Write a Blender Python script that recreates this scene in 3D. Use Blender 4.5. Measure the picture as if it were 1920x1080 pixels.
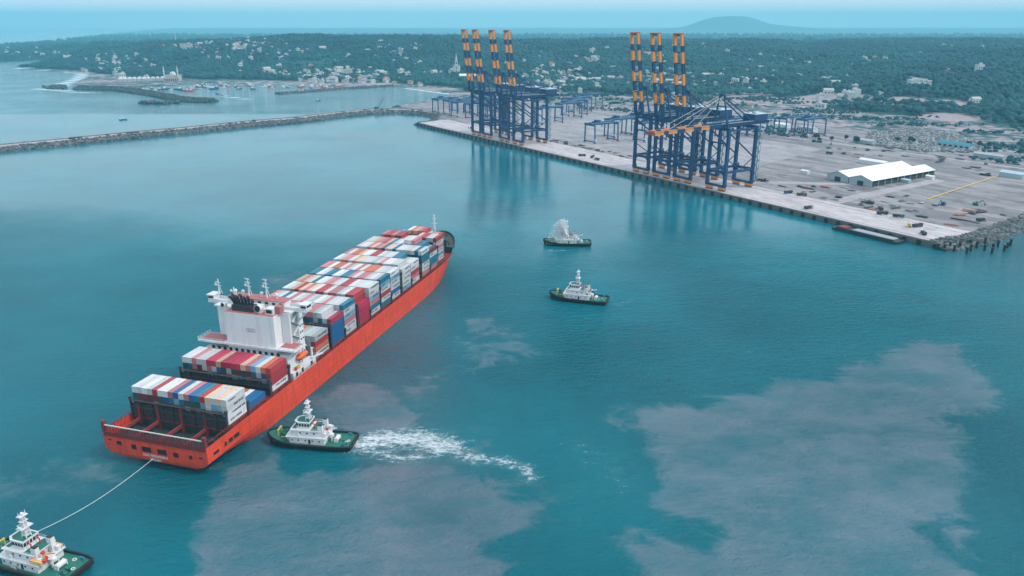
import bpy, math, random
import numpy as np
from mathutils import Matrix, Vector

scene = bpy.context.scene
for o in list(bpy.data.objects):
    bpy.data.objects.remove(o)
R = math.radians

# ---------------------------------------------------------------- camera
cam_data = bpy.data.cameras.new('camera')
cam = bpy.data.objects.new('camera', cam_data)
scene.collection.objects.link(cam)
cam.location = (0, 0, 167)
cam.rotation_euler = (R(90 - 19.0256), 0, 0)
cam_data.sensor_width = 36
cam_data.lens = 36 * 1450 / 1920
cam_data.clip_start = 1.0
cam_data.clip_end = 150000
scene.camera = cam

# ---------------------------------------------------------------- sky, sun, exposure
SUN_EL, SUN_AZ = 48, 105          # azimuth measured clockwise from +Y (the view direction)
world = bpy.data.worlds.new('World')
scene.world = world
world.use_nodes = True
wn, wl = world.node_tree.nodes, world.node_tree.links
wn.clear()
sky = wn.new('ShaderNodeTexSky')
sky.sky_type = 'NISHITA'
sky.sun_disc = False
sky.sun_elevation = R(SUN_EL)
sky.sun_rotation = R(SUN_AZ)
sky.altitude = 100
sky.air_density = 1.2
sky.dust_density = 3.0
sky.ozone_density = 2.0
mixn = wn.new('ShaderNodeMix'); mixn.data_type = 'RGBA'
mixn.inputs['Factor'].default_value = 0.8          # an even overcast layer over the clear sky
mixn.inputs['B'].default_value = (5.5, 6.6, 7.2, 1)
wl.new(sky.outputs[0], mixn.inputs['A'])
bg = wn.new('ShaderNodeBackground'); bg.inputs['Strength'].default_value = 0.125
wl.new(mixn.outputs['Result'], bg.inputs['Color'])
world.cycles.sampling_method = 'MANUAL'; world.cycles.sample_map_resolution = 256
wo = wn.new('ShaderNodeOutputWorld'); wl.new(bg.outputs[0], wo.inputs['Surface'])

sun_data = bpy.data.lights.new('sun', 'SUN')
sun_data.energy = 1.5
sun_data.angle = R(10)
sun_data.color = (1.0, 0.86, 0.78)
sun = bpy.data.objects.new('sun', sun_data)
scene.collection.objects.link(sun)
sd = Vector((math.sin(R(SUN_AZ)) * math.cos(R(SUN_EL)), math.cos(R(SUN_AZ)) * math.cos(R(SUN_EL)), math.sin(R(SUN_EL))))
sun.rotation_euler = sd.to_track_quat('Z', 'Y').to_euler()
sun.location = sd * 400

vs = scene.view_settings
vs.view_transform = 'Standard'
vs.look = 'None'
vs.exposure = 0.5
vs.gamma = 1.0
vs.use_curve_mapping = False
scene.render.engine = 'CYCLES'
scene.cycles.max_bounces = 5
scene.cycles.diffuse_bounces = 2
scene.cycles.glossy_bounces = 2
scene.cycles.volume_bounces = 1
scene.cycles.use_adaptive_sampling = True
scene.cycles.adaptive_threshold = 0.025
scene.cycles.transparent_max_bounces = 8

# ---------------------------------------------------------------- helpers
COL = scene.collection
rnd = random.Random(11)
rng = np.random.default_rng(5)


def tag(o, label=None, cat=None, group=None, kind=None):
    if label: o['label'] = label
    if cat: o['category'] = cat
    if group: o['group'] = group
    if kind: o['kind'] = kind
    return o


def empty(name, loc=(0, 0, 0), rz=0.0):
    o = bpy.data.objects.new(name, None)
    COL.objects.link(o)
    o.location = loc
    o.rotation_euler = (0, 0, rz)
    o.empty_display_size = 0.5
    return o


class MB:
    """collects boxes, bars, tubes and polygons into one mesh"""
    def __init__(self):
        self.v, self.f, self.m = [], [], []

    def add(self, verts, faces, mat=0):
        b = len(self.v)
        self.v.extend([tuple(p) for p in verts])
        for f in faces:
            self.f.append(tuple(b + i for i in f))
            self.m.append(mat)
        return self

    def box(self, cx, cy, cz, sx, sy, sz, rz=0.0, mat=0, top=1.0):
        hx, hy, hz = sx / 2, sy / 2, sz / 2
        c, s = math.cos(rz), math.sin(rz)
        vs_ = []
        for dz, k in ((-hz, 1.0), (hz, top)):
            for dx, dy in ((-hx, -hy), (hx, -hy), (hx, hy), (-hx, hy)):
                dx, dy = dx * k, dy * k
                vs_.append((cx + c * dx - s * dy, cy + s * dx + c * dy, cz + dz))
        return self.add(vs_, [(3, 2, 1, 0), (4, 5, 6, 7), (0, 1, 5, 4), (1, 2, 6, 5), (2, 3, 7, 6), (3, 0, 4, 7)], mat)

    def bar(self, p, q, w, h=None, mat=0, w2=None, h2=None):
        h = h or w
        w2 = w2 or w
        h2 = h2 or h
        p, q = Vector(p), Vector(q)
        d = (q - p).normalized()
        ref = Vector((0, 0, 1)) if abs(d.z) < 0.95 else Vector((0, 1, 0))
        a = d.cross(ref).normalized()
        b = a.cross(d).normalized()
        vs_ = []
        for pt, ww, hh in ((p, w, h), (q, w2, h2)):
            for sa, sb in ((-1, -1), (1, -1), (1, 1), (-1, 1)):
                vs_.append(pt + a * (sa * ww / 2) + b * (sb * hh / 2))
        return self.add(vs_, [(0, 1, 2, 3), (7, 6, 5, 4), (1, 0, 4, 5), (2, 1, 5, 6), (3, 2, 6, 7), (0, 3, 7, 4)], mat)

    def tube(self, p, q, r, r2=None, n=8, mat=0):
        r2 = r if r2 is None else r2
        p, q = Vector(p), Vector(q)
        d = (q - p).normalized()
        ref = Vector((0, 0, 1)) if abs(d.z) < 0.95 else Vector((0, 1, 0))
        a = d.cross(ref).normalized()
        b = a.cross(d).normalized()
        vs_ = []
        for pt, rr in ((p, r), (q, r2)):
            for k in range(n):
                t = 2 * math.pi * k / n
                vs_.append(pt + a * (rr * math.cos(t)) + b * (rr * math.sin(t)))
        fs = [tuple(range(n))[::-1][::-1], tuple(range(2 * n - 1, n - 1, -1))]
        for k in range(n):
            j = (k + 1) % n
            fs.append((j, k, n + k, n + j))
        return self.add(vs_, fs, mat)

    def path(self, pts, r, n=6, mat=0):
        for p, q in zip(pts[:-1], pts[1:]):
            self.tube(p, q, r, r, n, mat)
        return self

    def prism(self, pts, z0, z1, mat=0, top=None):
        n = len(pts)
        top = top or pts
        vs_ = [(x, y, z0) for x, y in pts] + [(x, y, z1) for x, y in top]
        fs = [tuple(range(n - 1, -1, -1)), tuple(range(n, 2 * n))]
        for k in range(n):
            j = (k + 1) % n
            fs.append((k, j, n + j, n + k))
        return self.add(vs_, fs, mat)

    def ball(self, cx, cy, cz, rx, ry, rz_, n=8, m=5, mat=0):
        vs_ = [(cx, cy, cz - rz_)]
        for i in range(1, m):
            t = math.pi * i / m
            for k in range(n):
                a = 2 * math.pi * k / n
                vs_.append((cx + rx * math.sin(t) * math.cos(a), cy + ry * math.sin(t) * math.sin(a), cz - rz_ * math.cos(t)))
        vs_.append((cx, cy, cz + rz_))
        fs = []
        for k in range(n):
            j = (k + 1) % n
            fs.append((0, 1 + j, 1 + k))
            for i in range(m - 2):
                b = 1 + i * n
                fs.append((b + k, b + j, b + n + j, b + n + k))
            b = 1 + (m - 2) * n
            fs.append((b + k, b + j, len(vs_) - 1))
        return self.add(vs_, fs, mat)

    def build(self, name, mats, parent=None, loc=None, smooth=False):
        me = bpy.data.meshes.new(name)
        me.from_pydata(self.v, [], self.f)
        mats = mats if isinstance(mats, (list, tuple)) else [mats]
        for m in mats:
            me.materials.append(m)
        if len(mats) > 1:
            me.polygons.foreach_set('material_index', self.m)
        if smooth:
            me.polygons.foreach_set('use_smooth', [True] * len(self.f))
        me.update()
        o = bpy.data.objects.new(name, me)
        COL.objects.link(o)
        if parent: o.parent = parent
        if loc: o.location = loc
        return o


def np_mesh(name, verts, faces, mats, mat_idx=None, smooth=False):
    """numpy arrays to a mesh; faces is an (n, 3) or (n, 4) index array"""
    me = bpy.data.meshes.new(name)
    k = faces.shape[1]
    me.vertices.add(len(verts)); me.vertices.foreach_set('co', np.ascontiguousarray(verts, dtype=np.float32).ravel())
    me.loops.add(faces.size); me.loops.foreach_set('vertex_index', np.ascontiguousarray(faces, dtype=np.int32).ravel())
    me.polygons.add(len(faces))
    me.polygons.foreach_set('loop_start', np.arange(0, faces.size, k, dtype=np.int32))
    me.polygons.foreach_set('loop_total', np.full(len(faces), k, dtype=np.int32))
    for m in mats: me.materials.append(m)
    if mat_idx is not None: me.polygons.foreach_set('material_index', np.asarray(mat_idx, dtype=np.int32))
    if smooth: me.polygons.foreach_set('use_smooth', np.ones(len(faces), dtype=bool))
    me.update(calc_edges=True)
    o = bpy.data.objects.new(name, me)
    COL.objects.link(o)
    return o


def copy_tree(o, parent=None):
    c = o.copy()
    COL.objects.link(c)
    c.parent = parent
    for ch in list(o.children):
        copy_tree(ch, c)
    return c


def vnoise(x, y, seed=0):
    x = np.asarray(x, dtype=float); y = np.asarray(y, dtype=float)
    xi, yi = np.floor(x).astype(np.int64), np.floor(y).astype(np.int64)
    xf, yf = x - xi, y - yi
    def h(i, j):
        n = (i * 374761393 + j * 668265263 + seed * 1442695041) & 0xffffffff
        n = ((n ^ (n >> 13)) * 1274126177) & 0xffffffff
        n = (n ^ (n >> 16)) & 0xffff
        return n / 65535.0
    sx, sy = xf * xf * (3 - 2 * xf), yf * yf * (3 - 2 * yf)
    a = h(xi, yi) * (1 - sx) + h(xi + 1, yi) * sx
    b = h(xi, yi + 1) * (1 - sx) + h(xi + 1, yi + 1) * sx
    return a * (1 - sy) + b * sy


def fbm(x, y, octs=4, seed=0):
    s, a, t = 0, 0.5, 0
    for k in range(octs):
        s = s + a * vnoise(x * 2 ** k, y * 2 ** k, seed + k * 17)
        t += a; a *= 0.5
    return s / t


def poly_sdf(px, py, poly):
    """signed distance, negative inside"""
    poly = np.asarray(poly, dtype=float)
    d2 = np.full(px.shape, 1e18)
    inside = np.zeros(px.shape, dtype=bool)
    n = len(poly)
    for i in range(n):
        a, b = poly[i], poly[(i + 1) % n]
        e = b - a
        wx, wy = px - a[0], py - a[1]
        t = np.clip((wx * e[0] + wy * e[1]) / (e @ e), 0, 1)
        d2 = np.minimum(d2, (wx - t * e[0]) ** 2 + (wy - t * e[1]) ** 2)
        if a[1] != b[1]:
            c = ((a[1] > py) != (b[1] > py)) & (px < (b[0] - a[0]) * (py - a[1]) / (b[1] - a[1]) + a[0])
            inside ^= c
    d = np.sqrt(d2)
    return np.where(inside, -d, d)


def line_dist(px, py, pts):
    pts = np.asarray(pts, dtype=float)
    d2 = np.full(px.shape, 1e18)
    for a, b in zip(pts[:-1], pts[1:]):
        e = b - a
        wx, wy = px - a[0], py - a[1]
        t = np.clip((wx * e[0] + wy * e[1]) / (e @ e), 0, 1)
        d2 = np.minimum(d2, (wx - t * e[0]) ** 2 + (wy - t * e[1]) ** 2)
    return np.sqrt(d2)


def sstep(a, b, x):
    t = np.clip((x - a) / (b - a), 0, 1)
    return t * t * (3 - 2 * t)


# ---------------------------------------------------------------- materials
def mat(name, col, rough=0.6, metal=0.0, vary=0.12, scale=0.6, dirt=None, dirt_amt=0.0, stretch=(1, 1, 1), bump=0.0, dscale=None, objvar=0.0):
    m = bpy.data.materials.new(name)
    m.use_nodes = True
    nt = m.node_tree
    b = nt.nodes['Principled BSDF']
    b.inputs['Roughness'].default_value = rough
    b.inputs['Metallic'].default_value = metal
    tc = nt.nodes.new('ShaderNodeTexCoord')
    no = nt.nodes.new('ShaderNodeTexNoise'); no.inputs['Scale'].default_value = scale; no.inputs['Detail'].default_value = 4
    nt.links.new(tc.outputs['Object'], no.inputs['Vector'])
    mx = nt.nodes.new('ShaderNodeMix'); mx.data_type = 'RGBA'
    mx.inputs['A'].default_value = tuple(c * (1 - vary) for c in col) + (1,)
    mx.inputs['B'].default_value = tuple(min(1, c * (1 + vary)) for c in col) + (1,)
    nt.links.new(no.outputs['Fac'], mx.inputs['Factor'])
    out = mx.outputs['Result']
    if dirt:
        mp = nt.nodes.new('ShaderNodeMapping'); mp.inputs['Scale'].default_value = stretch
        nt.links.new(tc.outputs['Object'], mp.inputs['Vector'])
        n2 = nt.nodes.new('ShaderNodeTexNoise'); n2.inputs['Scale'].default_value = dscale or scale * 1.7; n2.inputs['Detail'].default_value = 6
        nt.links.new(mp.outputs[0], n2.inputs['Vector'])
        rp = nt.nodes.new('ShaderNodeValToRGB')
        rp.color_ramp.elements[0].position = 0.5; rp.color_ramp.elements[0].color = (0, 0, 0, 1)
        rp.color_ramp.elements[1].position = 0.78; rp.color_ramp.elements[1].color = (dirt_amt,) * 3 + (1,)
        nt.links.new(n2.outputs['Fac'], rp.inputs['Fac'])
        m2 = nt.nodes.new('ShaderNodeMix'); m2.data_type = 'RGBA'
        nt.links.new(out, m2.inputs['A']); m2.inputs['B'].default_value = tuple(dirt) + (1,)
        nt.links.new(rp.outputs['Color'], m2.inputs['Factor'])
        out = m2.outputs['Result']
    if objvar:      # each box weathered a little differently
        oi = nt.nodes.new('ShaderNodeObjectInfo'); mr = nt.nodes.new('ShaderNodeMapRange')
        mr.inputs['To Min'].default_value = 1 - objvar; mr.inputs['To Max'].default_value = 1 + objvar * 0.4
        nt.links.new(oi.outputs['Random'], mr.inputs['Value'])
        hs = nt.nodes.new('ShaderNodeHueSaturation'); nt.links.new(out, hs.inputs['Color']); nt.links.new(mr.outputs[0], hs.inputs['Value'])
        out = hs.outputs['Color']
    nt.links.new(out, b.inputs['Base Color'])
    if bump:
        bp = nt.nodes.new('ShaderNodeBump'); bp.inputs['Strength'].default_value = bump; bp.inputs['Distance'].default_value = 0.3
        nt.links.new(no.outputs['Fac'], bp.inputs['Height']); nt.links.new(bp.outputs[0], b.inputs['Normal'])
    return m


M = {}
M['hull'] = mat('hull_orange_paint', (0.78, 0.070, 0.028), 0.5, 0, 0.16, 0.10, (0.34, 0.05, 0.03), 0.8, (1.0, 1.0, 0.10), dscale=0.7)
# faint plate seams on the hull
nt_ = M['hull'].node_tree; bs_ = nt_.nodes['Principled BSDF']; src_ = bs_.inputs['Base Color'].links[0].from_socket
tc_ = nt_.nodes.new('ShaderNodeTexCoord'); sx_ = nt_.nodes.new('ShaderNodeSeparateXYZ'); cx_ = nt_.nodes.new('ShaderNodeCombineXYZ'); ad_ = nt_.nodes.new('ShaderNodeMath'); ad_.operation = 'ADD'
nt_.links.new(tc_.outputs['Object'], sx_.inputs[0]); nt_.links.new(sx_.outputs['X'], ad_.inputs[0]); nt_.links.new(sx_.outputs['Y'], ad_.inputs[1])
nt_.links.new(ad_.outputs[0], cx_.inputs['X']); nt_.links.new(sx_.outputs['Z'], cx_.inputs['Y'])
br_ = nt_.nodes.new('ShaderNodeTexBrick'); br_.inputs['Scale'].default_value = 1.0; br_.inputs['Brick Width'].default_value = 9.0; br_.inputs['Row Height'].default_value = 2.6; br_.inputs['Mortar Size'].default_value = 0.10
br_.inputs['Color1'].default_value = (1, 1, 1, 1); br_.inputs['Color2'].default_value = (0.86, 0.86, 0.86, 1); br_.inputs['Mortar'].default_value = (0.62, 0.62, 0.62, 1)
nt_.links.new(cx_.outputs[0], br_.inputs['Vector'])
ml_ = nt_.nodes.new('ShaderNodeMix'); ml_.data_type = 'RGBA'; ml_.blend_type = 'MULTIPLY'; ml_.inputs['Factor'].default_value = 0.8
nt_.links.new(src_, ml_.inputs['A']); nt_.links.new(br_.outputs['Color'], ml_.inputs['B']); nt_.links.new(ml_.outputs['Result'], bs_.inputs['Base Color'])
M['boot'] = mat('hull_boot_topping', (0.12, 0.02, 0.02), 0.6)
M['deckred'] = mat('deck_red_paint', (0.26, 0.035, 0.035), 0.7, 0, 0.25, 0.7, (0.10, 0.03, 0.03), 0.6)
M['railred'] = mat('rail_dark_red_paint', (0.20, 0.03, 0.035), 0.6)
M['darkdeck'] = mat('dark_green_deck_paint', (0.025, 0.045, 0.04), 0.7, 0, 0.3, 0.8)
M['black'] = mat('black_rubber', (0.012, 0.014, 0.016), 0.75)
M['darksteel'] = mat('dark_steel', (0.03, 0.035, 0.04), 0.6, 0, 0.3, 0.5)
M['lash'] = mat('lashing_bridge_steel', (0.05, 0.05, 0.052), 0.65, 0, 0.3, 0.5, (0.12, 0.04, 0.03), 0.5)
M['white'] = mat('white_ship_paint', (0.74, 0.74, 0.76), 0.5, 0, 0.05, 0.2, (0.35, 0.30, 0.28), 0.35, (1.0, 1.0, 0.1), dscale=0.6)
M['whiteclean'] = mat('white_paint', (0.68, 0.69, 0.71), 0.5, 0, 0.05, 0.3)
M['pink'] = mat('pale_red_deck_paint', (0.42, 0.13, 0.13), 0.6, 0, 0.2, 0.6)
M['orange'] = mat('orange_lifeboat_shell', (0.75, 0.13, 0.03), 0.4)
M['grey'] = mat('grey_steel', (0.32, 0.34, 0.36), 0.6)
M['palerail'] = mat('pale_rail_paint', (0.55, 0.52, 0.48), 0.6)
M['glass'] = mat('dark_window_glass', (0.015, 0.03, 0.04), 0.12)
M['cblue'] = mat('crane_blue_paint', (0.004, 0.042, 0.135), 0.5, 0, 0.2, 0.15, (0.03, 0.09, 0.15), 0.4)
M['cblue2'] = mat('yard_crane_blue_paint', (0.006, 0.085, 0.21), 0.5, 0, 0.2, 0.15)
M['corange'] = mat('crane_orange_paint', (0.80, 0.26, 0.035), 0.5, 0, 0.12, 0.3)
M['credbrown'] = mat('boom_tip_red_paint', (0.36, 0.08, 0.06), 0.5)
M['roofpale'] = mat('machinery_roof_pale', (0.45, 0.55, 0.62), 0.6)
M['stair'] = mat('stair_teal_paint', (0.03, 0.22, 0.30), 0.6)
M['stay'] = mat('stay_bar_galvanised', (0.36, 0.38, 0.32), 0.5)
M['tuggreen'] = mat('tug_green_deck', (0.014, 0.15, 0.115), 0.6, 0, 0.2, 0.8, (0.02, 0.12, 0.08), 0.5)
M['tughull'] = mat('tug_black_hull', (0.010, 0.022, 0.024), 0.5, 0, 0.3, 0.5)
M['yellow'] = mat('yellow_paint', (0.62, 0.48, 0.10), 0.5)
M['tan'] = mat('orange_tan_boat', (0.75, 0.42, 0.14), 0.5)
M['red'] = mat('red_paint', (0.55, 0.04, 0.04), 0.5)
M['rope'] = mat('pale_tow_rope', (0.55, 0.62, 0.60), 0.8)
M['rock'] = mat('breakwater_rock', (0.15, 0.155, 0.165), 0.85, 0, 0.5, 0.15)
M['rockdark'] = mat('wet_dark_rock', (0.05, 0.07, 0.075), 0.7, 0, 0.5, 0.2)
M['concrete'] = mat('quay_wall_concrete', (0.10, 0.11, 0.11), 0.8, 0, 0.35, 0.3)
M['roadpale'] = mat('breakwater_road', (0.42, 0.39, 0.39), 0.9, 0, 0.2, 0.1)
M['roofwhite'] = mat('white_sheet_roof', (0.80, 0.77, 0.77), 0.55, 0, 0.06, 0.3)
M['wallgrey'] = mat('grey_sheet_wall', (0.34, 0.42, 0.45), 0.6)
M['hut'] = mat('site_hut_wall', (0.62, 0.64, 0.66), 0.7)
M['plaster'] = mat('white_plaster', (0.54, 0.55, 0.55), 0.8, 0, 0.1, 0.1)
M['plaster2'] = mat('cream_plaster', (0.44, 0.40, 0.37), 0.8, 0, 0.1, 0.1)
M['plaster3'] = mat('blue_grey_plaster', (0.32, 0.40, 0.45), 0.8, 0, 0.1, 0.1)
M['tile'] = mat('clay_tile_roof', (0.34, 0.16, 0.12), 0.8, 0, 0.2, 0.4)
M['tile2'] = mat('pale_concrete_roof', (0.42, 0.42, 0.42), 0.8, 0, 0.15, 0.4)
M['spray'] = mat('water_spray', (0.85, 0.88, 0.90), 0.9)
M['bark'] = mat('tree_bark', (0.08, 0.06, 0.045), 0.9)
M['leaf'] = mat('tree_foliage', (0.028, 0.105, 0.072), 0.8, 0, 0.5, 0.08)
M['leaf2'] = mat('far_forest_foliage', (0.022, 0.085, 0.072), 0.85, 0, 0.6, 0.02)
M['letter'] = mat('dark_lettering', (0.05, 0.07, 0.10), 0.7)
CC = {'white': (0.64, 0.65, 0.67), 'pale grey': (0.46, 0.51, 0.53), 'red': (0.45, 0.045, 0.05), 'crimson': (0.46, 0.03, 0.075),
      'dusty pink': (0.55, 0.20, 0.22), 'orange': (0.66, 0.17, 0.07), 'peach': (0.68, 0.45, 0.32), 'blue': (0.02, 0.13, 0.32),
      'teal blue': (0.02, 0.17, 0.26), 'light blue': (0.22, 0.42, 0.56), 'dark green': (0.03, 0.10, 0.09), 'maroon': (0.16, 0.03, 0.04)}
CM = {k: mat('container_' + k.replace(' ', '_'), c, 0.5, 0, 0.10, 0.35, tuple(x * 0.45 for x in c), 0.6, objvar=0.28) for k, c in CC.items()}

# ---------------------------------------------------------------- the lie of the land
QA = R(-56.94)                                   # the quay line runs from Q0 in this direction
QD = (math.cos(QA), math.sin(QA)); QN = (-QD[1], QD[0])
Q0 = (-162.2, 1335.0); QLEN = 899.0; QZ = 4.5


def Qw(a, b, z=QZ):
    """a metres along the quay, b metres inland"""
    return (Q0[0] + QD[0] * a + QN[0] * b, Q0[1] + QD[1] * a + QN[1] * b, z)


COAST = [(-2061, 3168), (-1890, 3093), (-1777, 3021), (-1509, 2765), (-1387, 2652), (-1235, 2239), (-1160, 2110), (-1028, 2065),
         (-960, 2130), (-927, 2200), (-853, 2278), (-734, 2260), (-600, 2230), (-480, 2190), (-339, 2182), (-283, 2110),
         (-149, 1935), (-150, 1840), (-181, 1798), (-226, 1679), (-262, 1600), (-215, 1535), (-135, 1445), (-150, 1340)]
COAST += [Qw(0, 4)[:2], Qw(QLEN - 4, 4)[:2], (368, 606), (416, 643), (452, 671), (520, 720), (700, 850), (1200, 1000), (3000, 1500),
          (9000, 6000), (60000, 52000), (-20000, 52000), (-15763, 41626), (-8328, 19295), (-5982, 12258), (-4044, 7072), (-3600, 5500), (-2900, 3900)]
FOREST = [(-2040, 3200), (-1509, 2830), (-1340, 2640), (-1150, 2480), (-900, 2400), (-600, 2330), (-330, 2260), (-150, 2110), (-98, 1960),
          (52, 2010), (172, 1930), (283, 1850), (450, 1850), (600, 1860), (640, 1620), (690, 1500), (760, 1400), (830, 1310), (930, 1230), (1500, 1300), (4000, 1900),
          (12000, 7000), (60000, 52000), (-19900, 52000), (-15600, 41626), (-8200, 19295), (-5900, 12258), (-3980, 7072), (-3540, 5500), (-2850, 3900)]


def hland(x, y):
    x = np.asarray(x, dtype=float); y = np.asarray(y, dtype=float)
    dc = -poly_sdf(x, y, COAST)
    di = -poly_sdf(x, y, FOREST)
    base = np.where(dc > 0, 2.6 * sstep(0, 45, dc), -4 * sstep(0, 60, -dc))
    n1 = fbm(x / 700, y / 700, 4, 3)
    n2 = fbm(x / 230, y / 230, 3, 9)
    hill = sstep(0, 1150, di) * (26 + 44 * n1) + 22 * (n2 - 0.4) * sstep(0, 250, di)
    ridge = 40 * np.exp(-((y - 3500 - 0.12 * x) / 520) ** 2) * sstep(0, 500, di) * (1 - 0.55 * sstep(-400, 900, x)) + 10 * np.exp(-((y - 3500 - 0.12 * x) / 480) ** 2) * (1 - sstep(-900, -300, x)) * sstep(0, 400, di)
    notch = -46 * np.exp(-((x + 2080) / 150) ** 2 - ((y - 3600) / 700) ** 2)
    rr = 40 * np.exp(-((x - 2050) / 800) ** 2 - ((y - 2500) / 700) ** 2)
    spur = 24 * np.exp(-((x - 830) / 210) ** 2 - ((y - 1790) / 200) ** 2) * sstep(0, 120, di)
    far = 1 - 0.85 * sstep(4300, 6000, y)
    mount = 118 * np.exp(-((x - 3680) / 520) ** 4 - ((y - 14000) / 900) ** 2) + 130 * np.exp(-((x - 3950) / 1150) ** 2 - ((y - 14000) / 1200) ** 2)
    return base + (hill + ridge + notch + rr) * far + spur + mount


def grid_mesh(name, xs, ys, zf, mats):
    X, Y = np.meshgrid(xs, ys)
    Z = zf(X, Y)
    nx, ny = len(xs), len(ys)
    i = np.arange(nx * ny).reshape(ny, nx)
    f = np.stack([i[:-1, :-1], i[:-1, 1:], i[1:, 1:], i[1:, :-1]], -1).reshape(-1, 4)
    return np_mesh(name, np.stack([X, Y, Z], -1).reshape(-1, 3), f, mats, smooth=True)


def land_material():
    m = bpy.data.materials.new('land_soil_and_scrub'); m.use_nodes = True
    nt = m.node_tree; b = nt.nodes['Principled BSDF']; b.inputs['Roughness'].default_value = 0.95
    g = nt.nodes.new('ShaderNodeNewGeometry')
    at = nt.nodes.new('ShaderNodeAttribute'); at.attribute_name = 'bare'
    n1 = nt.nodes.new('ShaderNodeTexNoise'); n1.inputs['Scale'].default_value = 0.012; n1.inputs['Detail'].default_value = 9
    n2 = nt.nodes.new('ShaderNodeTexNoise'); n2.inputs['Scale'].default_value = 0.05; n2.inputs['Detail'].default_value = 6
    for n in (n1, n2): nt.links.new(g.outputs['Position'], n.inputs['Vector'])
    gr = nt.nodes.new('ShaderNodeMix'); gr.data_type = 'RGBA'
    gr.inputs['A'].default_value = (0.004, 0.048, 0.060, 1); gr.inputs['B'].default_value = (0.014, 0.085, 0.092, 1)
    nt.links.new(n1.outputs['Fac'], gr.inputs['Factor'])
    so = nt.nodes.new('ShaderNodeMix'); so.data_type = 'RGBA'
    so.inputs['A'].default_value = (0.22, 0.19, 0.21, 1); so.inputs['B'].default_value = (0.44, 0.35, 0.36, 1)
    nt.links.new(n2.outputs['Fac'], so.inputs['Factor'])
    ad = nt.nodes.new('ShaderNodeMath'); ad.operation = 'MULTIPLY_ADD'
    nt.links.new(n2.outputs['Fac'], ad.inputs[0]); ad.inputs[1].default_value = 0.9; nt.links.new(at.outputs['Fac'], ad.inputs[2])
    rp = nt.nodes.new('ShaderNodeMapRange'); rp.interpolation_type = 'SMOOTHSTEP'
    rp.inputs['From Min'].default_value = 0.78; rp.inputs['From Max'].default_value = 1.02
    nt.links.new(ad.outputs[0], rp.inputs['Value'])
    mx = nt.nodes.new('ShaderNodeMix'); mx.data_type = 'RGBA'
    nt.links.new(rp.outputs[0], mx.inputs['Factor']); nt.links.new(gr.outputs['Result'], mx.inputs['A']); nt.links.new(so.outputs['Result'], mx.inputs['B'])
    fa = nt.nodes.new('ShaderNodeAttribute'); fa.attribute_name = 'field'  # mask of the distance haze painted as paler colour on the far land
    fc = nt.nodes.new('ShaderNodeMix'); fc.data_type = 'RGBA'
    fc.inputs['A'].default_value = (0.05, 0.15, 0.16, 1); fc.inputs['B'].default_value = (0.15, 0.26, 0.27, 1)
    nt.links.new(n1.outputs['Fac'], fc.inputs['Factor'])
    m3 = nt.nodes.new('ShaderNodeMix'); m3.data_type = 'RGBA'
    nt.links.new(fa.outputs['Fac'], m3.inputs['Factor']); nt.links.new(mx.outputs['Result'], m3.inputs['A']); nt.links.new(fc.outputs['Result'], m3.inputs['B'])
    nt.links.new(m3.outputs['Result'], b.inputs['Base Color'])
    return m


xs = np.concatenate([np.linspace(-16000, -6000, 30)[:-1], np.linspace(-6000, -3200, 40)[:-1], np.arange(-3200, 3400, 24), np.linspace(3400, 9000, 60), np.linspace(9000, 16000, 20)[1:]])
ys = np.concatenate([np.arange(560, 4600, 24), np.linspace(4600, 9000, 90)[1:], np.geomspace(9000, 21000, 60)[1:]])
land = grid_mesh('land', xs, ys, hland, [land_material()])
tag(land, kind='structure')
co = np.empty(len(land.data.vertices) * 3, dtype=np.float32); land.data.vertices.foreach_get('co', co); co = co.reshape(-1, 3)
# bare soil: everything between the shore and the forest edge, and the cuttings on the spur behind the yard
di_ = -poly_sdf(co[:, 0], co[:, 1], FOREST)
bare = (0.36 + 0.5 * (fbm(co[:, 0] / 120, co[:, 1] / 60, 4, 71) - 0.3)) * (1 - sstep(-30, 50, di_))
for (bx, by, br) in [(640, 1720, 90), (800, 1600, 60), (880, 1560, 55), (720, 1660, 50), (790, 1420, 70), (560, 1900, 80), (400, 1880, 70), (-1230, 2680, 40)]:
    bare = np.maximum(bare, 0.8 * (1 - sstep(0.5, 1.2, np.hypot(co[:, 0] - bx, (co[:, 1] - by)) / br)))
# haze fade put into the colour: far plain and mount turn paler
haze_fade = sstep(6800, 10500, co[:, 1] + 1500 * (fbm(co[:, 0] / 1500, co[:, 1] / 900, 3, 14) - 0.5))
at = land.data.attributes.new('field', 'FLOAT', 'POINT'); at.data.foreach_set('value', haze_fade.astype(np.float32))
at = land.data.attributes.new('bare', 'FLOAT', 'POINT'); at.data.foreach_set('value', bare.astype(np.float32))

# ---------------------------------------------------------------- water with its sediment plumes and foam
def px(*pts):
    return list(pts)

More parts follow.
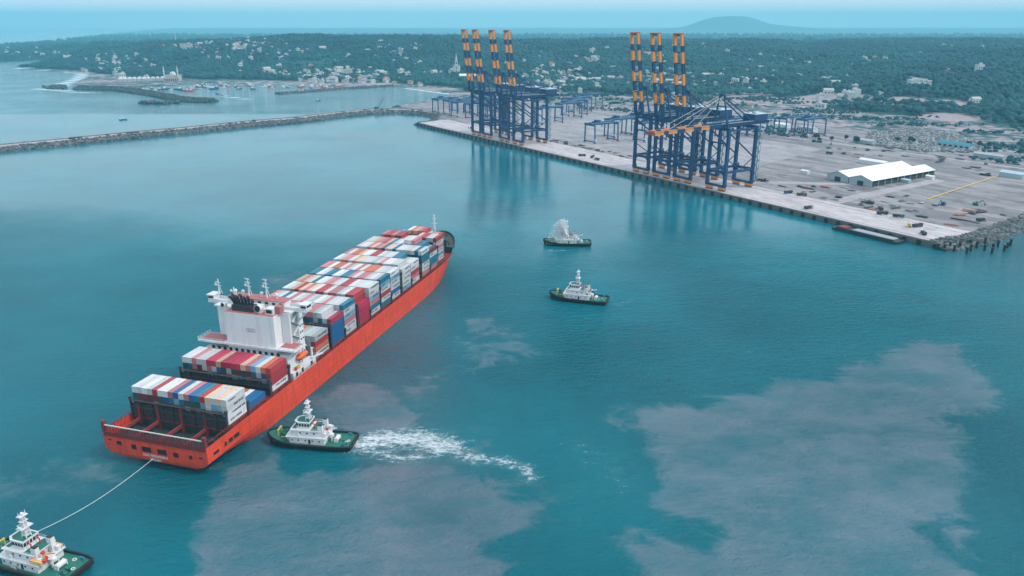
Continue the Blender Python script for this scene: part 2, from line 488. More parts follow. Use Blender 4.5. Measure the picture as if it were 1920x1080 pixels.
PLUMES = [  # outlines on the water in metres, with a softness
    ([(-108, 263), (-107, 247), (-107, 233), (-106, 225), (-99, 213), (-93, 202), (-86, 191), (9, 191), (7, 207), (-2, 213), (-4, 225), (11, 235), (13, 247), (-4, 259), (-23, 268), (-43, 270), (-67, 265), (-82, 256), (-90, 257), (-98, 269)], 6),
    ([(-95, 329), (-83, 342), (-67, 340), (-52, 327), (-45, 304), (-53, 291), (-65, 291), (-82, 304)], 5),
    ([(50, 319), (86, 321), (122, 335), (150, 342), (177, 366), (218, 394), (245, 390), (236, 350), (214, 313), (189, 309), (185, 290), (183, 261), (173, 234), (160, 231), (142, 229), (147, 213), (144, 191), (37, 191), (42, 208), (41, 223), (55, 221), (74, 213), (75, 228), (56, 239), (54, 269), (54, 294)], 10),
    ([(-200, 256), (-179, 261), (-165, 271), (-156, 259), (-167, 247), (-189, 239)], 13),
    ([(-28, 426), (-10, 440), (-11, 422), (-24, 410)], 8),
    ([(-51, 332), (-35, 353), (-31, 338), (-41, 314)], 12),
    ([(-173, 495), (-152, 525), (-135, 519), (-148, 484)], 20),
    ([(-61, 277), (-13, 281), (11, 265), (12, 237), (-12, 240), (-41, 257)], 26),
    ([(-29, 394), (0, 410), (14, 387), (-16, 359)], 22)]
FOAM = [  # polyline, half width, strength
    ([(-63, 285), (-54, 288), (-41, 289), (-28, 283)], 11.0, 0.95),
    ([(-28, 283), (-19, 274), (-6, 272), (5, 266), (7, 260)], 5, 0.8),
    ([(-59, 279), (-47, 273), (-38, 274)], 5, 0.75),
    ([(-39, 291), (-25, 285), (-17, 276)], 6, 0.6),
    ([(28, 283), (35, 277), (40, 265), (41, 252)], 9, 0.36),
    ([(30, 269), (41, 273), (45, 261)], 8, 0.3),
    ([(27, 574), (33, 572), (40, 574)], 3.4, 0.6),
    ([(43, 573), (56, 578), (63, 591)], 2, 0.5),
    ([(58, 454), (66, 452), (78, 463)], 3, 0.4),
    ([(-56, 476), (-52, 490), (-48, 507)], 2, 0.55),
    ([(-132, 204), (-129, 203)], 2.5, 0.4),
    ([(-101, 282), (-88, 280), (-70, 279)], 1.2, 0.4),
    ([(-1450, 2700), (-1400, 2600), (-1320, 2420), (-1270, 2260), (-1215, 2140)], 30, 1.05), ([(-1560, 2800), (-1450, 2690)], 26, 1.0), ([(-1900, 3080), (-1780, 3000), (-1600, 2850)], 20, 1.3),
    ([(-1240, 2080), (-1120, 2010)], 22, 1.1), ([(-1100, 1980), (-1030, 1960)], 18, 1.0), ([(-690, 1890), (-640, 1830), (-600, 1800)], 10, 1.2), ([(-900, 1500), (-760, 1490)], 10, 0.3),
    ([(-800, 1450), (-700, 1440)], 8, 0.28), ([(-4070, 7050), (-4500, 8200), (-5200, 10000), (-5980, 12250)], 110, 0.9), ([(-280, 2100), (-200, 1995), (-152, 1930)], 12, 1.2)]


def water_material():
    m = bpy.data.materials.new('sea_water'); m.use_nodes = True
    nt = m.node_tree; b = nt.nodes['Principled BSDF']; L = nt.links.new
    g = nt.nodes.new('ShaderNodeNewGeometry')
    def noise(scale, detail=4, stretch=(1, 1, 1), rot=0.0, rough=0.55, dist=0.0):
        mp = nt.nodes.new('ShaderNodeMapping'); mp.inputs['Scale'].default_value = stretch; mp.inputs['Rotation'].default_value = (0, 0, rot)
        L(g.outputs['Position'], mp.inputs['Vector'])
        n = nt.nodes.new('ShaderNodeTexNoise'); n.inputs['Scale'].default_value = scale; n.inputs['Detail'].default_value = detail; n.inputs['Roughness'].default_value = rough
        L(mp.outputs[0], n.inputs['Vector']); n.inputs['Distortion'].default_value = dist
        return n.outputs['Fac']
    def math_(op, a, c, d=None):
        n = nt.nodes.new('ShaderNodeMath'); n.operation = op
        for i, v in enumerate((a, c, d)):
            if v is None: continue
            if isinstance(v, (int, float)): n.inputs[i].default_value = v
            else: L(v, n.inputs[i])
        return n.outputs[0]
    def rng_(v, a, c, lo=0.0, hi=1.0):
        n = nt.nodes.new('ShaderNodeMapRange'); n.interpolation_type = 'SMOOTHSTEP'
        n.inputs['From Min'].default_value = a; n.inputs['From Max'].default_value = c; n.inputs['To Min'].default_value = lo; n.inputs['To Max'].default_value = hi
        L(v, n.inputs['Value']); return n.outputs[0]
    def mixc(f, a, c):
        n = nt.nodes.new('ShaderNodeMix'); n.data_type = 'RGBA'
        for k, v in (('Factor', f), ('A', a), ('B', c)):
            if isinstance(v, tuple): n.inputs[k].default_value = v + (1,)
            elif isinstance(v, (int, float)): n.inputs[k].default_value = v
            else: L(v, n.inputs[k])
        return n.outputs['Result']
    sed = nt.nodes.new('ShaderNodeAttribute'); sed.attribute_name = 'sediment'
    foa = nt.nodes.new('ShaderNodeAttribute'); foa.attribute_name = 'foam'
    big = noise(0.006, 5)
    base = mixc(rng_(big, 0.3, 0.7), (0.0002, 0.104, 0.146), (0.0006, 0.164, 0.218))
    fine = noise(0.05, 6, (1, 1, 1), 0.4, 0.66, 1.2)
    streak = noise(0.03, 5, (1, 1.6, 1), R(-32), 0.66, 1.6)
    s = math_('ADD', sed.outputs['Fac'], math_('MULTIPLY', math_('SUBTRACT', fine, 0.5), 1.5))
    s = math_('ADD', s, math_('MULTIPLY', math_('SUBTRACT', streak, 0.5), 1.0))
    mott = rng_(noise(0.022, 5, (1, 1.8, 1), R(-30), 0.6), 0.32, 0.6, 0.45, 1.0)
    sf = math_('MULTIPLY', rng_(s, 0.22, 0.72, 0, 0.86), mott)
    sedc = mixc(rng_(streak, 0.3, 0.7), (0.098, 0.182, 0.234), (0.152, 0.212, 0.262))
    c1 = mixc(sf, base, sedc)
    halo = rng_(s, 0.05, 0.45, 0, 0.22)
    c1 = mixc(math_('MULTIPLY', halo, math_('SUBTRACT', 1.0, sf)), c1, (0.01, 0.16, 0.17))
    fo = noise(0.5, 6, (1, 1.6, 1), R(12), 0.78)
    fo2 = noise(0.16, 5, (1, 2.2, 1), R(8), 0.6)
    ft = math_('ADD', math_('MULTIPLY', fo, 1.1), math_('MULTIPLY', fo2, 0.6))
    ft = math_('ADD', math_('MULTIPLY', foa.outputs['Fac'], 0.5), ft)
    churn = rng_(foa.outputs['Fac'], 0.0, 0.9, 0, 0.55)
    c1 = mixc(math_('MULTIPLY', churn, rng_(fo2, 0.3, 0.65)), c1, (0.05, 0.235, 0.26))
    ff = math_('MULTIPLY', rng_(ft, 1.11, 1.46), rng_(foa.outputs['Fac'], 0.02, 0.2))
    L(mixc(ff, c1, (0.72, 0.75, 0.80)), b.inputs['Base Color'])
    b.inputs['IOR'].default_value = 1.333
    b.inputs['Specular IOR Level'].default_value = 0.36
    L(math_('ADD', 0.06, math_('MULTIPLY', ff, 0.6)), b.inputs['Roughness'])
    # ripples: wind chop of a few metres with finer detail on it
    w1 = noise(0.16, 4, (1, 2.0, 1), R(-22), 0.6)
    w2 = noise(0.48, 4, (1, 1.7, 1), R(14), 0.7)
    w3 = noise(0.028, 3, (1, 1.6, 1), R(-40), 0.5)
    chop = nt.nodes.new('ShaderNodeAttribute'); chop.attribute_name = 'chop'
    patch = rng_(noise(0.0075, 3), 0.35, 0.65, 0.5, 1.0)
    hgt = math_('ADD', math_('ADD', math_('MULTIPLY', w1, 2.3), math_('MULTIPLY', w2, 1.3)), math_('MULTIPLY', w3, 2.2))
    hgt = math_('MULTIPLY', math_('MULTIPLY', hgt, chop.outputs['Fac']), patch)
    bp = nt.nodes.new('ShaderNodeBump'); bp.inputs['Strength'].default_value = 0.8; bp.inputs['Distance'].default_value = 1.0
    L(hgt, bp.inputs['Height']); L(bp.outputs[0], b.inputs['Normal'])
    return m


xs = np.concatenate([np.linspace(-16000, -3000, 40)[:-1], np.linspace(-3000, -420, 70)[:-1], np.arange(-420, 420, 2.6), np.linspace(420, 3000, 40), np.linspace(3000, 16000, 20)[1:]])
ys = np.concatenate([np.linspace(-2000, 150, 12)[:-1], np.arange(150, 640, 2.6), np.linspace(640, 2800, 120), np.geomspace(2800, 21000, 50)[1:]])
water = grid_mesh('water', xs, ys, lambda X, Y: X * 0.0, [water_material()])
tag(water, kind='structure')
X, Y = np.meshgrid(xs, ys); X = X.ravel(); Y = Y.ravel()
near = (np.abs(X) < 450) & (Y < 700) & (Y > 100)
sed = np.zeros(len(X)); Xn, Yn = X[near], Y[near]
wx = Xn + 30 * (fbm(Xn / 34, Yn / 34, 5, 21) - 0.5); wy = Yn + 30 * (fbm(Xn / 34, Yn / 34, 5, 55) - 0.5)
sn = np.zeros(len(Xn))
for poly, soft in PLUMES:
    peak = 1.0 if soft < 12 else 0.62
    sn = np.maximum(sn, peak * np.clip(0.5 - poly_sdf(wx, wy, poly) / (2 * soft), 0, 1))
sed[near] = sn
foam = np.zeros(len(X))
for line, hw, st in FOAM:
    foam = np.maximum(foam, st * np.clip(1.15 - line_dist(X, Y, line) / (hw * 1.4), 0, 1))
# wind-ruffled water in the open basin, smoother in the lee of the quay and breakwater
chop_ = 0.08 + 1.8 * (1 - sstep(330, 640, Y + 40 * (fbm(X / 90, Y / 90, 3, 44) - 0.5) - 0.25 * np.abs(X - 60)))
chop_ = np.where(Y > 1500, 0.3, chop_)
for nm, v in (('sediment', sed), ('foam', foam), ('chop', chop_)):
    a = water.data.attributes.new(nm, 'FLOAT', 'POINT'); a.data.foreach_set('value', v.astype(np.float32))

# ---------------------------------------------------------------- container ship (x forward from the transom, y to port, z up from the water)
SHIP_O, SHIP_A = (-139.8, 265.5), R(73.5)
ship = empty('container_ship', (SHIP_O[0], SHIP_O[1], 0), SHIP_A)
tag(ship, 'long orange-red container ship with white bridge tower, stern to the viewer', 'ship')


def ship_world(x, y, z):
    c, s = math.cos(SHIP_A), math.sin(SHIP_A)
    return (SHIP_O[0] + c * x - s * y, SHIP_O[1] + s * x + c * y, z)


def stem_x(z): return 299 + 0.8 * max(z, 0)
def aft_x(z): return 0.0 if z >= 3 else (3 - z) * 1.6


def half_beam(x, z):
    xs_ = stem_x(z)
    k = min(1, max(0, z / 20))
    x0, p = 218 + 26 * k, 1.75 + 0.75 * k
    b = 24.2
    if x > x0:
        b *= max(0.0, 1 - ((x - x0) / (xs_ - x0)) ** p) ** (0.62 + 0.1 * k)
    if z < 6:
        t = max(0, (45 - x) / 45) * (6 - z) / 6
        b *= 1 - 0.62 * t ** 1.6
    return max(b, 0.12)


def hull_top(x): return 13.0 + 4.8 * float(sstep(275, 287, x))


def build_hull():
    S = [0, .02, .045, .08, .12, .18, .25, .35, .45, .55, .65, .72, .78, .82, .86, .89, .92, .945, .965, .98, .99, .996, 1.0]
    LV = [-4, 0.0, 1.2, 2.6, 4.2, 6, 8, 10, 11.6]
    V, F, MI = [], [], []
    rows = LV + ['top']
    for side in (-1, 1):
        base = len(V)
        for lv in rows:
            for s in S:
                if lv == 'top':
                    xg = s * stem_x(13)
                    z = hull_top(xg); xe = stem_x(z)
                    x = s * xe
                else:
                    z = lv; xe = stem_x(z); x = aft_x(z) + s * (xe - aft_x(z))
                V.append((x, side * half_beam(min(x, xe), z), z))
        n = len(S)
        for i in range(len(rows) - 1):
            for j in range(n - 1):
                a = base + i * n + j
                q = (a, a + 1, a + n + 1, a + n)
                F.append(q if side < 0 else q[::-1]); MI.append(1 if (i == 0) else (2 if (i == len(rows) - 2 and S[j] > 0.915) else 0))
    n = len(S); nr = len(rows); tot = n * nr
    for i in range(nr - 1):      # transom
        F.append((i * n, (i + 1) * n, tot + (i + 1) * n, tot + i * n)); MI.append(0)
    mb = MB(); mb.v = V; mb.f = F; mb.m = MI
    return mb.build('hull', [M['hull'], M['boot'], M['deckred']], ship)


hull = build_hull()


def deck_outline(x0, x1, z, inset, n=24):
    xs_ = [x0 + (x1 - x0) * i / n for i in range(n + 1)]
    st = [(x, -max(0.05, half_beam(x, z) - inset)) for x in xs_]
    return st + [(x, -y) for x, y in reversed(st)]


mb = MB(); mb.prism(deck_outline(16, 276, 11.5, 0.3), 11.2, 12.0); mb.build('main_deck', M['deckred'], ship)
mb = MB(); mb.prism(deck_outline(276, 313.5, 17, 0.5), 15.6, 16.4); mb.box(276.4, 0, 14.2, 0.6, 38, 4.2); mb.build('forecastle_deck', M['darkdeck'], ship)
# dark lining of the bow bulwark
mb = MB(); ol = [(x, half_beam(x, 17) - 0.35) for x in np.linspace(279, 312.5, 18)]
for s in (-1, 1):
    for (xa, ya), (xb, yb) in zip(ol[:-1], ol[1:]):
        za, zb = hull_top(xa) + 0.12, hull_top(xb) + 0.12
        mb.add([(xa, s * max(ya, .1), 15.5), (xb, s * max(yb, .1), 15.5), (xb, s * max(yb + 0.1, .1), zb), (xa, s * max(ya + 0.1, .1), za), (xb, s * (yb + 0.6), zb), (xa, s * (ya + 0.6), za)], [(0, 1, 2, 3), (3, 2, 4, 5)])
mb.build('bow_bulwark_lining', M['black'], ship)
# maroon screen plating with ribs across the upper transom
mb = MB(); mb.box(-0.07, 0, 12.1, 0.1, 47.6, 1.9)
for y in np.linspace(-23.4, 23.4, 37): mb.box(-0.16, y, 12.1, 0.12, 0.22, 1.9)
mb.build('stern_screen', M['railred'], ship)
mb = MB(); mb.prism(deck_outline(0.6, 16, 8, 0.5, 4), 7.4, 8.0); mb.box(16.3, 0, 10, 0.5, 46.5, 4.6); mb.build('mooring_deck', M['darkdeck'], ship)
# stern frame: posts, rails and a pale top rail over the transom, big pillars and fore-and-aft beams
mb = MB()
for y in np.linspace(-23.2, 23.2, 35):
    mb.bar((0.25, y, 12.9), (0.25, y, 15.6), 0.28, 0.28)
for z in (13.6, 14.5): mb.box(0.25, 0, z, 0.22, 46.6, 0.22)
for s in (-1, 1):
    for x in np.linspace(1.5, 16, 8): mb.bar((x, s * 23.6, 12.9), (x, s * 23.6, 14.4), 0.22, 0.22)
    mb.box(8.5, s * 23.6, 14.4, 16, 0.22, 0.2)
    mb.box(0.4, s * 23.5, 15.2, 1.3, 1.2, 4.6)
mb.build('stern_frame', M['railred'], ship)
mb = MB(); mb.box(0.25, 0, 15.75, 0.5, 46.4, 0.35); mb.build('stern_top_rail', M['palerail'], ship)
for y in (-12.6, -1.2, 10.2, 19.5):
    mb = MB(); mb.box(15.5, y, 13.4, 0.9, 1.1, 11.0 if abs(y) < 15 else 9); mb.build('pillar', M['deckred'], ship)
    mb = MB(); mb.box(8.2, y, 11.4, 14.4, 0.7, 1.3); mb.build('deck_beam', M['deckred'], ship)
for x, y in [(5, -17), (5, -6), (5, 5), (5, 16), (11, -18), (11, 14)]:
    mb = MB(); mb.tube((x, y - 1.6, 9.2), (x, y + 1.6, 9.2), 0.9, n=10); mb.box(x, y - 1.9, 8.8, 1.8, 0.3, 1.9); mb.box(x, y + 1.9, 8.8, 1.8, 0.3, 1.9); mb.box(x, y, 8.2, 2.4, 4.4, 0.3)
    mb.build('mooring_winch', M['darksteel'], ship)

# openings in the transom and quarter: a frame standing proud of the plating round a dark recess
def opening(cx, cy, cz, w, h, face):
    mb = MB()
    if face == 'aft':
        mb.box(-0.03, cy, cz, 0.10, w, h)
        o = mb.build('mooring_opening', M['black'], ship)
        f = MB()
        for dy in (-1, 1): f.box(-0.08, cy + dy * (w / 2 + 0.1), cz, 0.22, 0.2, h + 0.4)
        for dz in (-1, 1): f.box(-0.08, cy, cz + dz * (h / 2 + 0.1), 0.22, w, 0.2)
    else:
        yy = -half_beam(cx, cz)
        mb.box(cx, yy - 0.03, cz, w, 0.10, h)
        o = mb.build('mooring_opening', M['black'], ship)
        f = MB()
        for dx in (-1, 1): f.box(cx + dx * (w / 2 + 0.1), yy - 0.08, cz, 0.2, 0.22, h + 0.4)
        for dz in (-1, 1): f.box(cx, yy - 0.08, cz + dz * (h / 2 + 0.1), w, 0.22, 0.2)
    f.build('opening_frame', M['hull'], o)


for cy, cz, w, h in [(21.2, 9.6, 1.6, 0.8), (16.8, 8.8, 2.4, 1.8), (9.8, 8.2, 2.4, 2.2), (3.9, 8.0, 4.4, 2.4), (-3.4, 8.0, 4.4, 2.4), (-9.8, 7.8, 2.6, 2.2), (-16.6, 8.0, 1.6, 1.7), (-21.2, 8.4, 1.6, 0.8)]:
    opening(0, cy, cz, w, h, 'aft')
for cx, cz, w, h in [(5.2, 8.6, 3.4, 1.4), (11.2, 8.9, 1.5, 2.0), (14.4, 8.9, 2.6, 2.0), (18.2, 8.9, 3.6, 2.0)]:
    opening(cx, 0, cz, w, h, 'side')


def text_mesh(name, body, size, parent, loc, rot, m, depth=0.03, bold=0.02):
    cu = bpy.data.curves.new(name, 'FONT'); cu.body = body; cu.size = size; cu.align_x = 'CENTER'; cu.extrude = depth; cu.offset = bold
    cu.resolution_u = 2
    t = bpy.data.objects.new(name, cu); COL.objects.link(t)
    bpy.context.view_layer.update()
    me = bpy.data.meshes.new_from_object(t.evaluated_get(bpy.context.evaluated_depsgraph_get()))
    bpy.data.objects.remove(t)
    me.materials.clear(); me.materials.append(m)
    o = bpy.data.objects.new(name, me); COL.objects.link(o)
    o.parent = parent; o.location = loc; o.rotation_euler = rot
    return o


text_mesh('name_word', 'SAN', 1.55, ship, (-0.05, 4.6, 5.0), (R(90), 0, R(-90)), M['whiteclean'])
text_mesh('name_word', 'FERNANDO', 1.55, ship, (-0.05, -1.6, 5.0), (R(90), 0, R(-90)), M['whiteclean'])
text_mesh('home_port', 'MAJURO', 1.35, ship, (-0.05, 0.2, 3.4), (R(90), 0, R(-90)), M['whiteclean'])

# bays: aft edge, tiers by row. Row 0 is the starboard row, row 17 the port row
NR, PITCH, CL, CW, CH, Z0 = 18, 2.52, 12.19, 2.44, 2.75, 14.0
BAYS = {
    'A': dict(x=16.6, tiers=[4] * 18, name='aftmost stack'),
    'A2': dict(x=30.2, tiers=[1] * 9 + [0] * 9, name='low stack between aft stacks'),
    'B': dict(x=47.6, tiers=[4] * 18, name='stack just behind bridge'),
    'F0': dict(x=85.0, tiers=[4] * 5 + [4] * 13, name='low stack just ahead of bridge'),
    'F1': dict(x=101.0, tiers=[5, 5] + [6] * 16, name='second stack ahead of bridge'),
    'F2': dict(x=114.0, tiers=[6] * 18, name='third stack ahead of bridge'),
    'F3': dict(x=129.8, tiers=[4, 6, 6] + [6] * 15, name='fourth stack ahead of bridge'),
    'F4': dict(x=142.7, tiers=[6] * 18, name='fifth stack ahead of bridge'),
    'F5': dict(x=157.0, tiers=[6] * 18, name='sixth stack ahead of bridge'),
    'F6': dict(x=169.9, tiers=[6] * 18, name='seventh stack ahead of bridge'),
    'F7': dict(x=186.0, tiers=[5, 6, 6] + [6] * 15, name='eighth stack ahead of bridge'),
    'F8': dict(x=198.9, tiers=[5, 5, 5] + [6] * 15, name='ninth stack ahead of bridge'),
    'F9': dict(x=216.0, tiers=[6] * 18, name='tenth stack ahead of bridge'),
    'F10': dict(x=228.9, tiers=[5, 5, 6, 6, 7, 7, 7] + [6] * 11, name='eleventh stack ahead of bridge'),
    'F11': dict(x=247.0, tiers=[0, 6, 6, 6, 6, 6, 6, 5, 5, 5, 5, 6, 6, 6, 6, 6, 6, 0], name='twelfth stack ahead of bridge'),
    'F12': dict(x=262.0, tiers=[0, 0, 0, 5, 5, 5, 5, 6, 6, 6, 6, 6, 5, 5, 5, 0, 0, 0], name='foremost stack'),
}
KEY = {'W': 'white', 'G': 'pale grey', 'R': 'red', 'C': 'crimson', 'P': 'dusty pink', 'O': 'orange', 'H': 'peach', 'B': 'blue', 'T': 'teal blue', 'L': 'light blue', 'D': 'dark green', 'M': 'maroon'}
TOPS = {  # colours of the uppermost boxes, from port to starboard
    'A': 'WWWWRWWPBWPBTRHWHW', 'A2': 'WWOWWBBOWWBOWWOWBB', 'B': 'WWPWWCCHCCCCHPLWOR', 'F0': 'WPWWRWWGWPWRWOGGGG',
    'F1': 'PTPWTWPPWWGGPPGWGC', 'F2': 'PWWTWPWWPWGWWPWWGT', 'F3': 'WWHRHPHWRRWPPGWRRR', 'F4': 'HPHWTWWPPWWRRWWWWW',
    'F5': 'TTWWTTWWTTPWPPWWWT', 'F6': 'PPWOOWPWWPWOOOWWGW', 'F7': 'WWPPWHHWWWGWPWWWWW', 'F8': 'PWOOHWWRRWWWWTTWWW',
    'F9': 'WWWPHPPTHWTWWWWWTG', 'F10': 'WWHPPRHTWWWWWPTTLM', 'F11': 'WPRRPRRWOOHHRRWWRR', 'F12': 'WWWLTWWOHPRWPPRRWW'}


def container_mesh():
    mb = MB()
    hx, hy, hz, e, dpt = CL / 2, CW / 2, CH / 2 - 0.02, 0.11, 0.05
    # box faces with a recessed panel in each: frame rails and posts stay proud
    def face(o, u, v, w):
        o, u, v, w = Vector(o), Vector(u), Vector(v), Vector(w)
        lu, lv = u.length, v.length
        ui, vi = u * (e / lu), v * (e / lv)
        a = [o, o + u, o + u + v, o + v]
        b = [o + ui + vi, o + u - ui + vi, o + u - ui + v - vi, o + ui + v - vi]
        c = [p - w * dpt for p in b]
        mb.add(a + b + c, [(0, 1, 5, 4), (1, 2, 6, 5), (2, 3, 7, 6), (3, 0, 4, 7), (4, 5, 9, 8), (5, 6, 10, 9), (6, 7, 11, 10), (7, 4, 8, 11), (8, 9, 10, 11)])
    face((-hx, -hy, hz), (2 * hx, 0, 0), (0, 2 * hy, 0), (0, 0, 1))
    face((-hx, -hy, -hz), (2 * hx, 0, 0), (0, 0, 2 * hz), (0, -1, 0))
    face((hx, hy, -hz), (-2 * hx, 0, 0), (0, 0, 2 * hz), (0, 1, 0))
    face((-hx, hy, -hz), (0, -2 * hy, 0), (0, 0, 2 * hz), (-1, 0, 0))
    face((hx, -hy, -hz), (0, 2 * hy, 0), (0, 0, 2 * hz), (1, 0, 0))
    mb.add([(-hx, -hy, -hz), (-hx, hy, -hz), (hx, hy, -hz), (hx, -hy, -hz)], [(0, 1, 2, 3)])
    # door bars on the aft end
    for y in (-0.7, -0.3, 0.3, 0.7):
        mb.add([(-hx + 0.02, y - 0.04, -hz + 0.1), (-hx + 0.02, y + 0.04, -hz + 0.1), (-hx + 0.02, y + 0.04, hz - 0.1), (-hx + 0.02, y - 0.04, hz - 0.1)], [(0, 3, 2, 1)])
    return mb


def row_y(r): return (r - 8.5) * PITCH


tmp = container_mesh().build('shipping_container', CM['white'])
CMESH = tmp.data
bpy.data.objects.remove(tmp)
ORD = ['first', 'second', 'third', 'fourth', 'fifth', 'sixth', 'seventh', 'eighth', 'ninth', 'tenth', 'eleventh', 'twelfth', 'thirteenth', 'fourteenth', 'fifteenth', 'sixteenth', 'seventeenth', 'eighteenth']
FILL = ['W', 'G', 'P', 'R', 'T', 'B', 'D', 'D', 'D', 'M', 'M', 'L', 'T', 'M', 'B', 'T', 'D', 'G']
crnd = random.Random(4)


def lettering_mesh(seed=3):
    mb = MB(); r_ = random.Random(seed)
    x = -4.6 + (seed % 3) * 1.6; xe = x + (9.0, 6.2, 4.0, 7.6)[seed % 4]
    while x < min(xe, 5.0):
        w = r_.uniform(0.32, 0.62)
        mb.box(x + w / 2, -CW / 2 - 0.012, 0.25, w, 0.02, r_.choice((0.75, 0.9, 0.9, 0.6)))
        x += w + r_.choice((0.14, 0.14, 0.18, 0.5))
    return mb


LMESHES = []
single, rest = [], []
for k, b in BAYS.items():
    for r in range(NR):
        T = b['tiers'][r]
        for t in range(T):
            key = TOPS[k][17 - r] if t == T - 1 else crnd.choice(FILL)
            if k == 'A' and r == 0: key = 'W'
            if k == 'A' and t == 2 and r in (1, 2, 3, 4): key = 'L' if r != 3 else 'W'
            if k == 'B' and r == 0: key = 'W' if t == 0 else 'R'
            if k == 'F3' and r == 0: key = 'C'
            if k == 'F3' and r == 1: key = 'R'
            if r <= 1 and k[0] == 'F' and k not in ('F3',) and t < T - 1: key = crnd.choice(['W', 'W', 'W', 'T', 'L', 'G', 'B', 'P', 'R'])
            if k == 'F1' and r <= 1 and t < 4: key = 'B'
            if k == 'F0' and r == 0: key = ['W', 'O', 'R', 'G'][t]
            item = (k, r, t, T, key)
            own = (t == T - 1) or (k == 'A' and t == T - 2) or (k in 'AB' and r == 0)
            if k == 'F0' and r > 4: own = False
            (single if own else rest).append(item)

for i, (k, r, t, T, key) in enumerate(single):
    b = BAYS[k]
    o = bpy.data.objects.new('shipping_container', CMESH); COL.objects.link(o)
    o.material_slots[0].link = 'OBJECT'; o.material_slots[0].material = CM[KEY[key]]
    dx = crnd.uniform(-0.06, 0.06)
    o.location = ship_world(b['x'] + CL / 2 + dx, row_y(r), Z0 + t * CH + CH / 2)
    o.rotation_euler = (0, 0, SHIP_A)
    fromport = 17 - r
    occ = [q for q in range(17, -1, -1) if b['tiers'][q] > 0]
    nth = occ.index(r)
    tier = 'top tier' if t == T - 1 else ('second tier down' if t == T - 2 else ('lowest tier' if t == 0 else 'second tier up'))
    pos = 'starboard row' if nth == len(occ) - 1 else ORD[nth] + ' from port'
    tag(o, f'{KEY[key]} container, {pos}, {tier}, {b["name"]}', 'container', 'containers stacked on the ship')
    if r == 0 and key in 'WGL' or (k == 'F2' and r == 0):
        if len(LMESHES) < 5:
            l_ = lettering_mesh(3 + len(LMESHES)).build('lettering', M['letter'], o); LMESHES.append(l_.data); l_['kind'] = 'stuff'
        else:
            l_ = bpy.data.objects.new('lettering', crnd.choice(LMESHES)); COL.objects.link(l_); l_.parent = o; l_['kind'] = 'stuff'

# the several hundred boxes below the top tiers, one mesh
tv = np.array([v.co[:] for v in CMESH.vertices])
polys = [list(p.vertices) for p in CMESH.polygons]
mb = MB(); keys = list(KEY)
lx = [(v[0], v[1], v[2]) for v in ((0, 0, 0),)]
lmbs = [lettering_mesh(q) for q in range(3, 9)]
for (k, r, t, T, key) in rest:
    off = np.array([BAYS[k]['x'] + CL / 2 + crnd.uniform(-0.06, 0.06), row_y(r), Z0 + t * CH + CH / 2])
    mb.add(tv + off, polys, keys.index(key))
    if r == min(q for q in range(18) if BAYS[k]['tiers'][q] > 0) and key in 'WGLH':
        lmb = crnd.choice(lmbs); mb.add(np.array(lmb.v) + off, lmb.f, len(keys))
low = mb.build('shipping_container_rest', [CM[KEY[q]] for q in keys] + [M['letter']])
low.location = (SHIP_O[0], SHIP_O[1], 0); low.rotation_euler = (0, 0, SHIP_A)
tag(low, 'many coloured containers stowed below the top tiers on the ship', 'containers', kind='stuff')

# hatch covers under each bay, coaming and pedestals along the sides
for k, b in BAYS.items():
    used = [r for r in range(18) if b['tiers'][r] > 0] if k != 'A2' else list(range(18))
    w0, w1 = row_y(used[0]) - 1.2, row_y(used[-1]) + 1.2
    mb = MB(); mb.box(b['x'] + CL / 2, (w0 + w1) / 2, 13.45, CL + 0.2, w1 - w0, 1.0); mb.build('hatch_cover', M['deckred'], ship)
mb = MB()
for s in (-1, 1): mb.box(146, s * 20.6, 12.5, 258, 0.4, 1.0)
mb.build('hatch_coaming', M['deckred'], ship)
for i in range(44):
    x = 18 + i * 5.9
    if 62 < x < 84 or half_beam(x, 12) < 23.2: continue
    for s in (-1, 1):
        mb = MB(); mb.box(x, s * 22.3, 12.7, 0.7, 0.9, 1.6, top=0.8); mb.bar((x, s * 23.7, 12), (x, s * 22.6, 13.6), 0.22, 0.22)
        mb.build('container_pedestal', M['deckred'], ship)
for s in (-1, 1):
    mb = MB()
    xs_ = [x for x in np.arange(17, 274, 3.0)]
    for x in xs_:
        y = s * (half_beam(x, 13) - 0.25); mb.bar((x, y, 12.9), (x, y, 14.1), 0.1, 0.1)
    for z in (13.5, 14.1):
        for x0, x1 in zip(xs_[:-1], xs_[1:]):
            mb.bar((x0, s * (half_beam(x0, 13) - 0.25), z), (x1, s * (half_beam(x1, 13) - 0.25), z), 0.08, 0.08)
    mb.build('side_railing', M['railred'], ship)


def lashing_bridge(x, ztop, y0=-23, y1=23, m='lash'):
    mb = MB()
    n = 10
    for i in range(n):
        y = y0 + (y1 - y0) * i / (n - 1)
        mb.box(x, y, (12 + ztop) / 2, 0.9, 0.35, ztop - 12)
    z = 16.7
    while z <= ztop + 0.01:
        mb.box(x, (y0 + y1) / 2, z, 1.2, y1 - y0, 0.18)
        mb.box(x - 0.5, (y0 + y1) / 2, z + 1.05, 0.07, y1 - y0, 0.07); mb.box(x + 0.5, (y0 + y1) / 2, z + 1.05, 0.07, y1 - y0, 0.07)
        z += 2.75
    for y in (y0, y1):
        mb.box(x, y, ztop + 0.6, 1.1, 0.9, 1.6)
    mb.build('lashing_bridge', M[m], ship)


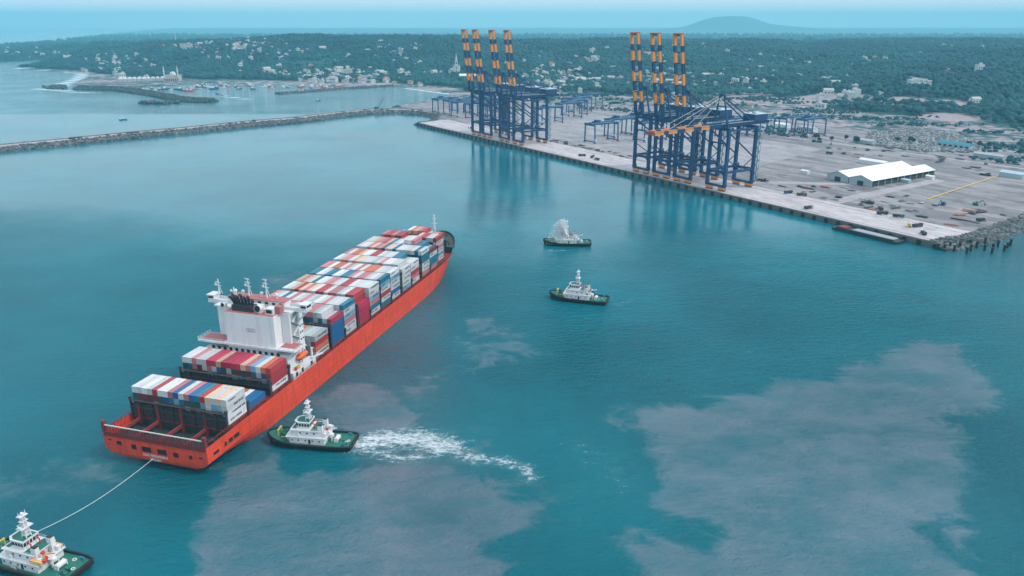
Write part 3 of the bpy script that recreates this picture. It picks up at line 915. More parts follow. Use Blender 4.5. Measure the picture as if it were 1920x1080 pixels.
for x in (15.3, 45.9):  # dark plates stand in for the shade on the lower lashing bridges
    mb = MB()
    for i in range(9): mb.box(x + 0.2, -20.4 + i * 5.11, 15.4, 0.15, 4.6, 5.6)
    mb.build('lashing_shade_plate', M['darksteel'], ship)
lashing_bridge(15.3, 19.6); lashing_bridge(45.9, 19.6); lashing_bridge(29.5, 17); lashing_bridge(61.0, 19.6)
for x in (99.3, 127.6, 155.6, 184.0, 214.0): lashing_bridge(x, 25.2)
lashing_bridge(244.4, 25.2, -22, 22); lashing_bridge(260.6, 22, -18, 18)
for i, x in enumerate((113.6, 142.3, 169.5, 198.5, 228.5)): lashing_bridge(x, 16.8)
# white breakwater plate and foremast on the forecastle
mb = MB(); mb.box(277.5, 0, 18.6, 0.5, 30, 4.6); mb.build('wave_breaker', M['darksteel'], ship)
fm = MB(); fm.box(293, 0, 17.4, 2.6, 2.6, 2.0); fm.tube((293, 0, 18), (293, 0, 33.5), 1.25, 0.55, 10); fm.box(293, 0, 28.2, 0.8, 4.2, 0.5); fm.box(293, 0, 31.6, 0.7, 2.8, 0.4)
for s in (-1, 1): fm.bar((291, s * 2.4, 17), (293, 0, 28), 0.45, 0.45)
fm.ball(293, 0, 34, 0.7, 0.7, 0.8)
fmo = fm.build('foremast', M['whiteclean'], ship)
for s in (-1, 1):
    mb = MB(); mb.tube((298, s * 4 - 1.3, 17.6), (298, s * 4 + 1.3, 17.6), 1.0, n=10); mb.box(299.6, s * 4, 17.1, 2.4, 1.8, 1.4); mb.build('anchor_windlass', M['darksteel'], ship)
for x, y in [(304, -5), (304, 5), (288, -12), (288, 12), (283, -15), (283, 15)]:
    mb = MB()
    for dy in (-0.5, 0.5): mb.tube((x, y + dy, 16.4), (x, y + dy, 17.6), 0.32, n=8)
    mb.box(x, y, 16.5, 1.0, 2.0, 0.2); mb.build('bollard', M['darksteel'], ship)

# ---- superstructure
def part(name, m, *boxes, parent=None, smooth=False):
    mb = MB()
    for bx in boxes: mb.box(*bx)
    return mb.build(name, M[m], parent or ship)


acc = part('accommodation_block', 'white', (76.5, 0, 26.7, 11.0, 38, 29.4))
casing = part('funnel_casing', 'white', (67.5, -2.6, 27.6, 7.0, 25.6, 28.8))
part('casing_corner', 'whiteclean', (70.4, -17.6, 30, 1.2, 4.2, 24))
# deck houses below and the wide tier deck that juts over the aft stack
low_house = part('lower_deckhouse', 'white', (66.8, 0, 18.0, 8.4, 43, 11.9))
led = part('boat_deck', 'white', (67.5, 0, 26.6, 9.6, 51, 0.8))
part('boat_deck_coating', 'pink', (67.7, 18.4, 27.06, 8.2, 13.2, 0.10), parent=led); part('boat_deck_coating', 'pink', (68.5, -20.6, 27.06, 6.4, 8.2, 0.10), parent=led)
mb = MB()
for y in np.arange(-25, 25.1, 2.5): mb.bar((62.8, y, 27), (62.8, y, 28.2), 0.1, 0.1)
for z in (27.6, 28.2): mb.box(62.8, 0, z, 0.1, 51, 0.1)
for s in (-1, 1):
    for x in np.arange(63, 72.5, 2.3): mb.bar((x, s * 25.4, 27), (x, s * 25.4, 28.2), 0.1, 0.1)
    for z in (27.6, 28.2): mb.box(67.5, s * 25.4, z, 9.6, 0.1, 0.1)
mb.build('railing', M['whiteclean'], led)
for y in np.arange(-17, 18, 3.1):
    part('window', 'glass', (62.58, y, 24.4, 0.12, 1.5, 1.5), parent=low_house)
part('door', 'black', (62.58, 15.8, 22.4, 0.12, 2.6, 2.4), parent=low_house)
for z in (17.0, 20.2):
    for y in np.arange(-18, 19, 3.6): part('window', 'glass', (62.58, y, z, 0.12, 0.9, 0.9), parent=low_house)
part('emblem', 'grey', (63.97, -3.0, 35.0, 0.08, 4.6, 0.25), (63.97, -3.0, 33.5, 0.08, 4.6, 0.25), (63.97, -5.2, 34.2, 0.08, 0.25, 1.3), (63.97, -0.8, 34.2, 0.08, 0.25, 1.3), (63.97, -3.0, 34.2, 0.08, 0.4, 1.0), (63.97, -1.9, 34.2, 0.08, 0.4, 1.0), (63.97, -4.1, 34.2, 0.08, 0.4, 1.0), parent=casing)
# starboard stairs zigzag in a grey recess
rec = part('stair_recess', 'grey', (74.8, -19.06, 31.5, 6.0, 0.12, 17))
for i in range(5):
    z = 24 + i * 3.3
    a, b_ = (72.2, 77.4) if i % 2 == 0 else (77.4, 72.2)
    mb = MB(); mb.bar((a, -19.7, z), (b_, -19.7, z + 3.2), 0.9, 0.25); mb.box((a + b_) / 2 + (2.2 if b_ > a else -2.2), -19.7, z + 3.3, 1.6, 1.2, 0.16)
    mb.bar((a, -20.15, z + 1), (b_, -20.15, z + 4.2), 0.08, 0.08); mb.build('stair_flight', M['whiteclean'], acc)
for z in np.arange(16, 39, 3.3):
    for x in (79.2, 80.9): part('window', 'glass', (x, -19.05, z, 0.8, 0.12, 0.9), parent=acc)
for z in np.arange(22, 40, 3.3):
    for y in np.arange(-16, 17, 3.2): part('window', 'glass', (82.05, y, z, 0.12, 0.9, 0.9), parent=acc)
# bridge deck, wheelhouse and wings
bd = part('bridge_deck', 'whiteclean', (75.5, 0, 41.7, 10.5, 40, 0.6), (76.6, 0, 41.75, 5.4, 52, 0.55))
wh = part('wheelhouse', 'whiteclean', (77.2, 0, 43.6, 5.6, 30, 3.2))
for y in np.arange(-14, 14.1, 2.0): part('window', 'glass', (80.05, y, 44.0, 0.12, 1.6, 1.3), parent=wh)
for y in np.arange(-13, 13.1, 3.7): part('window', 'glass', (74.35, y, 44.0, 0.12, 1.6, 1.1), parent=wh)
part('wheelhouse_roof', 'pink', (77.2, 0, 45.35, 6.4, 30.6, 0.25))
for s in (-1, 1):
    w_ = part('bridge_wing', 'whiteclean', (76.6, s * 24.6, 43.4, 4.4, 3.2, 2.6), (76.6, s * 24.6, 45.0, 5.2, 4.2, 0.4), (74.1, s * 19.5, 42.7, 0.2, 10, 1.3), (79.1, s * 19.5, 42.7, 0.2, 10, 1.3))
    part('window', 'glass', (74.33, s * 24.6, 43.9, 0.12, 2.6, 0.9), parent=w_); part('window', 'glass', (76.6, s * 26.24, 43.9, 3.4, 0.12, 0.9), parent=w_)
    mb = MB(); mb.bar((76.6, s * 25.4, 41.4), (76.6, s * 19.2, 35), 0.6, 0.6); mb.build('wing_brace', M['whiteclean'], ship)
# casing top: uptakes, exhaust pipes, cowl ventilator, masts
part('casing_top_coating', 'pink', (67.5, -2.6, 42.06, 6.8, 25.2, 0.12))
up = part('uptake', 'darksteel', (68.2, 2.0, 43.4, 4.6, 10.5, 2.8))
for i, (y, h) in enumerate([(-2.2, 5.2), (-0.6, 6.4), (1.0, 6.0), (2.6, 7.0), (4.2, 6.2), (5.8, 6.8), (7.0, 5.6)]):
    mb = MB(); mb.tube((68.4, y, 44.6), (68.0 - 0.5, y + (y - 2.4) * 0.18, 42 + h), 0.62, 0.6, 9); mb.tube((67.5, y + (y - 2.4) * 0.18, 42 + h), (66.5, y + (y - 2.4) * 0.24, 42 + h + 0.9), 0.62, 0.66, 9)
    mb.build('exhaust_pipe', M['darksteel'], up)
for y, r_ in ((-6.6, 1.5), (11.6, 0.9)):
    mb = MB(); mb.tube((67.5, y, 42), (67.5, y, 44.2), r_ * 0.9, n=12); mb.tube((67.9, y, 44.2), (65.4, y, 44.5), r_, r_ * 1.15, 14); v_ = mb.build('cowl_ventilator', M['whiteclean'], ship)
    mb = MB(); mb.tube((65.5, y, 44.5), (65.36, y, 44.52), r_ * 1.02, n=14); mb.build('cowl_mouth', M['black'], v_)
part('vent_house', 'whiteclean', (68, -12.2, 43.4, 4, 4, 2.8)); part('vent_house', 'whiteclean', (71.4, -3, 43.2, 1.6, 6, 2.4)); part('vent_house', 'pink', (69.2, -15.5, 43.8, 3.2, 2.6, 3.6))
part('louvre', 'black', (65.94, -12.2, 43.5, 0.12, 2.8, 1.6))


def mast(x, y, z, h, arms=2, m='whiteclean'):
    mb = MB(); mb.tube((x, y, z), (x, y, z + h), 0.42, 0.22, 8)
    for s in (-1, 1): mb.bar((x + 0.8, y + s * 1.1, z), (x, y, z + h * 0.7), 0.2, 0.2)
    for i in range(arms): mb.box(x, y, z + h * (0.55 + 0.2 * i), 0.35, 3.0 - i * 0.8, 0.25); mb.box(x - 0.7, y, z + h * (0.62 + 0.2 * i), 0.3, 2.2, 0.3)
    mb.ball(x, y + 1.5, z + h * 0.62, 0.6, 0.6, 0.7)
    return mb.build('radar_mast', M[m], ship)


mast(77, 21.5, 45, 7.5, 2); mast(77.5, 5.5, 45.4, 8.5, 3); mast(77.5, -4, 45.4, 9.0, 3); mast(74, 11, 45.4, 5, 1)
for y in (9, -1, -9, 13): mb = MB(); mb.tube((77.8, y, 45.4), (77.8, y, 46.6), 0.4, n=8); mb.ball(77.8, y, 47.2, 0.85, 0.85, 0.9); mb.build('satcom_dome', M['whiteclean'], ship)
# lifeboats in davits, accommodation ladder, provision crane
for s in (-1, 1):
    lb = MB(); lb.ball(73, s * 22.6, 20.6, 4.6, 1.7, 1.55, 12, 8); lb.box(70.6, s * 22.6, 22.0, 1.8, 1.6, 0.9)
    lbo = lb.build('lifeboat', M['orange'], ship, smooth=False)
    part('keel_band', 'black', (73, s * 22.6, 19.4, 6.8, 1.6, 0.3), parent=lbo)
    for x in (70, 76):
        mb = MB(); mb.bar((x, s * 20.5, 14), (x, s * 21.4, 24), 0.5, 0.6); mb.bar((x, s * 21.4, 24), (x, s * 23.4, 24.4), 0.45, 0.5); mb.build('davit', M['whiteclean'], ship)
part('side_deckhouse', 'whiteclean', (73, -21.6, 13.9, 20, 3.8, 3.6)); part('side_deckhouse', 'whiteclean', (73, 21.6, 13.9, 20, 3.8, 3.6))
for x in (66, 71, 79): part('doorway', 'black', (x, -23.54, 14.2, 1.6, 0.12, 2.0))
mb = MB(); mb.bar((80, -23.0, 16.4), (90, -23.0, 14.6), 1.0, 0.5); mb.build('accommodation_ladder', M['whiteclean'], ship)
for y, x in ((-21.5, 64.0),):
    mb = MB(); mb.tube((x, y, 12), (x, y, 21), 0.7, 0.5, 8); mb.bar((x, y, 20.8), (x + 5, y - 1.5, 23.6), 0.5, 0.5); mb.build('provision_crane', M['whiteclean'], ship)
mb = MB(); mb.tube((83.5, -21.2, 12), (83.5, -21.2, 20), 0.6, 0.5, 8); mb.bar((83.5, -21.2, 19.6), (91, -21.6, 17.8), 0.45, 0.5); mb.build('provision_crane', M['whiteclean'], ship)
for i, (x, m_) in enumerate(((66.5, 'red'), (68, 'yellow'), (69.2, 'yellow'))):
    mb = MB(); mb.box(x, -22.8, 16.5, 0.9, 0.9, 1.6); mb.build('deck_locker', M[m_], ship)

# tow line from the transom to the following tug
pts = []
a, b_ = Vector(ship_world(-0.2, 1.0, 4.6)), Vector((-166.0, 211.8, 4.7))
for i in range(33):
    t = i / 32
    p = a.lerp(b_, t); p.z -= 3.2 * math.sin(math.pi * t)
    pts.append(p)
mb = MB(); mb.path(pts, 0.11, 6)
tag(mb.build('tow_rope', M['rope']), 'pale tow rope stretched from the ship stern to the following tug', 'rope')

# ---------------------------------------------------------------- container terminal (x along the quay, y inland)
def ground_mat(name, c1, c2, c3, s1, s2, stretch, contrast=(0.4, 0.62)):
    m = bpy.data.materials.new(name); m.use_nodes = True
    nt = m.node_tree; b = nt.nodes['Principled BSDF']; b.inputs['Roughness'].default_value = 0.9
    tc = nt.nodes.new('ShaderNodeTexCoord')
    mp = nt.nodes.new('ShaderNodeMapping'); mp.inputs['Scale'].default_value = stretch; nt.links.new(tc.outputs['Object'], mp.inputs['Vector'])
    n1 = nt.nodes.new('ShaderNodeTexNoise'); n1.inputs['Scale'].default_value = s1; n1.inputs['Detail'].default_value = 8; n1.inputs['Roughness'].default_value = 0.65
    n2 = nt.nodes.new('ShaderNodeTexNoise'); n2.inputs['Scale'].default_value = s2; n2.inputs['Detail'].default_value = 7; n2.inputs['Roughness'].default_value = 0.6
    nt.links.new(mp.outputs[0], n1.inputs['Vector']); nt.links.new(tc.outputs['Object'], n2.inputs['Vector'])
    def rp(n, lo, hi):
        r_ = nt.nodes.new('ShaderNodeMapRange'); r_.interpolation_type = 'SMOOTHSTEP'; r_.inputs['From Min'].default_value = lo; r_.inputs['From Max'].default_value = hi
        nt.links.new(n.outputs['Fac'], r_.inputs['Value']); return r_.outputs[0]
    a = nt.nodes.new('ShaderNodeMix'); a.data_type = 'RGBA'; a.inputs['A'].default_value = c1 + (1,); a.inputs['B'].default_value = c2 + (1,)
    nt.links.new(rp(n1, *contrast), a.inputs['Factor'])
    c = nt.nodes.new('ShaderNodeMix'); c.data_type = 'RGBA'; nt.links.new(a.outputs['Result'], c.inputs['A']); c.inputs['B'].default_value = c3 + (1,)
    nt.links.new(rp(n2, 0.52, 0.72), c.inputs['Factor'])
    n3 = nt.nodes.new('ShaderNodeTexNoise'); n3.inputs['Scale'].default_value = 0.22; n3.inputs['Detail'].default_value = 6; n3.inputs['Roughness'].default_value = 0.7
    mp3 = nt.nodes.new('ShaderNodeMapping'); mp3.inputs['Scale'].default_value = (0.35, 1.6, 1); mp3.inputs['Rotation'].default_value = (0, 0, 0.12)
    nt.links.new(tc.outputs['Object'], mp3.inputs['Vector']); nt.links.new(mp3.outputs[0], n3.inputs['Vector'])
    v3 = nt.nodes.new('ShaderNodeMapRange'); v3.inputs['From Min'].default_value = 0.3; v3.inputs['From Max'].default_value = 0.7; v3.inputs['To Min'].default_value = 0.66; v3.inputs['To Max'].default_value = 1.2
    nt.links.new(n3.outputs['Fac'], v3.inputs['Value'])
    hs = nt.nodes.new('ShaderNodeHueSaturation'); nt.links.new(c.outputs['Result'], hs.inputs['Color']); nt.links.new(v3.outputs[0], hs.inputs['Value'])
    nt.links.new(hs.outputs['Color'], b.inputs['Base Color'])
    return m


M['yard'] = ground_mat('yard_bare_ground', (0.175, 0.165, 0.185), (0.32, 0.295, 0.305), (0.10, 0.096, 0.112), 0.02, 0.045, (0.6, 2.4, 1))
M['apron'] = ground_mat('apron_concrete', (0.47, 0.43, 0.45), (0.56, 0.51, 0.53), (0.38, 0.36, 0.38), 0.05, 0.06, (0.5, 1.5, 1))
M['paving'] = ground_mat('yard_paving_pale', (0.29, 0.275, 0.30), (0.39, 0.365, 0.38), (0.20, 0.20, 0.23), 0.03, 0.04, (0.5, 2.0, 1))
M['track'] = ground_mat('haul_road', (0.36, 0.33, 0.35), (0.44, 0.40, 0.42), (0.28, 0.27, 0.29), 0.05, 0.05, (1, 1, 1))


def qobj(o):
    o.location = (Q0[0], Q0[1], 0); o.rotation_euler = (0, 0, QA)
    return o


YARD = [(4, 0.4), (898.6, 0.4), (903, 43), (895, 150), (886, 236), (874, 440), (800, 560), (560, 520), (330, 560), (60, 520), (-120, 400), (-240, 300), (-300, 180), (-272, 90), (-196, 72), (-80, 86), (-8, 40)]
mb = MB(); mb.prism(YARD, -3.5, QZ - 0.03)
tag(qobj(mb.build('yard_ground', M['yard'])), kind='structure')


def sheet(name, pts, dz, m):
    mb = MB(); mb.add([(x, y, QZ + dz) for x, y in pts], [tuple(range(len(pts)))])
    return tag(qobj(mb.build(name, m)), kind='structure')


ap = sheet('quay_apron', [(4.5, 0.6), (898, 0.6), (899, 56), (640, 56), (340, 60), (-6, 62), (-6, 30)], 0.0, M['apron'])
sheet('yard_paving', [(60, 64), (600, 62), (600, 150), (560, 330), (-60, 330), (-150, 120)], -0.012, M['paving'])
for pts in ([(640, 58), (660, 58), (735, 150), (722, 152)], [(-250, 345), (800, 395), (800, 403), (-250, 354)], [(-180, 420), (480, 452), (480, 460), (-180, 428)], [(760, 57), (776, 57), (770, 250), (758, 250)], [(300, 470), (640, 380), (644, 386), (302, 480)]):
    sheet('haul_road', pts, -0.006, M['track'])
# crane rails and painted lines on the apron
for b_ in (6.0, 46.0):
    mb = MB(); mb.box(450, b_, QZ + 0.05, 885, 0.35, 0.1); qobj(tag(mb.build('crane_rail', M['darksteel']), kind='structure'))
# quay wall with its cope and rubber fenders
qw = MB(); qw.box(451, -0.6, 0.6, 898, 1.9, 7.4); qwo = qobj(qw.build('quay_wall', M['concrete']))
tag(qwo, 'long dark quay wall of the container terminal', 'quay wall')
mb = MB(); mb.box(451, 0.0, QZ + 0.16, 898, 0.9, 0.32); mb.build('cope_beam', M['rock'], qwo)
fd = None
for i in range(74):
    if fd is None:
        mb = MB(); mb.box(0, -2.0, 1.9, 3.0, 1.1, 4.2); mb.tube((0, -2.6, 2.2), (0, -1.2, 2.2), 1.0, 1.3, 10); mb.box(0, -2.75, 1.9, 2.4, 0.25, 4.8)
        fd = mb.build('rubber_fender', M['black'], qwo); fm_ = fd.data
    else:
        fd = bpy.data.objects.new('rubber_fender', fm_); COL.objects.link(fd); fd.parent = qwo
    fd.location = (9 + i * 12.05, 0, 0)


def boulders(name, pts, label, m, seed, quiet=True):
    """pts: (n, 4) array of x, y, z, size -> one mesh of jittered blocks"""
    r_ = np.random.default_rng(seed)
    n = len(pts)
    c = np.array([[-1, -1, -1], [1, -1, -1], [1, 1, -1], [-1, 1, -1], [-1, -1, 1], [1, -1, 1], [1, 1, 1], [-1, 1, 1]], float)
    f = np.array([[3, 2, 1, 0], [4, 5, 6, 7], [0, 1, 5, 4], [1, 2, 6, 5], [2, 3, 7, 6], [3, 0, 4, 7]])
    v = c[None] * 0.5 + r_.uniform(-0.22, 0.22, (n, 8, 3))
    v *= (pts[:, 3:4] * np.array([1.0, 1.0, 0.75]))[:, None, :] * r_.uniform(0.7, 1.3, (n, 1, 3))
    t = r_.uniform(0, math.pi, n); ct, st = np.cos(t)[:, None], np.sin(t)[:, None]
    x = v[..., 0] * ct - v[..., 1] * st; y = v[..., 0] * st + v[..., 1] * ct
    v[..., 0], v[..., 1] = x, y
    v += pts[:, None, :3]
    F = (f[None] + (np.arange(n) * 8)[:, None, None]).reshape(-1, 4)
    mi = np.repeat((r_.random(n) < 0.6).astype(int), 6) if isinstance(m, list) else None
    o = np_mesh(name, v.reshape(-1, 3), F, m if isinstance(m, list) else [m], mi)
    return tag(o, label, 'rocks', kind='stuff')


def along(line, n, off_lo, off_hi, z_of, s_lo, s_hi, seed):
    r_ = np.random.default_rng(seed)
    line = np.asarray(line, float)
    seg = np.hypot(*(line[1:] - line[:-1]).T); cum = np.concatenate([[0], np.cumsum(seg)])
    t = r_.uniform(0, cum[-1], n); i = np.clip(np.searchsorted(cum, t) - 1, 0, len(seg) - 1)
    k = ((t - cum[i]) / seg[i])[:, None]
    p = line[i] * (1 - k) + line[i + 1] * k
    d = (line[i + 1] - line[i]) / seg[i][:, None]
    nrm = np.stack([-d[:, 1], d[:, 0]], 1)
    o = r_.uniform(off_lo, off_hi, n)
    p = p + nrm * o[:, None]
    return np.concatenate([p, z_of(o)[:, None], r_.uniform(s_lo, s_hi, n)[:, None]], 1)


# the rubble slopes at the terminal's open ends
e_line = [Qw(899, 0)[:2], Qw(904, 43)[:2], Qw(896, 150)[:2], Qw(887, 236)[:2], Qw(875, 440)[:2]]
P = along(e_line, 3400, -15, 1.5, lambda o: 4.6 + (o - 1) * 0.36, 1.6, 3.4, 2)
boulders('revetment_rocks', P, 'sloping rock revetment at the right end of the quay', [M['rock'], M['rockdark']], 3)
w_line = [Qw(-272, 90)[:2], Qw(-196, 72)[:2], Qw(-80, 86)[:2], Qw(-8, 40)[:2], Qw(3, 2)[:2]]
P = along(w_line, 2200, -13, 2, lambda o: 4.6 + (o - 2) * 0.38, 1.8, 3.8, 6)
boulders('revetment_rocks', P, 'dark rock slope between breakwater and quay at the far end', [M['rock'], M['rockdark']], 4)

# ---------------------------------------------------------------- ship-to-shore quay cranes (x along the quay, y inland from the waterside rail)
def sts_crane():
    t = empty('quay_crane')
    X, G_ = 11.6, 40.0
    blue = M['cblue']
    for sx in (-1, 1):
        for y in (0, G_):
            mb = MB(); mb.bar((sx * X, y, 5.6), (sx * X, y, 63), 2.7, 3.1); mb.box(sx * X, y, 6.2, 3.3, 3.7, 1.6); mb.build('leg', blue, t)
    for y in (0, G_):
        mb = MB(); mb.box(0, y, 5.0, 26.5, 2.0, 2.2); mb.build('sill_beam', blue, t)
        mb = MB(); mb.box(0, y, 19.0, 2 * X - 2.4, 1.8, 2.6)
        for sx in (-1, 1): mb.bar((sx * (X - 1), y, 15.2), (sx * (X - 4.6), y, 18), 1.2, 1.4)
        mb.build('portal_beam', blue, t)
        mb = MB(); mb.box(0, y, 61.6, 2 * X + 2.6, 2.0, 2.8); mb.build('top_beam', blue, t)
        if y == 0:
            mb = MB(); mb.box(0, y, 47.5, 2 * X - 2.4, 1.2, 1.4)
            for sx in (-1, 1): mb.bar((sx * (X - 1), y, 43.6), (sx * (X - 4), y, 47), 0.9, 1.0)
            mb.build('cross_beam', blue, t)
    for sx in (-1, 1):
        mb = MB(); mb.box(sx * X, G_ / 2, 19.0, 1.7, G_ - 2.7, 2.3); mb.build('portal_tie', blue, t)
        mb = MB(); mb.box(sx * X, G_ / 2, 60.5, 1.5, G_ - 2.7, 1.8); mb.build('top_tie', blue, t)
        mb = MB(); mb.tube((sx * X, 1.3, 58), (sx * X, G_ - 1.3, 32), 0.8, n=8); mb.build('diagonal_brace', blue, t)
        mb = MB(); mb.tube((sx * X, 1.3, 32), (sx * X, G_ / 2, 20), 0.5, n=8); mb.tube((sx * X, G_ - 1.3, 31), (sx * X, G_ / 2, 20), 0.5, n=8); mb.build('diagonal_brace', blue, t)
        mb = MB(); mb.box(sx * 5.2, 29, 65.2, 1.7, 72, 3.4); mb.build('trolley_girder', blue, t)
    mb = MB()
    for y in (-6.2, 4, 16, 28, 40, 52, 64.4): mb.box(0, y, 65.6, 8.7, 1.2, 2.0)
    mb.build('girder_tie', blue, t)
    mb = MB()
    for sx in (-1, 1):
        mb.box(sx * 6.6, 29, 66.9, 1.0, 72, 0.12)
        for z in (67.5, 68.0): mb.box(sx * 7.1, 29, z, 0.09, 72, 0.09)
        for y in np.arange(-6, 65, 4): mb.bar((sx * 7.1, y, 66.9), (sx * 7.1, y, 68.0), 0.1, 0.1)
    mb.build('walkway', M['roofpale'], t)
    mh = MB(); mh.box(0, 50, 70.2, 15.5, 19, 6.4); mho = mh.build('machinery_house', blue, t)
    mb = MB(); mb.box(0, 50, 73.6, 16.1, 19.6, 0.5); mb.build('roof', M['roofpale'], mho)
    MB().box(3, 44, 74.6, 3, 3, 1.6).build('roof_vent', M['roofpale'], mho); MB().box(-3, 55, 74.5, 2.4, 3.4, 1.4).build('roof_vent', M['roofpale'], mho)
    for sx in (-1, 1):
        mb = MB(); mb.bar((sx * 9.6, 0, 63), (sx * 2.8, -1.5, 93), 1.5, 1.5, w2=1.1, h2=1.1); mb.build('apex_leg', blue, t)
        mb = MB(); mb.bar((sx * 2.8, -1.5, 92.5), (sx * 5.2, 40, 67), 1.0, 1.0); mb.build('apex_back_leg', blue, t)
        mb = MB(); mb.tube((sx * 2.6, -1.5, 93), (sx * 5.2, 61, 67.4), 0.28, n=6); mb.build('backstay', blue, t)
    mb = MB(); mb.box(0, -1.5, 93.4, 8.6, 2.2, 1.8); mb.box(0, -1.5, 83, 10, 0.9, 1.0); mb.box(0, -1.0, 95, 5, 3, 1.2); mb.build('apex_beam', blue, t)
    cab = MB(); cab.box(6.9, 12, 61.2, 2.6, 3.4, 2.8); cabo = cab.build('operator_cab', M['roofpale'], t)
    mb = MB(); mb.box(6.9, 10.27, 61.0, 2.2, 0.1, 1.8); mb.build('cab_window', M['glass'], cabo)
    mb = MB(); mb.box(0, 12, 63.2, 9, 6, 1.2); mb.build('trolley', M['darksteel'], t)
    MB().box(-8, G_ - 3, 21.8, 5, 4, 3.0).build('electrical_house', M['cblue2'], t); MB().box(6, 3.4, 21.6, 4, 3, 2.6).build('electrical_house', M['cblue2'], t)
    # stairs round a landside leg
    mb = MB()
    for i in range(13):
        z = 6 + i * 4.35
        y0, y1 = (G_ + 1.6, G_ + 5.0) if i % 2 == 0 else (G_ + 5.0, G_ + 1.6)
        mb.bar((X + 1.9, y0, z), (X + 1.9, y1, z + 4.3), 0.9, 0.3); mb.box(X + 1.9, y1, z + 4.4, 1.8, 1.3, 0.2)
        mb.box(X + 0.4, G_ + 3.2, z + 4.4, 2.4, 4.4, 0.12)
    for dx, dy in ((2.8, 1.4), (2.8, 5.2), (0.4, 5.2)): mb.bar((X + dx, G_ + dy, 5), (X + dx, G_ + dy, 63), 0.22, 0.22)
    mb.build('stairway', M['stair'], t)
    for sx in (-1, 1):
        for y in (0, G_):
            mb = MB(); mb.box(sx * 8.2, y, 3.3, 9.2, 1.6, 1.3); mb.box(sx * 8.2 - 2.5, y, 2.0, 4.2, 1.5, 1.4); mb.box(sx * 8.2 + 2.5, y, 2.0, 4.2, 1.5, 1.4)
            bo = mb.build('bogie', M['corange'], t)
            mb = MB()
            for k in range(8): xx = sx * 8.2 - 4.2 + k * 1.2; mb.tube((xx, y - 0.35, 0.58), (xx, y + 0.35, 0.58), 0.5, n=10)
            mb.build('wheel_row', M['darksteel'], bo)
        [MB().box(sx * 13.6, y, 2.6, 1.0, 0.9, 0.9).build('buffer', M['credbrown'], t) for y in (0, G_)]
    # the boom, hinged at the waterside end of the girder and modelled lying out over the water
    bm_ = MB()
    for sx in (-1, 1): bm_.box(sx * 5.2, -43, 0, 2.1, 86, 3.3)
    for y in (-3, -14, -25, -36, -47, -58, -69): bm_.box(0, y, -0.3, 8.8, 1.0, 1.6)
    boom = bm_.build('boom', blue, t); boom.location = (0, -7.2, 65.2)
    for k, y in enumerate((-20.5, -42, -63.5, -80.6)):
        for sx in (-1, 1):
            mb = MB(); mb.box(sx * 5.2, y, 0, 2.24, 11.0, 3.44); mb.build('orange_band', M['corange'], boom)
    mb = MB(); mb.box(0, -86.4, 0.1, 12.2, 1.4, 3.2); mb.box(0, -84.6, 1.9, 7, 1.6, 0.9); mb.build('boom_tip', M['credbrown'], boom)
    mb = MB()
    for sx in (-1, 1):
        for z in (2.6,): mb.box(sx * 6.5, -43, z, 0.08, 84, 0.08)
        mb.box(sx * 6.4, -43, 1.5, 0.8, 84, 0.12)
    mb.build('boom_walkway', M['stair'], boom)
    return t


def forestays(t, raised):
    for sx in (-1, 1):
        if raised:
            mb = MB(); mb.tube((sx * 2.8, -2, 92.6), (sx * 4.2, -8.5, 78), 0.22, n=6); mb.tube((sx * 4.2, -8.5, 78), (sx * 4.6, -14.5, 104), 0.22, n=6); mb.build('forestay', M['cblue'], t)
        else:
            mb = MB(); mb.tube((sx * 2.8, -2, 93), (sx * 5.2, -40, 67.2), 0.26, n=6); mb.build('forestay', M['stay'], t)
            mb = MB(); mb.tube((sx * 2.8, -2, 93.4), (sx * 5.2, -74, 67.2), 0.26, n=6); mb.build('forestay', M['stay'], t)


proto = sts_crane()
CR = [(190, 1, 'blue quay crane with raised orange-banded boom, farthest left of the far four'), (221, 1, 'blue quay crane with raised boom, second from left in the far four'),
      (268, 1, 'blue quay crane with raised boom, third from left in the far four'), (304, 1, 'blue quay crane with raised boom, rightmost of the far four'),
      (556, 1, 'blue quay crane with raised boom, leftmost of the near group of four'), (588.5, 1, 'blue quay crane with raised boom, second from left in the near group'),
      (621, 1, 'blue quay crane with raised boom, third from left in the near group'), (668, 0, 'blue quay crane with its orange-banded boom lowered over the water')]
for i, (a, up_, lab) in enumerate(CR):
    o = proto if i == 0 else copy_tree(proto)
    x, y, z = Qw(a, 6.0)
    o.location = (x, y, z + 0.1); o.rotation_euler = (0, 0, QA)
    tag(o, lab, 'crane', 'ship-to-shore cranes on the quay')
CRO = [o for o in bpy.data.objects if o.name.startswith('quay_crane')]
CRO.sort(key=lambda o: o.location.x)
for o, (a, up_, lab) in zip(CRO, CR):
    b_ = [c for c in o.children if c.name.split('.')[0] == 'boom'][0]
    b_.rotation_euler = (R(-82.0 - 0.6 * math.sin(a)), 0, 0) if up_ else (R(1.0), 0, 0)
    forestays(o, up_)

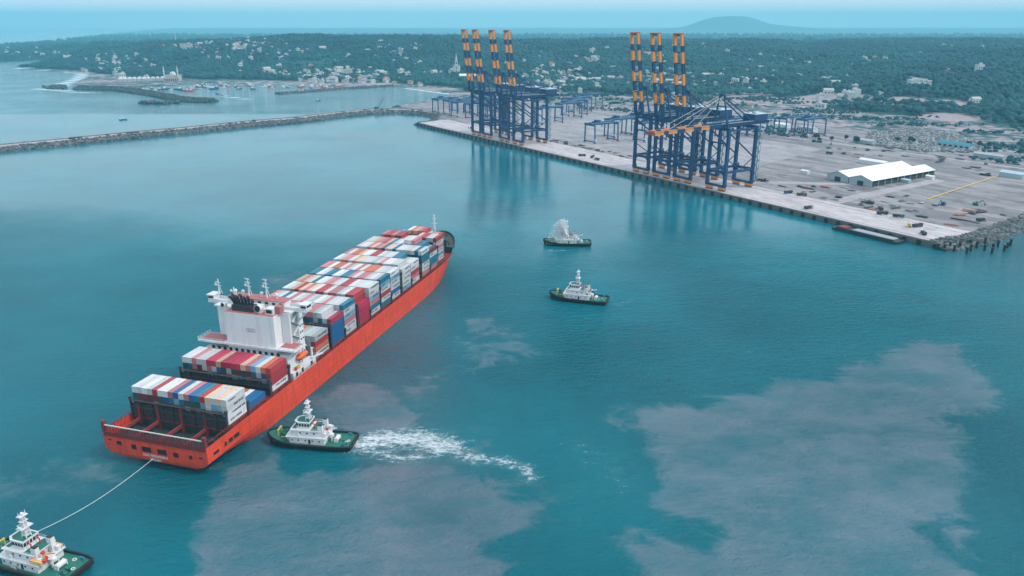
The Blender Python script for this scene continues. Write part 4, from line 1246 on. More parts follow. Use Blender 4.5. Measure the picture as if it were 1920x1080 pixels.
# ---------------------------------------------------------------- yard gantry cranes
def rmg():
    t = empty('yard_gantry_crane')
    blue = M['cblue2']
    X, Sp, H_ = 11.5, 42.0, 25.0
    for y in (0, Sp):
        for sx in (-1, 1):
            mb = MB(); mb.bar((sx * X, y, 2.2), (sx * X * 0.92, y, H_), 1.3, 1.5); mb.build('leg', blue, t)
            mb = MB(); mb.box(sx * X, y, 1.2, 5, 1.0, 1.2)
            for k in (-1.6, 1.6): mb.tube((sx * X + k, y - 0.3, 0.45), (sx * X + k, y + 0.3, 0.45), 0.42, n=8)
            mb.build('bogie', M['credbrown'], t)
        mb = MB(); mb.box(0, y, 2.4, 2 * X, 1.1, 1.2); mb.build('sill_beam', blue, t)
        mb = MB(); mb.box(0, y, H_ - 0.4, 2 * X, 1.1, 1.5); mb.build('top_beam', blue, t)
    for sx in (-1, 1):
        mb = MB(); mb.box(sx * 7.2, Sp / 2, H_ + 1.4, 1.4, Sp + 9, 2.2); mb.build('girder', blue, t)
    for y in (-4.2, Sp + 4.2):
        mb = MB(); mb.box(0, y, H_ + 1.4, 13.4, 0.9, 1.6); mb.build('end_tie', blue, t)
    mb = MB(); mb.box(0, Sp * 0.3, H_ + 3.2, 15, 7, 1.2); mb.box(0, Sp * 0.3, H_ + 5.0, 9, 5, 2.6); mb.build('trolley', blue, t)
    mb = MB(); mb.box(4, Sp * 0.3 + 5.5, H_ - 1.6, 2.2, 2.4, 2.6); mb.build('operator_cab', M['roofpale'], t)
    mb = MB()
    for sx in (-1, 1):
        mb.box(sx * 8.6, Sp / 2, H_ + 2.6, 0.8, Sp + 9, 0.1); mb.box(sx * 9.0, Sp / 2, H_ + 3.6, 0.08, Sp + 9, 0.08)
    mb.build('walkway', M['roofpale'], t)
    mb = MB(); mb.box(X + 1.6, 0, 5, 2, 3, 2.6); mb.build('electrical_house', M['roofpale'], t)
    return t


rp = rmg()
RM = [(345, 100, 'near the dark debris strip, frontmost of the middle group'), (318, 158, 'in the middle group, just behind the frontmost gantry'), (306, 202, 'in the middle group, rearmost gantry'), (372, 168, 'in the middle group, beside the near quay cranes'),
      (132, 160, 'seen just right of the far quay cranes, nearest of that row'), (92, 232, 'right of the far quay cranes, second of that row'), (62, 268, 'right of the far quay cranes, third of that row'), (22, 310, 'right of the far quay cranes, fourth of that row'), (-28, 378, 'standing apart behind the far quay cranes'),
      (-106, 92, 'leftmost by the rocks behind the far quay end'), (-70, 96, 'second from left behind the far quay end'), (-34, 92, 'third from left behind the far quay end'), (-88, 150, 'leftmost of the back row behind the far quay end'), (-48, 156, 'second of the back row behind the far quay end'), (4, 100, 'partly hidden behind the leftmost quay crane'), (-6, 152, 'back row, hidden behind the leftmost quay crane'), (40, 110, 'seen between the legs of the far quay cranes'),
      (430, 342, 'right of the near quay cranes, nearest of that row'), (440, 388, 'right of the near quay cranes, second of that row'), (405, 300, 'partly hidden behind the lowered-boom crane'), (470, 398, 'right of the near quay cranes, rightmost of that row')]
for i, (a, b_, lab) in enumerate(RM):
    o = rp if i == 0 else copy_tree(rp)
    o.location = Qw(a, b_, QZ); o.rotation_euler = (0, 0, QA)
    tag(o, 'blue yard gantry crane ' + lab, 'gantry crane', 'yard gantry cranes')

# ---------------------------------------------------------------- things standing in the yard
def warehouse():
    t = empty('warehouse', Qw(0, 0), QA)
    # two gabled bays side by side, gables to the quay: local Q coordinates
    a0, a1, a2, b0, b1, e, r_ = 694, 721, 748, 150, 268, 6.6, 11.0
    for i, (l, m_, h_) in enumerate(((a0, (a0 + a1) / 2, a1), (a1, (a1 + a2) / 2, a2))):
        mb = MB()
        for y in (b0 + 0.6, b1 - 0.6):
            mb.add([(l + 0.4, y, 0), (h_ - 0.4, y, 0), (h_ - 0.4, y, e - 0.3), (m_, y, r_ - 0.3), (l + 0.4, y, e - 0.3)], [(0, 1, 2, 3, 4)])
        if i == 0: mb.box(l + 0.6, (b0 + b1) / 2, e / 2, 0.3, b1 - b0 - 1.4, e - 0.2)
        mb.build('gable_wall', M['wallgrey'], t)
        mb = MB()
        for (x0, x1, z0, z1) in ((l, m_, e, r_), (m_, h_, r_, e)):
            for k in range(10):
                y0 = b0 + (b1 - b0) * k / 10; y1 = b0 + (b1 - b0) * (k + 1) / 10 - 0.12
                mb.add([(x0, y0, z0), (x1, y0, z1), (x1, y1, z1), (x0, y1, z0), (x0, y0, z0 - 0.25), (x1, y0, z1 - 0.25), (x1, y1, z1 - 0.25), (x0, y1, z0 - 0.25)],
                       [(0, 1, 2, 3), (7, 6, 5, 4), (0, 4, 5, 1), (1, 5, 6, 2), (2, 6, 7, 3), (3, 7, 4, 0)])
        mb.build('roof', M['roofwhite'], t)
        mb = MB(); mb.box(m_, b0 + 0.45, 2.4, 7, 0.2, 4.8); mb.build('door', M['glass'], t)
    for k in range(11):
        mb = MB(); mb.box(a2 - 0.6, b0 + 1 + k * 11.6, e / 2, 0.5, 0.5, e); mb.build('column', M['wallgrey'], t)
    mb = MB(); mb.box(a2 - 3, (b0 + b1) / 2, 2.0, 3, b1 - b0 - 6, 4.0); mb.build('stored_goods', M['darksteel'], t)
    return tag(t, 'large white-roofed double-gabled warehouse alone in the open yard', 'warehouse')


warehouse()


def shed(name, a, b_, w, d, h, wall, roof, label, cat='building', group=None, gable=True, rz=0.0, win=0):
    t = empty(name, Qw(a, b_), QA + rz)
    mb = MB(); mb.box(0, 0, h / 2, w, d, h)
    wo_ = mb.build('wall', M[wall], t)
    mb = MB()
    if gable:
        rh = h + min(w, d) * 0.22
        if w >= d: mb.add([(-w / 2 - .3, -d / 2 - .3, h), (w / 2 + .3, -d / 2 - .3, h), (w / 2 + .3, d / 2 + .3, h), (-w / 2 - .3, d / 2 + .3, h), (-w / 2 - .3, 0, rh), (w / 2 + .3, 0, rh)], [(0, 1, 5, 4), (2, 3, 4, 5), (1, 2, 5), (3, 0, 4), (3, 2, 1, 0)])
        else: mb.add([(-w / 2 - .3, -d / 2 - .3, h), (w / 2 + .3, -d / 2 - .3, h), (w / 2 + .3, d / 2 + .3, h), (-w / 2 - .3, d / 2 + .3, h), (0, -d / 2 - .3, rh), (0, d / 2 + .3, rh)], [(0, 1, 4), (2, 3, 5), (1, 2, 5, 4), (3, 0, 4, 5), (3, 2, 1, 0)])
    else: mb.box(0, 0, h + 0.15, w + 0.6, d + 0.6, 0.3)
    mb.build('roof', M[roof], t)
    for k in range(win):
        mb = MB(); mb.box(-w / 2 + (k + 0.5) * w / win, -d / 2 - 0.05, h * 0.55, w / win * 0.5, 0.12, h * 0.4); mb.build('window', M['glass'], wo_)
    return tag(t, label, cat, group)


shed('site_shed', 668, 276, 34, 9, 4.5, 'hut', 'roofwhite', 'low white site shed right behind the warehouse')
shed('office_block', 441, 452, 30, 12, 8, 'plaster', 'tile2', 'white two-storey office with a row of windows behind the yard gantries', gable=False, win=8)
shed('store_shed', 652, 486, 44, 12, 6, 'plaster3', 'stair', 'long teal-roofed shed at the back of the yard', win=6)
shed('site_hut', 661, 158, 9, 5, 3.4, 'hut', 'roofwhite', 'small white site hut left of the warehouse')
shed('site_hut', 755, 246, 8, 5, 3.2, 'hut', 'roofwhite', 'small white site hut right of the warehouse')
shed('site_hut', 751, 206, 10, 5, 3.0, 'plaster3', 'roofpale', 'small pale blue hut beside the warehouse open side')
shed('store_shed', 560, 420, 30, 10, 5, 'wallgrey', 'tile2', 'grey shed on the haul road behind the warehouse')
shed('store_shed', 380, 470, 26, 10, 5, 'hut', 'roofwhite', 'white shed at the foot of the wooded spur')
shed('store_shed', 800, 330, 24, 10, 5, 'wallgrey', 'roofpale', 'grey shed near the end of the yellow pipe')
shed('store_shed', 720, 440, 36, 9, 4.5, 'plaster3', 'tile2', 'long grey shed beside the armour unit store')

# yellow pipe laid across the yard
mb = MB(); p0, p1 = Qw(812, 142, QZ + 0.7), Qw(784, 352, QZ + 0.7); mb.tube(p0, p1, 0.5, n=10)
for k in range(12):
    q = Vector(p0).lerp(Vector(p1), (k + 0.5) / 12); mb.box(q.x, q.y, q.z - 0.45, 1.6, 0.6, 0.5, rz=QA)
tag(mb.build('yellow_pipe', M['yellow']), 'long straight yellow pipe lying across the right of the yard', 'pipe')


def truck(a, b_, rz, col, label, kind='truck'):
    t = empty('parked_truck' if kind == 'truck' else 'excavator', Qw(a, b_), QA + rz)
    if kind == 'truck':
        mb = MB(); mb.box(3.6, 0, 1.9, 2.2, 2.4, 2.4); c_ = mb.build('cab', M[col], t)
        mb = MB(); mb.box(4.72, 0, 2.3, 0.1, 2.0, 0.9); mb.build('windscreen', M['glass'], c_)
        mb = MB(); mb.box(-1.2, 0, 1.9, 6.8, 2.5, 1.9); mb.box(-0.3, 0, 0.85, 9.6, 1.1, 0.4); mb.build('load_body', M['darksteel'], t)
        for x in (3.4, -1.6, -3.2):
            for s in (-1, 1): mb = MB(); mb.tube((x, s * 0.95, 0.52), (x, s * 1.25, 0.52), 0.52, n=10); mb.build('wheel', M['black'], t)
    else:
        for s in (-1, 1): mb = MB(); mb.box(0, s * 1.2, 0.5, 4.2, 0.7, 1.0); mb.build('crawler_track', M['black'], t)
        mb = MB(); mb.box(-0.6, 0, 1.9, 4.0, 2.6, 1.6); mb.box(0.6, 0.8, 3.0, 1.6, 1.0, 1.2); mb.build('upper_body', M[col], t)
        mb = MB(); mb.bar((1.2, -0.3, 2.0), (5.0, -0.3, 5.4), 0.5, 0.7); mb.bar((5.0, -0.3, 5.4), (7.4, -0.3, 2.2), 0.4, 0.5); mb.box(7.4, -0.3, 1.5, 1.2, 1.2, 1.2); mb.build('arm', M[col], t)
    return tag(t, label, kind, 'machines parked about the yard')


trnd = random.Random(8)
VE = [(774, 14, 'dark truck alone on the apron edge above the barge', 'truck'), (824, 50, 'dark truck in the row where apron meets yard, left one', 'truck'), (838, 52, 'dark truck in the row where apron meets yard, right one', 'truck'), (862, 28, 'dark excavator on the apron near the quay corner', 'excavator'), (866, 34, 'truck beside the excavator near the quay corner', 'truck'),
      (792, 80, 'truck on the yard just inland of the apron', 'truck'), (882, 15, 'truck closest to the quay corner', 'truck'), (885, 99, 'dark truck on the dirt road above the revetment', 'truck'), (850, 157, 'excavator with long arm below the yellow pipe', 'excavator'), (833, 132, 'excavator left of the dark pipe frame', 'excavator'),
      (663, 80, 'truck right of the lowered-boom crane', 'truck'), (668, 84, 'second truck right of the lowered-boom crane', 'truck'), (720, 54, 'dark truck at the inner apron edge below the warehouse', 'truck'), (735, 55, 'truck at the inner apron edge, right of another', 'truck'), (812, 66, 'truck inland of the row at the apron edge', 'truck'),
      (430, 20, 'truck on the apron between the crane groups, left one', 'truck'), (446, 24, 'truck on the apron between the crane groups, middle one', 'truck'), (462, 18, 'truck on the apron between the crane groups, right one', 'truck'), (520, 30, 'truck on the apron just left of the near cranes', 'truck'), (120, 36, 'truck on the apron left of the far cranes', 'truck'), (870, 260, 'truck at the far right edge of the yard', 'truck'), (590, 300, 'truck on the haul road behind the near cranes', 'truck')]
for a, b_, lab, kd in VE:
    truck(a, b_, trnd.uniform(0, 6.28), trnd.choice(['darksteel', 'tuggreen', 'cblue2', 'grey', 'yellow' if kd == 'excavator' else 'whiteclean']), lab, kd)

# stacks of reinforcement, formwork and blocks left on the ground
grp = [((300, 470), (62, 74), 34, 'stack of bars and timber in the strip behind the apron', 'material stacks in the strip behind the apron'), ((690, 890), (58, 140), 46, 'low heap of building material at the right of the yard', 'material heaps at the right of the yard'), ((560, 880), (290, 430), 40, 'stack of building material on the back half of the yard', 'material stacks on the back of the yard'), ((-200, 40), (180, 330), 24, 'heap of spoil and material in the far yard', 'heaps in the far yard')]
for (a0, a1), (b0, b1), n, lab, g_ in grp:
    for k in range(n):
        a, b_ = trnd.uniform(a0, a1), trnd.uniform(b0, b1)
        if 690 < a < 752 and 140 < b_ < 275: continue
        mb = MB(); L_, W_ = trnd.uniform(4, 14), trnd.uniform(1.2, 3.5)
        for j in range(trnd.randint(2, 5)):
            mb.box(trnd.uniform(-1.5, 1.5), trnd.uniform(-1.5, 1.5), 0.25 + 0.45 * j * trnd.uniform(0.4, 1), L_ * trnd.uniform(0.5, 1), W_ * trnd.uniform(0.5, 1), 0.5, rz=trnd.uniform(-0.15, 0.15))
        mk_ = trnd.choice(['darksteel', 'darksteel', 'grey', 'concrete', 'tile', 'rock']); o = mb.build('material_stack', M[mk_])
        o.location = Qw(a, b_); o.rotation_euler = (0, 0, QA + trnd.choice((0, 0, 1.57)) + trnd.uniform(-0.2, 0.2))
        tag(o, {'darksteel': 'black steel', 'grey': 'light grey', 'concrete': 'dark grey', 'tile': 'rust-red', 'rock': 'mid grey'}[mk_] + ' ' + lab, 'material stack', mk_ + ' ' + g_)
# store of concrete armour units, thousands of small pale blocks
ar = np.random.default_rng(9); n = 5200
ua, ub = ar.uniform(500, 690, n), ar.uniform(415, 640, n)
k = poly_sdf(ua, ub, [(531, 470), (560, 420), (632, 400), (690, 470), (640, 560), (560, 640), (480, 640), (490, 540)]) < 0
ua, ub = ua[k], ub[k]; ua = np.round(ua / 5.2) * 5.2 + ar.normal(0, 0.5, len(ua)); ub = np.round(ub / 4.4) * 4.4 + ar.normal(0, 0.4, len(ub))
W = np.array([Qw(a, b_)[:2] for a, b_ in zip(ua, ub)])
zz = np.maximum(hland(W[:, 0], W[:, 1]), QZ) + 0.9
arm = boulders('concrete_armour_units', np.column_stack([W, zz, ar.uniform(2.0, 3.0, len(W))]), 'field of grey concrete armour units stored behind the yard', [M['grey'], M['rock']], 12)
arm['category'] = 'concrete blocks'

# deck barge moored at the quay
bg_ = empty('deck_barge', Qw(851, -11, 0), QA)
tag(bg_, 'low dark deck barge with red end moored against the quay wall', 'barge')
mb = MB(); mb.prism([(-27, -6.5), (24, -6.5), (29, -5), (29, 5), (24, 6.5), (-27, 6.5), (-30, 5), (-30, -5)], -1.2, 2.1); mb.build('hull', M['tughull'], bg_)
mb = MB(); mb.box(2, 0, 2.2, 48, 11.5, 0.2); mb.build('deck', M['darksteel'], bg_)
mb = MB(); mb.box(-22, 0, 2.8, 7, 8, 1.2); mb.build('cargo_tray', M['deckred'], bg_)
mb = MB(); mb.box(6, 0, 2.7, 36, 8, 0.9); mb.build('cargo_load', M['grey'], bg_)
for s in (-1, 1): mb = MB(); mb.box(0, s * 6.2, 2.7, 52, 0.3, 1.1); mb.build('bulwark', M['tughull'], bg_)
for s in (-1, 1):
    for x in (-25, 25): mb = MB(); mb.tube((x, s * 5, 2), (x, s * 5, 3.2), 0.35, n=8); mb.build('bollard', M['black'], bg_)

# pile heads standing in the water off the quay corner
PILES = [(333, 573), (339, 570), (346, 565), (362, 580), (364, 573), (365, 565), (381, 584), (386, 580), (349, 580), (360, 586), (353, 572), (371, 574), (374, 590), (340, 578), (329, 575), (378, 571), (392, 586)]
pp = None
for i, (x, y) in enumerate(PILES):
    if pp is None:
        mb = MB(); mb.tube((0, 0, -4), (0, 0, 4.2), 0.9, n=12); mb.tube((0, 0, 4.2), (0, 0, 5.0), 1.15, n=12); pp = mb.build('steel_pile', M['black'])
        o = pp
    else:
        o = pp.copy(); COL.objects.link(o)
    o.location = (x, y, rnd.uniform(-0.5, 0.6)); o.rotation_euler = (R(rnd.uniform(-2, 2)), R(rnd.uniform(-2, 2)), 0)
    tag(o, 'dark steel pile standing in the water off the quay corner', 'pile', 'piles off the quay corner')

# ---------------------------------------------------------------- tugs (x forward from midships)
def tug_half(x):
    L_ = 18.5
    if x > 6: return 6.5 * max(0.03, 1 - ((x - 6) / (L_ - 6)) ** 2.3) ** 0.6
    if x < -14: return 6.5 - 0.9 * ((-14 - x) / 4.5) ** 2
    return 6.5


def tug_sheer(x): return 2.6 + (1.9 * max(0, (x - 2) / 16.5) ** 1.6) + 0.25 * max(0, (-x - 8) / 10)


def make_tug(label, loc, heading, boat=True, extra=False):
    t = empty('tugboat', (loc[0], loc[1], 0), heading)
    tag(t, label, 'tugboat', 'harbour tugs around the ship')
    XS = [-18.5, -18, -16.5, -14, -10, -5, 0, 4, 7, 10, 12.5, 14.5, 16, 17.2, 18, 18.5]
    V, F = [], []
    n = len(XS)
    lv = [(-1.5, 0.80, 0.96), (0.0, 0.88, 0.975), (1.3, 0.96, 0.99), (None, 1.0, 1.0)]
    for s in (-1, 1):
        base = len(V)
        for z, k, kx in lv:
            for x in XS: V.append((x * kx, s * tug_half(x) * k, tug_sheer(x) if z is None else z))
        for i in range(len(lv) - 1):
            for j in range(n - 1):
                a = base + i * n + j; q = (a, a + 1, a + n + 1, a + n); F.append(q if s < 0 else q[::-1])
    tot = n * len(lv)
    for i in range(len(lv) - 1):
        F.append((i * n, (i + 1) * n, tot + (i + 1) * n, tot + i * n)); F.append((i * n + n - 1, tot + i * n + n - 1, tot + (i + 1) * n + n - 1, (i + 1) * n + n - 1))
    mb = MB(); mb.v = V; mb.f = F; mb.m = [0] * len(F); mb.build('hull', M['tughull'], t)
    mb = MB(); vs_ = []
    for s in (-1, 1):
        for x in XS: vs_.append((x * 0.985, s * max(0.02, tug_half(x) - 0.3), tug_sheer(x) - 0.75))
    mb.add(vs_, [(j, j + 1, n + j + 1, n + j) for j in range(n - 1)]); mb.build('deck', M['tuggreen'], t)
    # rubber rubbing strake all round the sheer and heavy bow and stern fenders
    mb = MB()
    for s in (-1, 1):
        for x0, x1 in zip(XS[:-1], XS[1:]):
            mb.tube((x0, s * tug_half(x0), tug_sheer(x0) - 0.35), (x1, s * tug_half(x1), tug_sheer(x1) - 0.35), 0.42, n=6)
            if x0 >= 12.4: mb.tube((x0, s * tug_half(x0), tug_sheer(x0) - 1.3), (x1, s * tug_half(x1), tug_sheer(x1) - 1.3), 0.6, n=6)
    mb.tube((-18.5, -tug_half(-18.5), 2.2), (-18.5, tug_half(-18.5), 2.2), 0.6, n=8); mb.tube((-18.5, -tug_half(-18.5), 1.2), (-18.5, tug_half(-18.5), 1.2), 0.5, n=8)
    mb.build('fender_strake', M['black'], t)
    for s in (-1, 1):
        for x in (-12.5, -9, -5.5, -2, 1.5, 5, 8.5):
            mb = MB(); y = s * (tug_half(x) + 0.2)
            for k in range(10):
                a0, a1 = 2 * math.pi * k / 10, 2 * math.pi * (k + 1) / 10
                mb.tube((x + 0.55 * math.cos(a0), y, 1.5 + 0.55 * math.sin(a0)), (x + 0.55 * math.cos(a1), y, 1.5 + 0.55 * math.sin(a1)), 0.2, n=5)
            mb.build('tyre_fender', M['black'], t)
    def P_(name, m, *bx, parent=None):
        mb = MB()
        for b in bx: mb.box(*b[:6], top=b[6] if len(b) > 6 else 1.0)
        return mb.build(name, M[m], parent or t)
    # house in three tiers
    h1 = MB(); h1.prism([(-7.5, -4.9), (7.2, -4.9), (9.4, -2.8), (9.4, 2.8), (7.2, 4.9), (-7.5, 4.9)], 1.9, 4.9); h1o = h1.build('deckhouse', M['whiteclean'], t)
    P_('house_deck', 'whiteclean', (0.2, 0, 5.0, 17.5, 10.6, 0.2), parent=h1o)
    h2 = MB(); h2.prism([(-4.8, -3.9), (6.0, -3.9), (7.6, -2.2), (7.6, 2.2), (6.0, 3.9), (-4.8, 3.9)], 5.1, 7.6); h2o = h2.build('upper_house', M['whiteclean'], t)
    P_('upper_deck', 'whiteclean', (0.6, 0, 7.7, 13.2, 8.8, 0.2), parent=h2o)
    P_('upper_deck_coating', 'tuggreen', (-3.6, 0, 7.84, 4.2, 7.8, 0.08), (5.9, 0, 7.84, 1.6, 6.0, 0.08), parent=h2o)
    w0 = [(-0.9, -2.7), (3.6, -2.7), (5.2, -1.5), (5.2, 1.5), (3.6, 2.7), (-0.9, 2.7)]
    w1 = [(x * 1.06, y * 1.08) for x, y in w0]
    wh_ = MB(); wh_.prism(w0, 7.8, 10.6, top=w1); who = wh_.build('wheelhouse', M['whiteclean'], t)
    mb = MB(); mb.prism([(x * 1.12, y * 1.15) for x, y in w0], 10.6, 10.9); mb.build('wheelhouse_roof', M['whiteclean'], who)
    mb = MB(); mb.prism([(x * 0.95, y * 0.95) for x, y in w0], 10.9, 10.97); mb.build('roof_coating', M['tuggreen'], who)
    # windows of the wheelhouse, set between the mullions
    for i in range(6):
        (xa, ya), (xb, yb) = w0[i], w0[(i + 1) % 6]
        ln = math.hypot(xb - xa, yb - ya); nw = max(1, int(ln / 1.05))
        ang = math.atan2(yb - ya, xb - xa)
        for k in range(nw):
            f = (k + 0.5) / nw; cx, cy = (xa + (xb - xa) * f) * 1.045, (ya + (yb - ya) * f) * 1.055
            mb = MB(); mb.box(cx, cy, 9.55, ln / nw * 0.72, 0.14, 1.25, rz=ang); mb.build('window', M['glass'], who)
    for s in (-1, 1):
        for x in (-5.5, -2.5, 0.5, 3.5, 6.2): P_('porthole', 'glass', (x, s * 4.93, 3.6, 0.6, 0.1, 0.6), parent=h1o)
        P_('door', 'glass', (-1.2, s * 4.94, 3.2, 0.9, 0.1, 1.9), parent=h1o)
        for x in (-3, 0, 3): P_('porthole', 'glass', (x, s * 3.93, 6.4, 0.7, 0.1, 0.7), parent=h2o)
    # rails
    mb = MB()
    for z, x0, x1, w in ((5.1, -8.2, 8.6, 5.2), (7.8, -5.8, 7.0, 4.3)):
        for s in (-1, 1):
            for x in np.arange(x0, x1 + 0.1, 1.4): mb.bar((x, s * w, z), (x, s * w, z + 1.0), 0.06, 0.06)
            for dz in (0.5, 1.0): mb.box((x0 + x1) / 2, s * w, z + dz, x1 - x0, 0.06, 0.06)
    mb.build('railing', M['whiteclean'], t)
    # mast: tapered lattice column with platforms, lights and radar
    ms = MB()
    for dx in (-0.9, 0.9):
        for dy in (-0.9, 0.9): ms.bar((0.4 + dx, dy, 10.9), (0.4 + dx * 0.35, dy * 0.35, 18.6), 0.28, 0.28)
    for k in range(6):
        z = 11.6 + k * 1.2; w = 1.8 * (1 - 0.085 * k); ms.box(0.4, 0, z, w, w, 0.16); ms.bar((0.4 - w / 2, -w / 2, z), (0.4 + w / 2, -w / 2, z + 1.1), 0.16, 0.16); ms.bar((0.4 - w / 2, w / 2, z), (0.4 + w / 2, w / 2, z + 1.1), 0.16, 0.16)
    ms.box(0.4, 0, 14.6, 2.6, 4.2, 0.22); ms.box(0.4, 0, 18.7, 1.9, 2.8, 0.25); ms.box(0.4, 0, 16.8, 1.6, 2.4, 0.2)
    ms.box(1.8, 0, 15.2, 0.35, 2.8, 0.3); ms.bar((0.4, 1.2, 18.8), (0.4, 1.2, 20.2), 0.16, 0.16); ms.bar((0.4, -1.2, 18.8), (0.4, -1.2, 20.0), 0.16, 0.16); ms.ball(0.4, 0, 19.4, 0.5, 0.5, 0.6)
    ms.ball(0.4, 1.9, 15.2, 0.5, 0.5, 0.55)
    ms.build('mast', M['whiteclean'], t)
    for k, (dy, z) in enumerate(((0.5, 16.2), (-0.5, 15.6), (0.5, 13.4), (-0.6, 12.6))): P_('signal_lamp', 'darksteel', (1.2, dy, z, 0.4, 0.4, 0.5))
    for s in (-1, 1):
        fu = P_('funnel', 'whiteclean', (-5.6, s * 2.9, 7.4, 2.2, 1.7, 5.0, 0.86)); P_('funnel_cap', 'darksteel', (-5.6, s * 2.9, 10.1, 1.6, 1.2, 0.5), parent=fu)
        P_('vent', 'whiteclean', (-7.6, s * 3.4, 5.9, 1.2, 1.2, 1.7))
    # fire monitors, rescue boat, deck crane, winches, bitts
    for s in (-1, 1): mb = MB(); mb.tube((-2.6, s * 1.6, 7.8), (-2.6, s * 1.6, 9.6), 0.22, n=6); mb.bar((-2.6, s * 1.6, 9.5), (-1.2, s * 1.6, 10.3), 0.3, 0.3); mb.build('fire_monitor', M['red'], t)
    rb = MB(); rb.ball(-6.2, -4.3, 6.1, 2.3, 0.85, 0.6, 10, 5); rb.build('rescue_boat', M['tan' if extra else 'whiteclean'], t)
    P_('boat_cradle', 'black', (-6.2, -4.3, 5.4, 3.0, 1.2, 0.3))
    mb = MB(); mb.tube((-8.4, 2.6, 5), (-8.4, 2.6, 8.2), 0.35, n=8); mb.bar((-8.4, 2.6, 8.0), (-12.2, 1.6, 8.6), 0.35, 0.4); mb.build('deck_crane', M['tan' if extra else 'whiteclean'], t)
    P_('crane_box', 'red', (-8.4, 2.6, 8.6, 1.0, 1.0, 0.7))
    mb = MB(); mb.ball(-8.6, 0, 4.6, 1.5, 1.2, 0.8, 8, 5); mb.build('life_raft', M['whiteclean'], t)
    fw = MB(); fw.tube((11.4, -1.9, 3.6), (11.4, 1.9, 3.6), 1.05, n=12)
    for y in (-2.1, 0, 2.1): fw.tube((11.4, y - 0.12, 3.6), (11.4, y + 0.12, 3.6), 1.35, n=12)
    fw.build('bow_winch', M['tuggreen'], t)
    P_('winch_frame', 'yellow', (13.6, -1.7, 4.4, 0.4, 0.4, 2.6), (13.6, 1.7, 4.4, 0.4, 0.4, 2.6), (13.6, 0, 5.7, 0.5, 4.0, 0.5))
    for s in (-1, 1): P_('guard_rail', 'yellow', (10.0, s * 3.2, 3.6, 3.4, 0.3, 0.3))
    sw = MB(); sw.tube((-11.4, -1.5, 3.0), (-11.4, 1.5, 3.0), 0.95, n=12); sw.box(-11.4, -1.7, 2.8, 1.8, 0.3, 1.9); sw.box(-11.4, 1.7, 2.8, 1.8, 0.3, 1.9); sw.build('stern_winch', M['whiteclean'], t)
    P_('towing_bitt', 'whiteclean', (-9.4, -1.1, 3.0, 0.5, 0.5, 2.4), (-9.4, 1.1, 3.0, 0.5, 0.5, 2.4), (-9.4, 0, 3.9, 0.5, 3.2, 0.4))
    for x, y in ((-15, 4.6), (-15, -4.6), (9.6, 4.2), (9.6, -4.2)): mb = MB(); mb.tube((x, y, 1.9), (x, y, 3.3), 0.3, n=8); mb.tube((x - 0.9, y, 1.9), (x - 0.9, y, 3.3), 0.3, n=8); mb.box(x - 0.45, y, 2.9, 1.8, 0.3, 0.25); mb.build('bitts', M['stair'], t)
    # bulwark stays on the foredeck
    mb = MB()
    for x in (12, 14, 15.5, 16.8):
        for s in (-1, 1): y = s * (tug_half(x) - 0.3); mb.bar((x, y, tug_sheer(x) - 0.7), (x, y, tug_sheer(x) + 0.2), 0.2, 0.2)
    mb.build('bulwark_stay', M['stair'], t)
    # loose gear: rope coils, lockers, hatches, hose reels
    tq = random.Random(int(loc[0]))
    for k in range(5):
        x, y = tq.choice(((tq.uniform(-16.5, -12.8), tq.uniform(-4.4, 4.4)), (tq.uniform(9.8, 15), tq.uniform(-2.6, 2.6)))); zd = tug_sheer(x) - 0.75
        mb = MB()
        for j in range(8):
            a0, a1 = 2 * math.pi * j / 8, 2 * math.pi * (j + 1) / 8
            mb.tube((x + 0.6 * math.cos(a0), y + 0.6 * math.sin(a0), zd + 0.2), (x + 0.6 * math.cos(a1), y + 0.6 * math.sin(a1), zd + 0.2), 0.2, n=5)
        mb.build('rope_coil', M[tq.choice(['rope', 'black', 'darksteel'])], t)
    for k in range(6):
        x, y, zd = tq.uniform(-8.5, -5.0), tq.uniform(-4.6, 4.6), 5.1
        P_('deck_locker', tq.choice(['grey', 'whiteclean', 'darksteel', 'red']), (x, y, zd + 0.45, tq.uniform(0.6, 1.4), tq.uniform(0.5, 1.0), 0.9))
    for x, y in ((-14.2, 0), (-15.8, 2.4), (10.2, 0)): P_('deck_hatch', 'tuggreen', (x, y, tug_sheer(x) - 0.5, 1.3, 1.3, 0.5))
    for s in (-1, 1): P_('side_locker', 'grey', (2.0, s * 5.5, 2.4, 2.0, 0.6, 1.0))
    for s in (-1, 1): mb = MB(); mb.tube((3.4, s * 4.3, 5.1), (3.4, s * 4.3, 6.3), 0.55, n=10); mb.build('life_raft_canister', M['whiteclean'], t)
    if extra:
        P_('cargo_box', 'tan', (-7.2, 4.2, 5.9, 4.6, 1.4, 1.2)); P_('cargo_box', 'red', (-9.9, 3.6, 6.6, 1.2, 1.2, 0.8))
    return t


make_tug('black and green tug pushing its bow against the ship side', (-84.0, 285.6), math.atan2(0.14, -0.99))
make_tug('tug lying alone in mid harbour without spray, between ship bow and quay', (42.0, 461.2), math.atan2(12, -36.2))
make_tug('most distant tug, half hidden by its own white water spray', (43.5, 590.0), math.atan2(2.0, -38))
make_tug('tug at the bottom left corner following on the tow rope', (-155.2, 208.4), math.atan2(11.5, -36), extra=True)

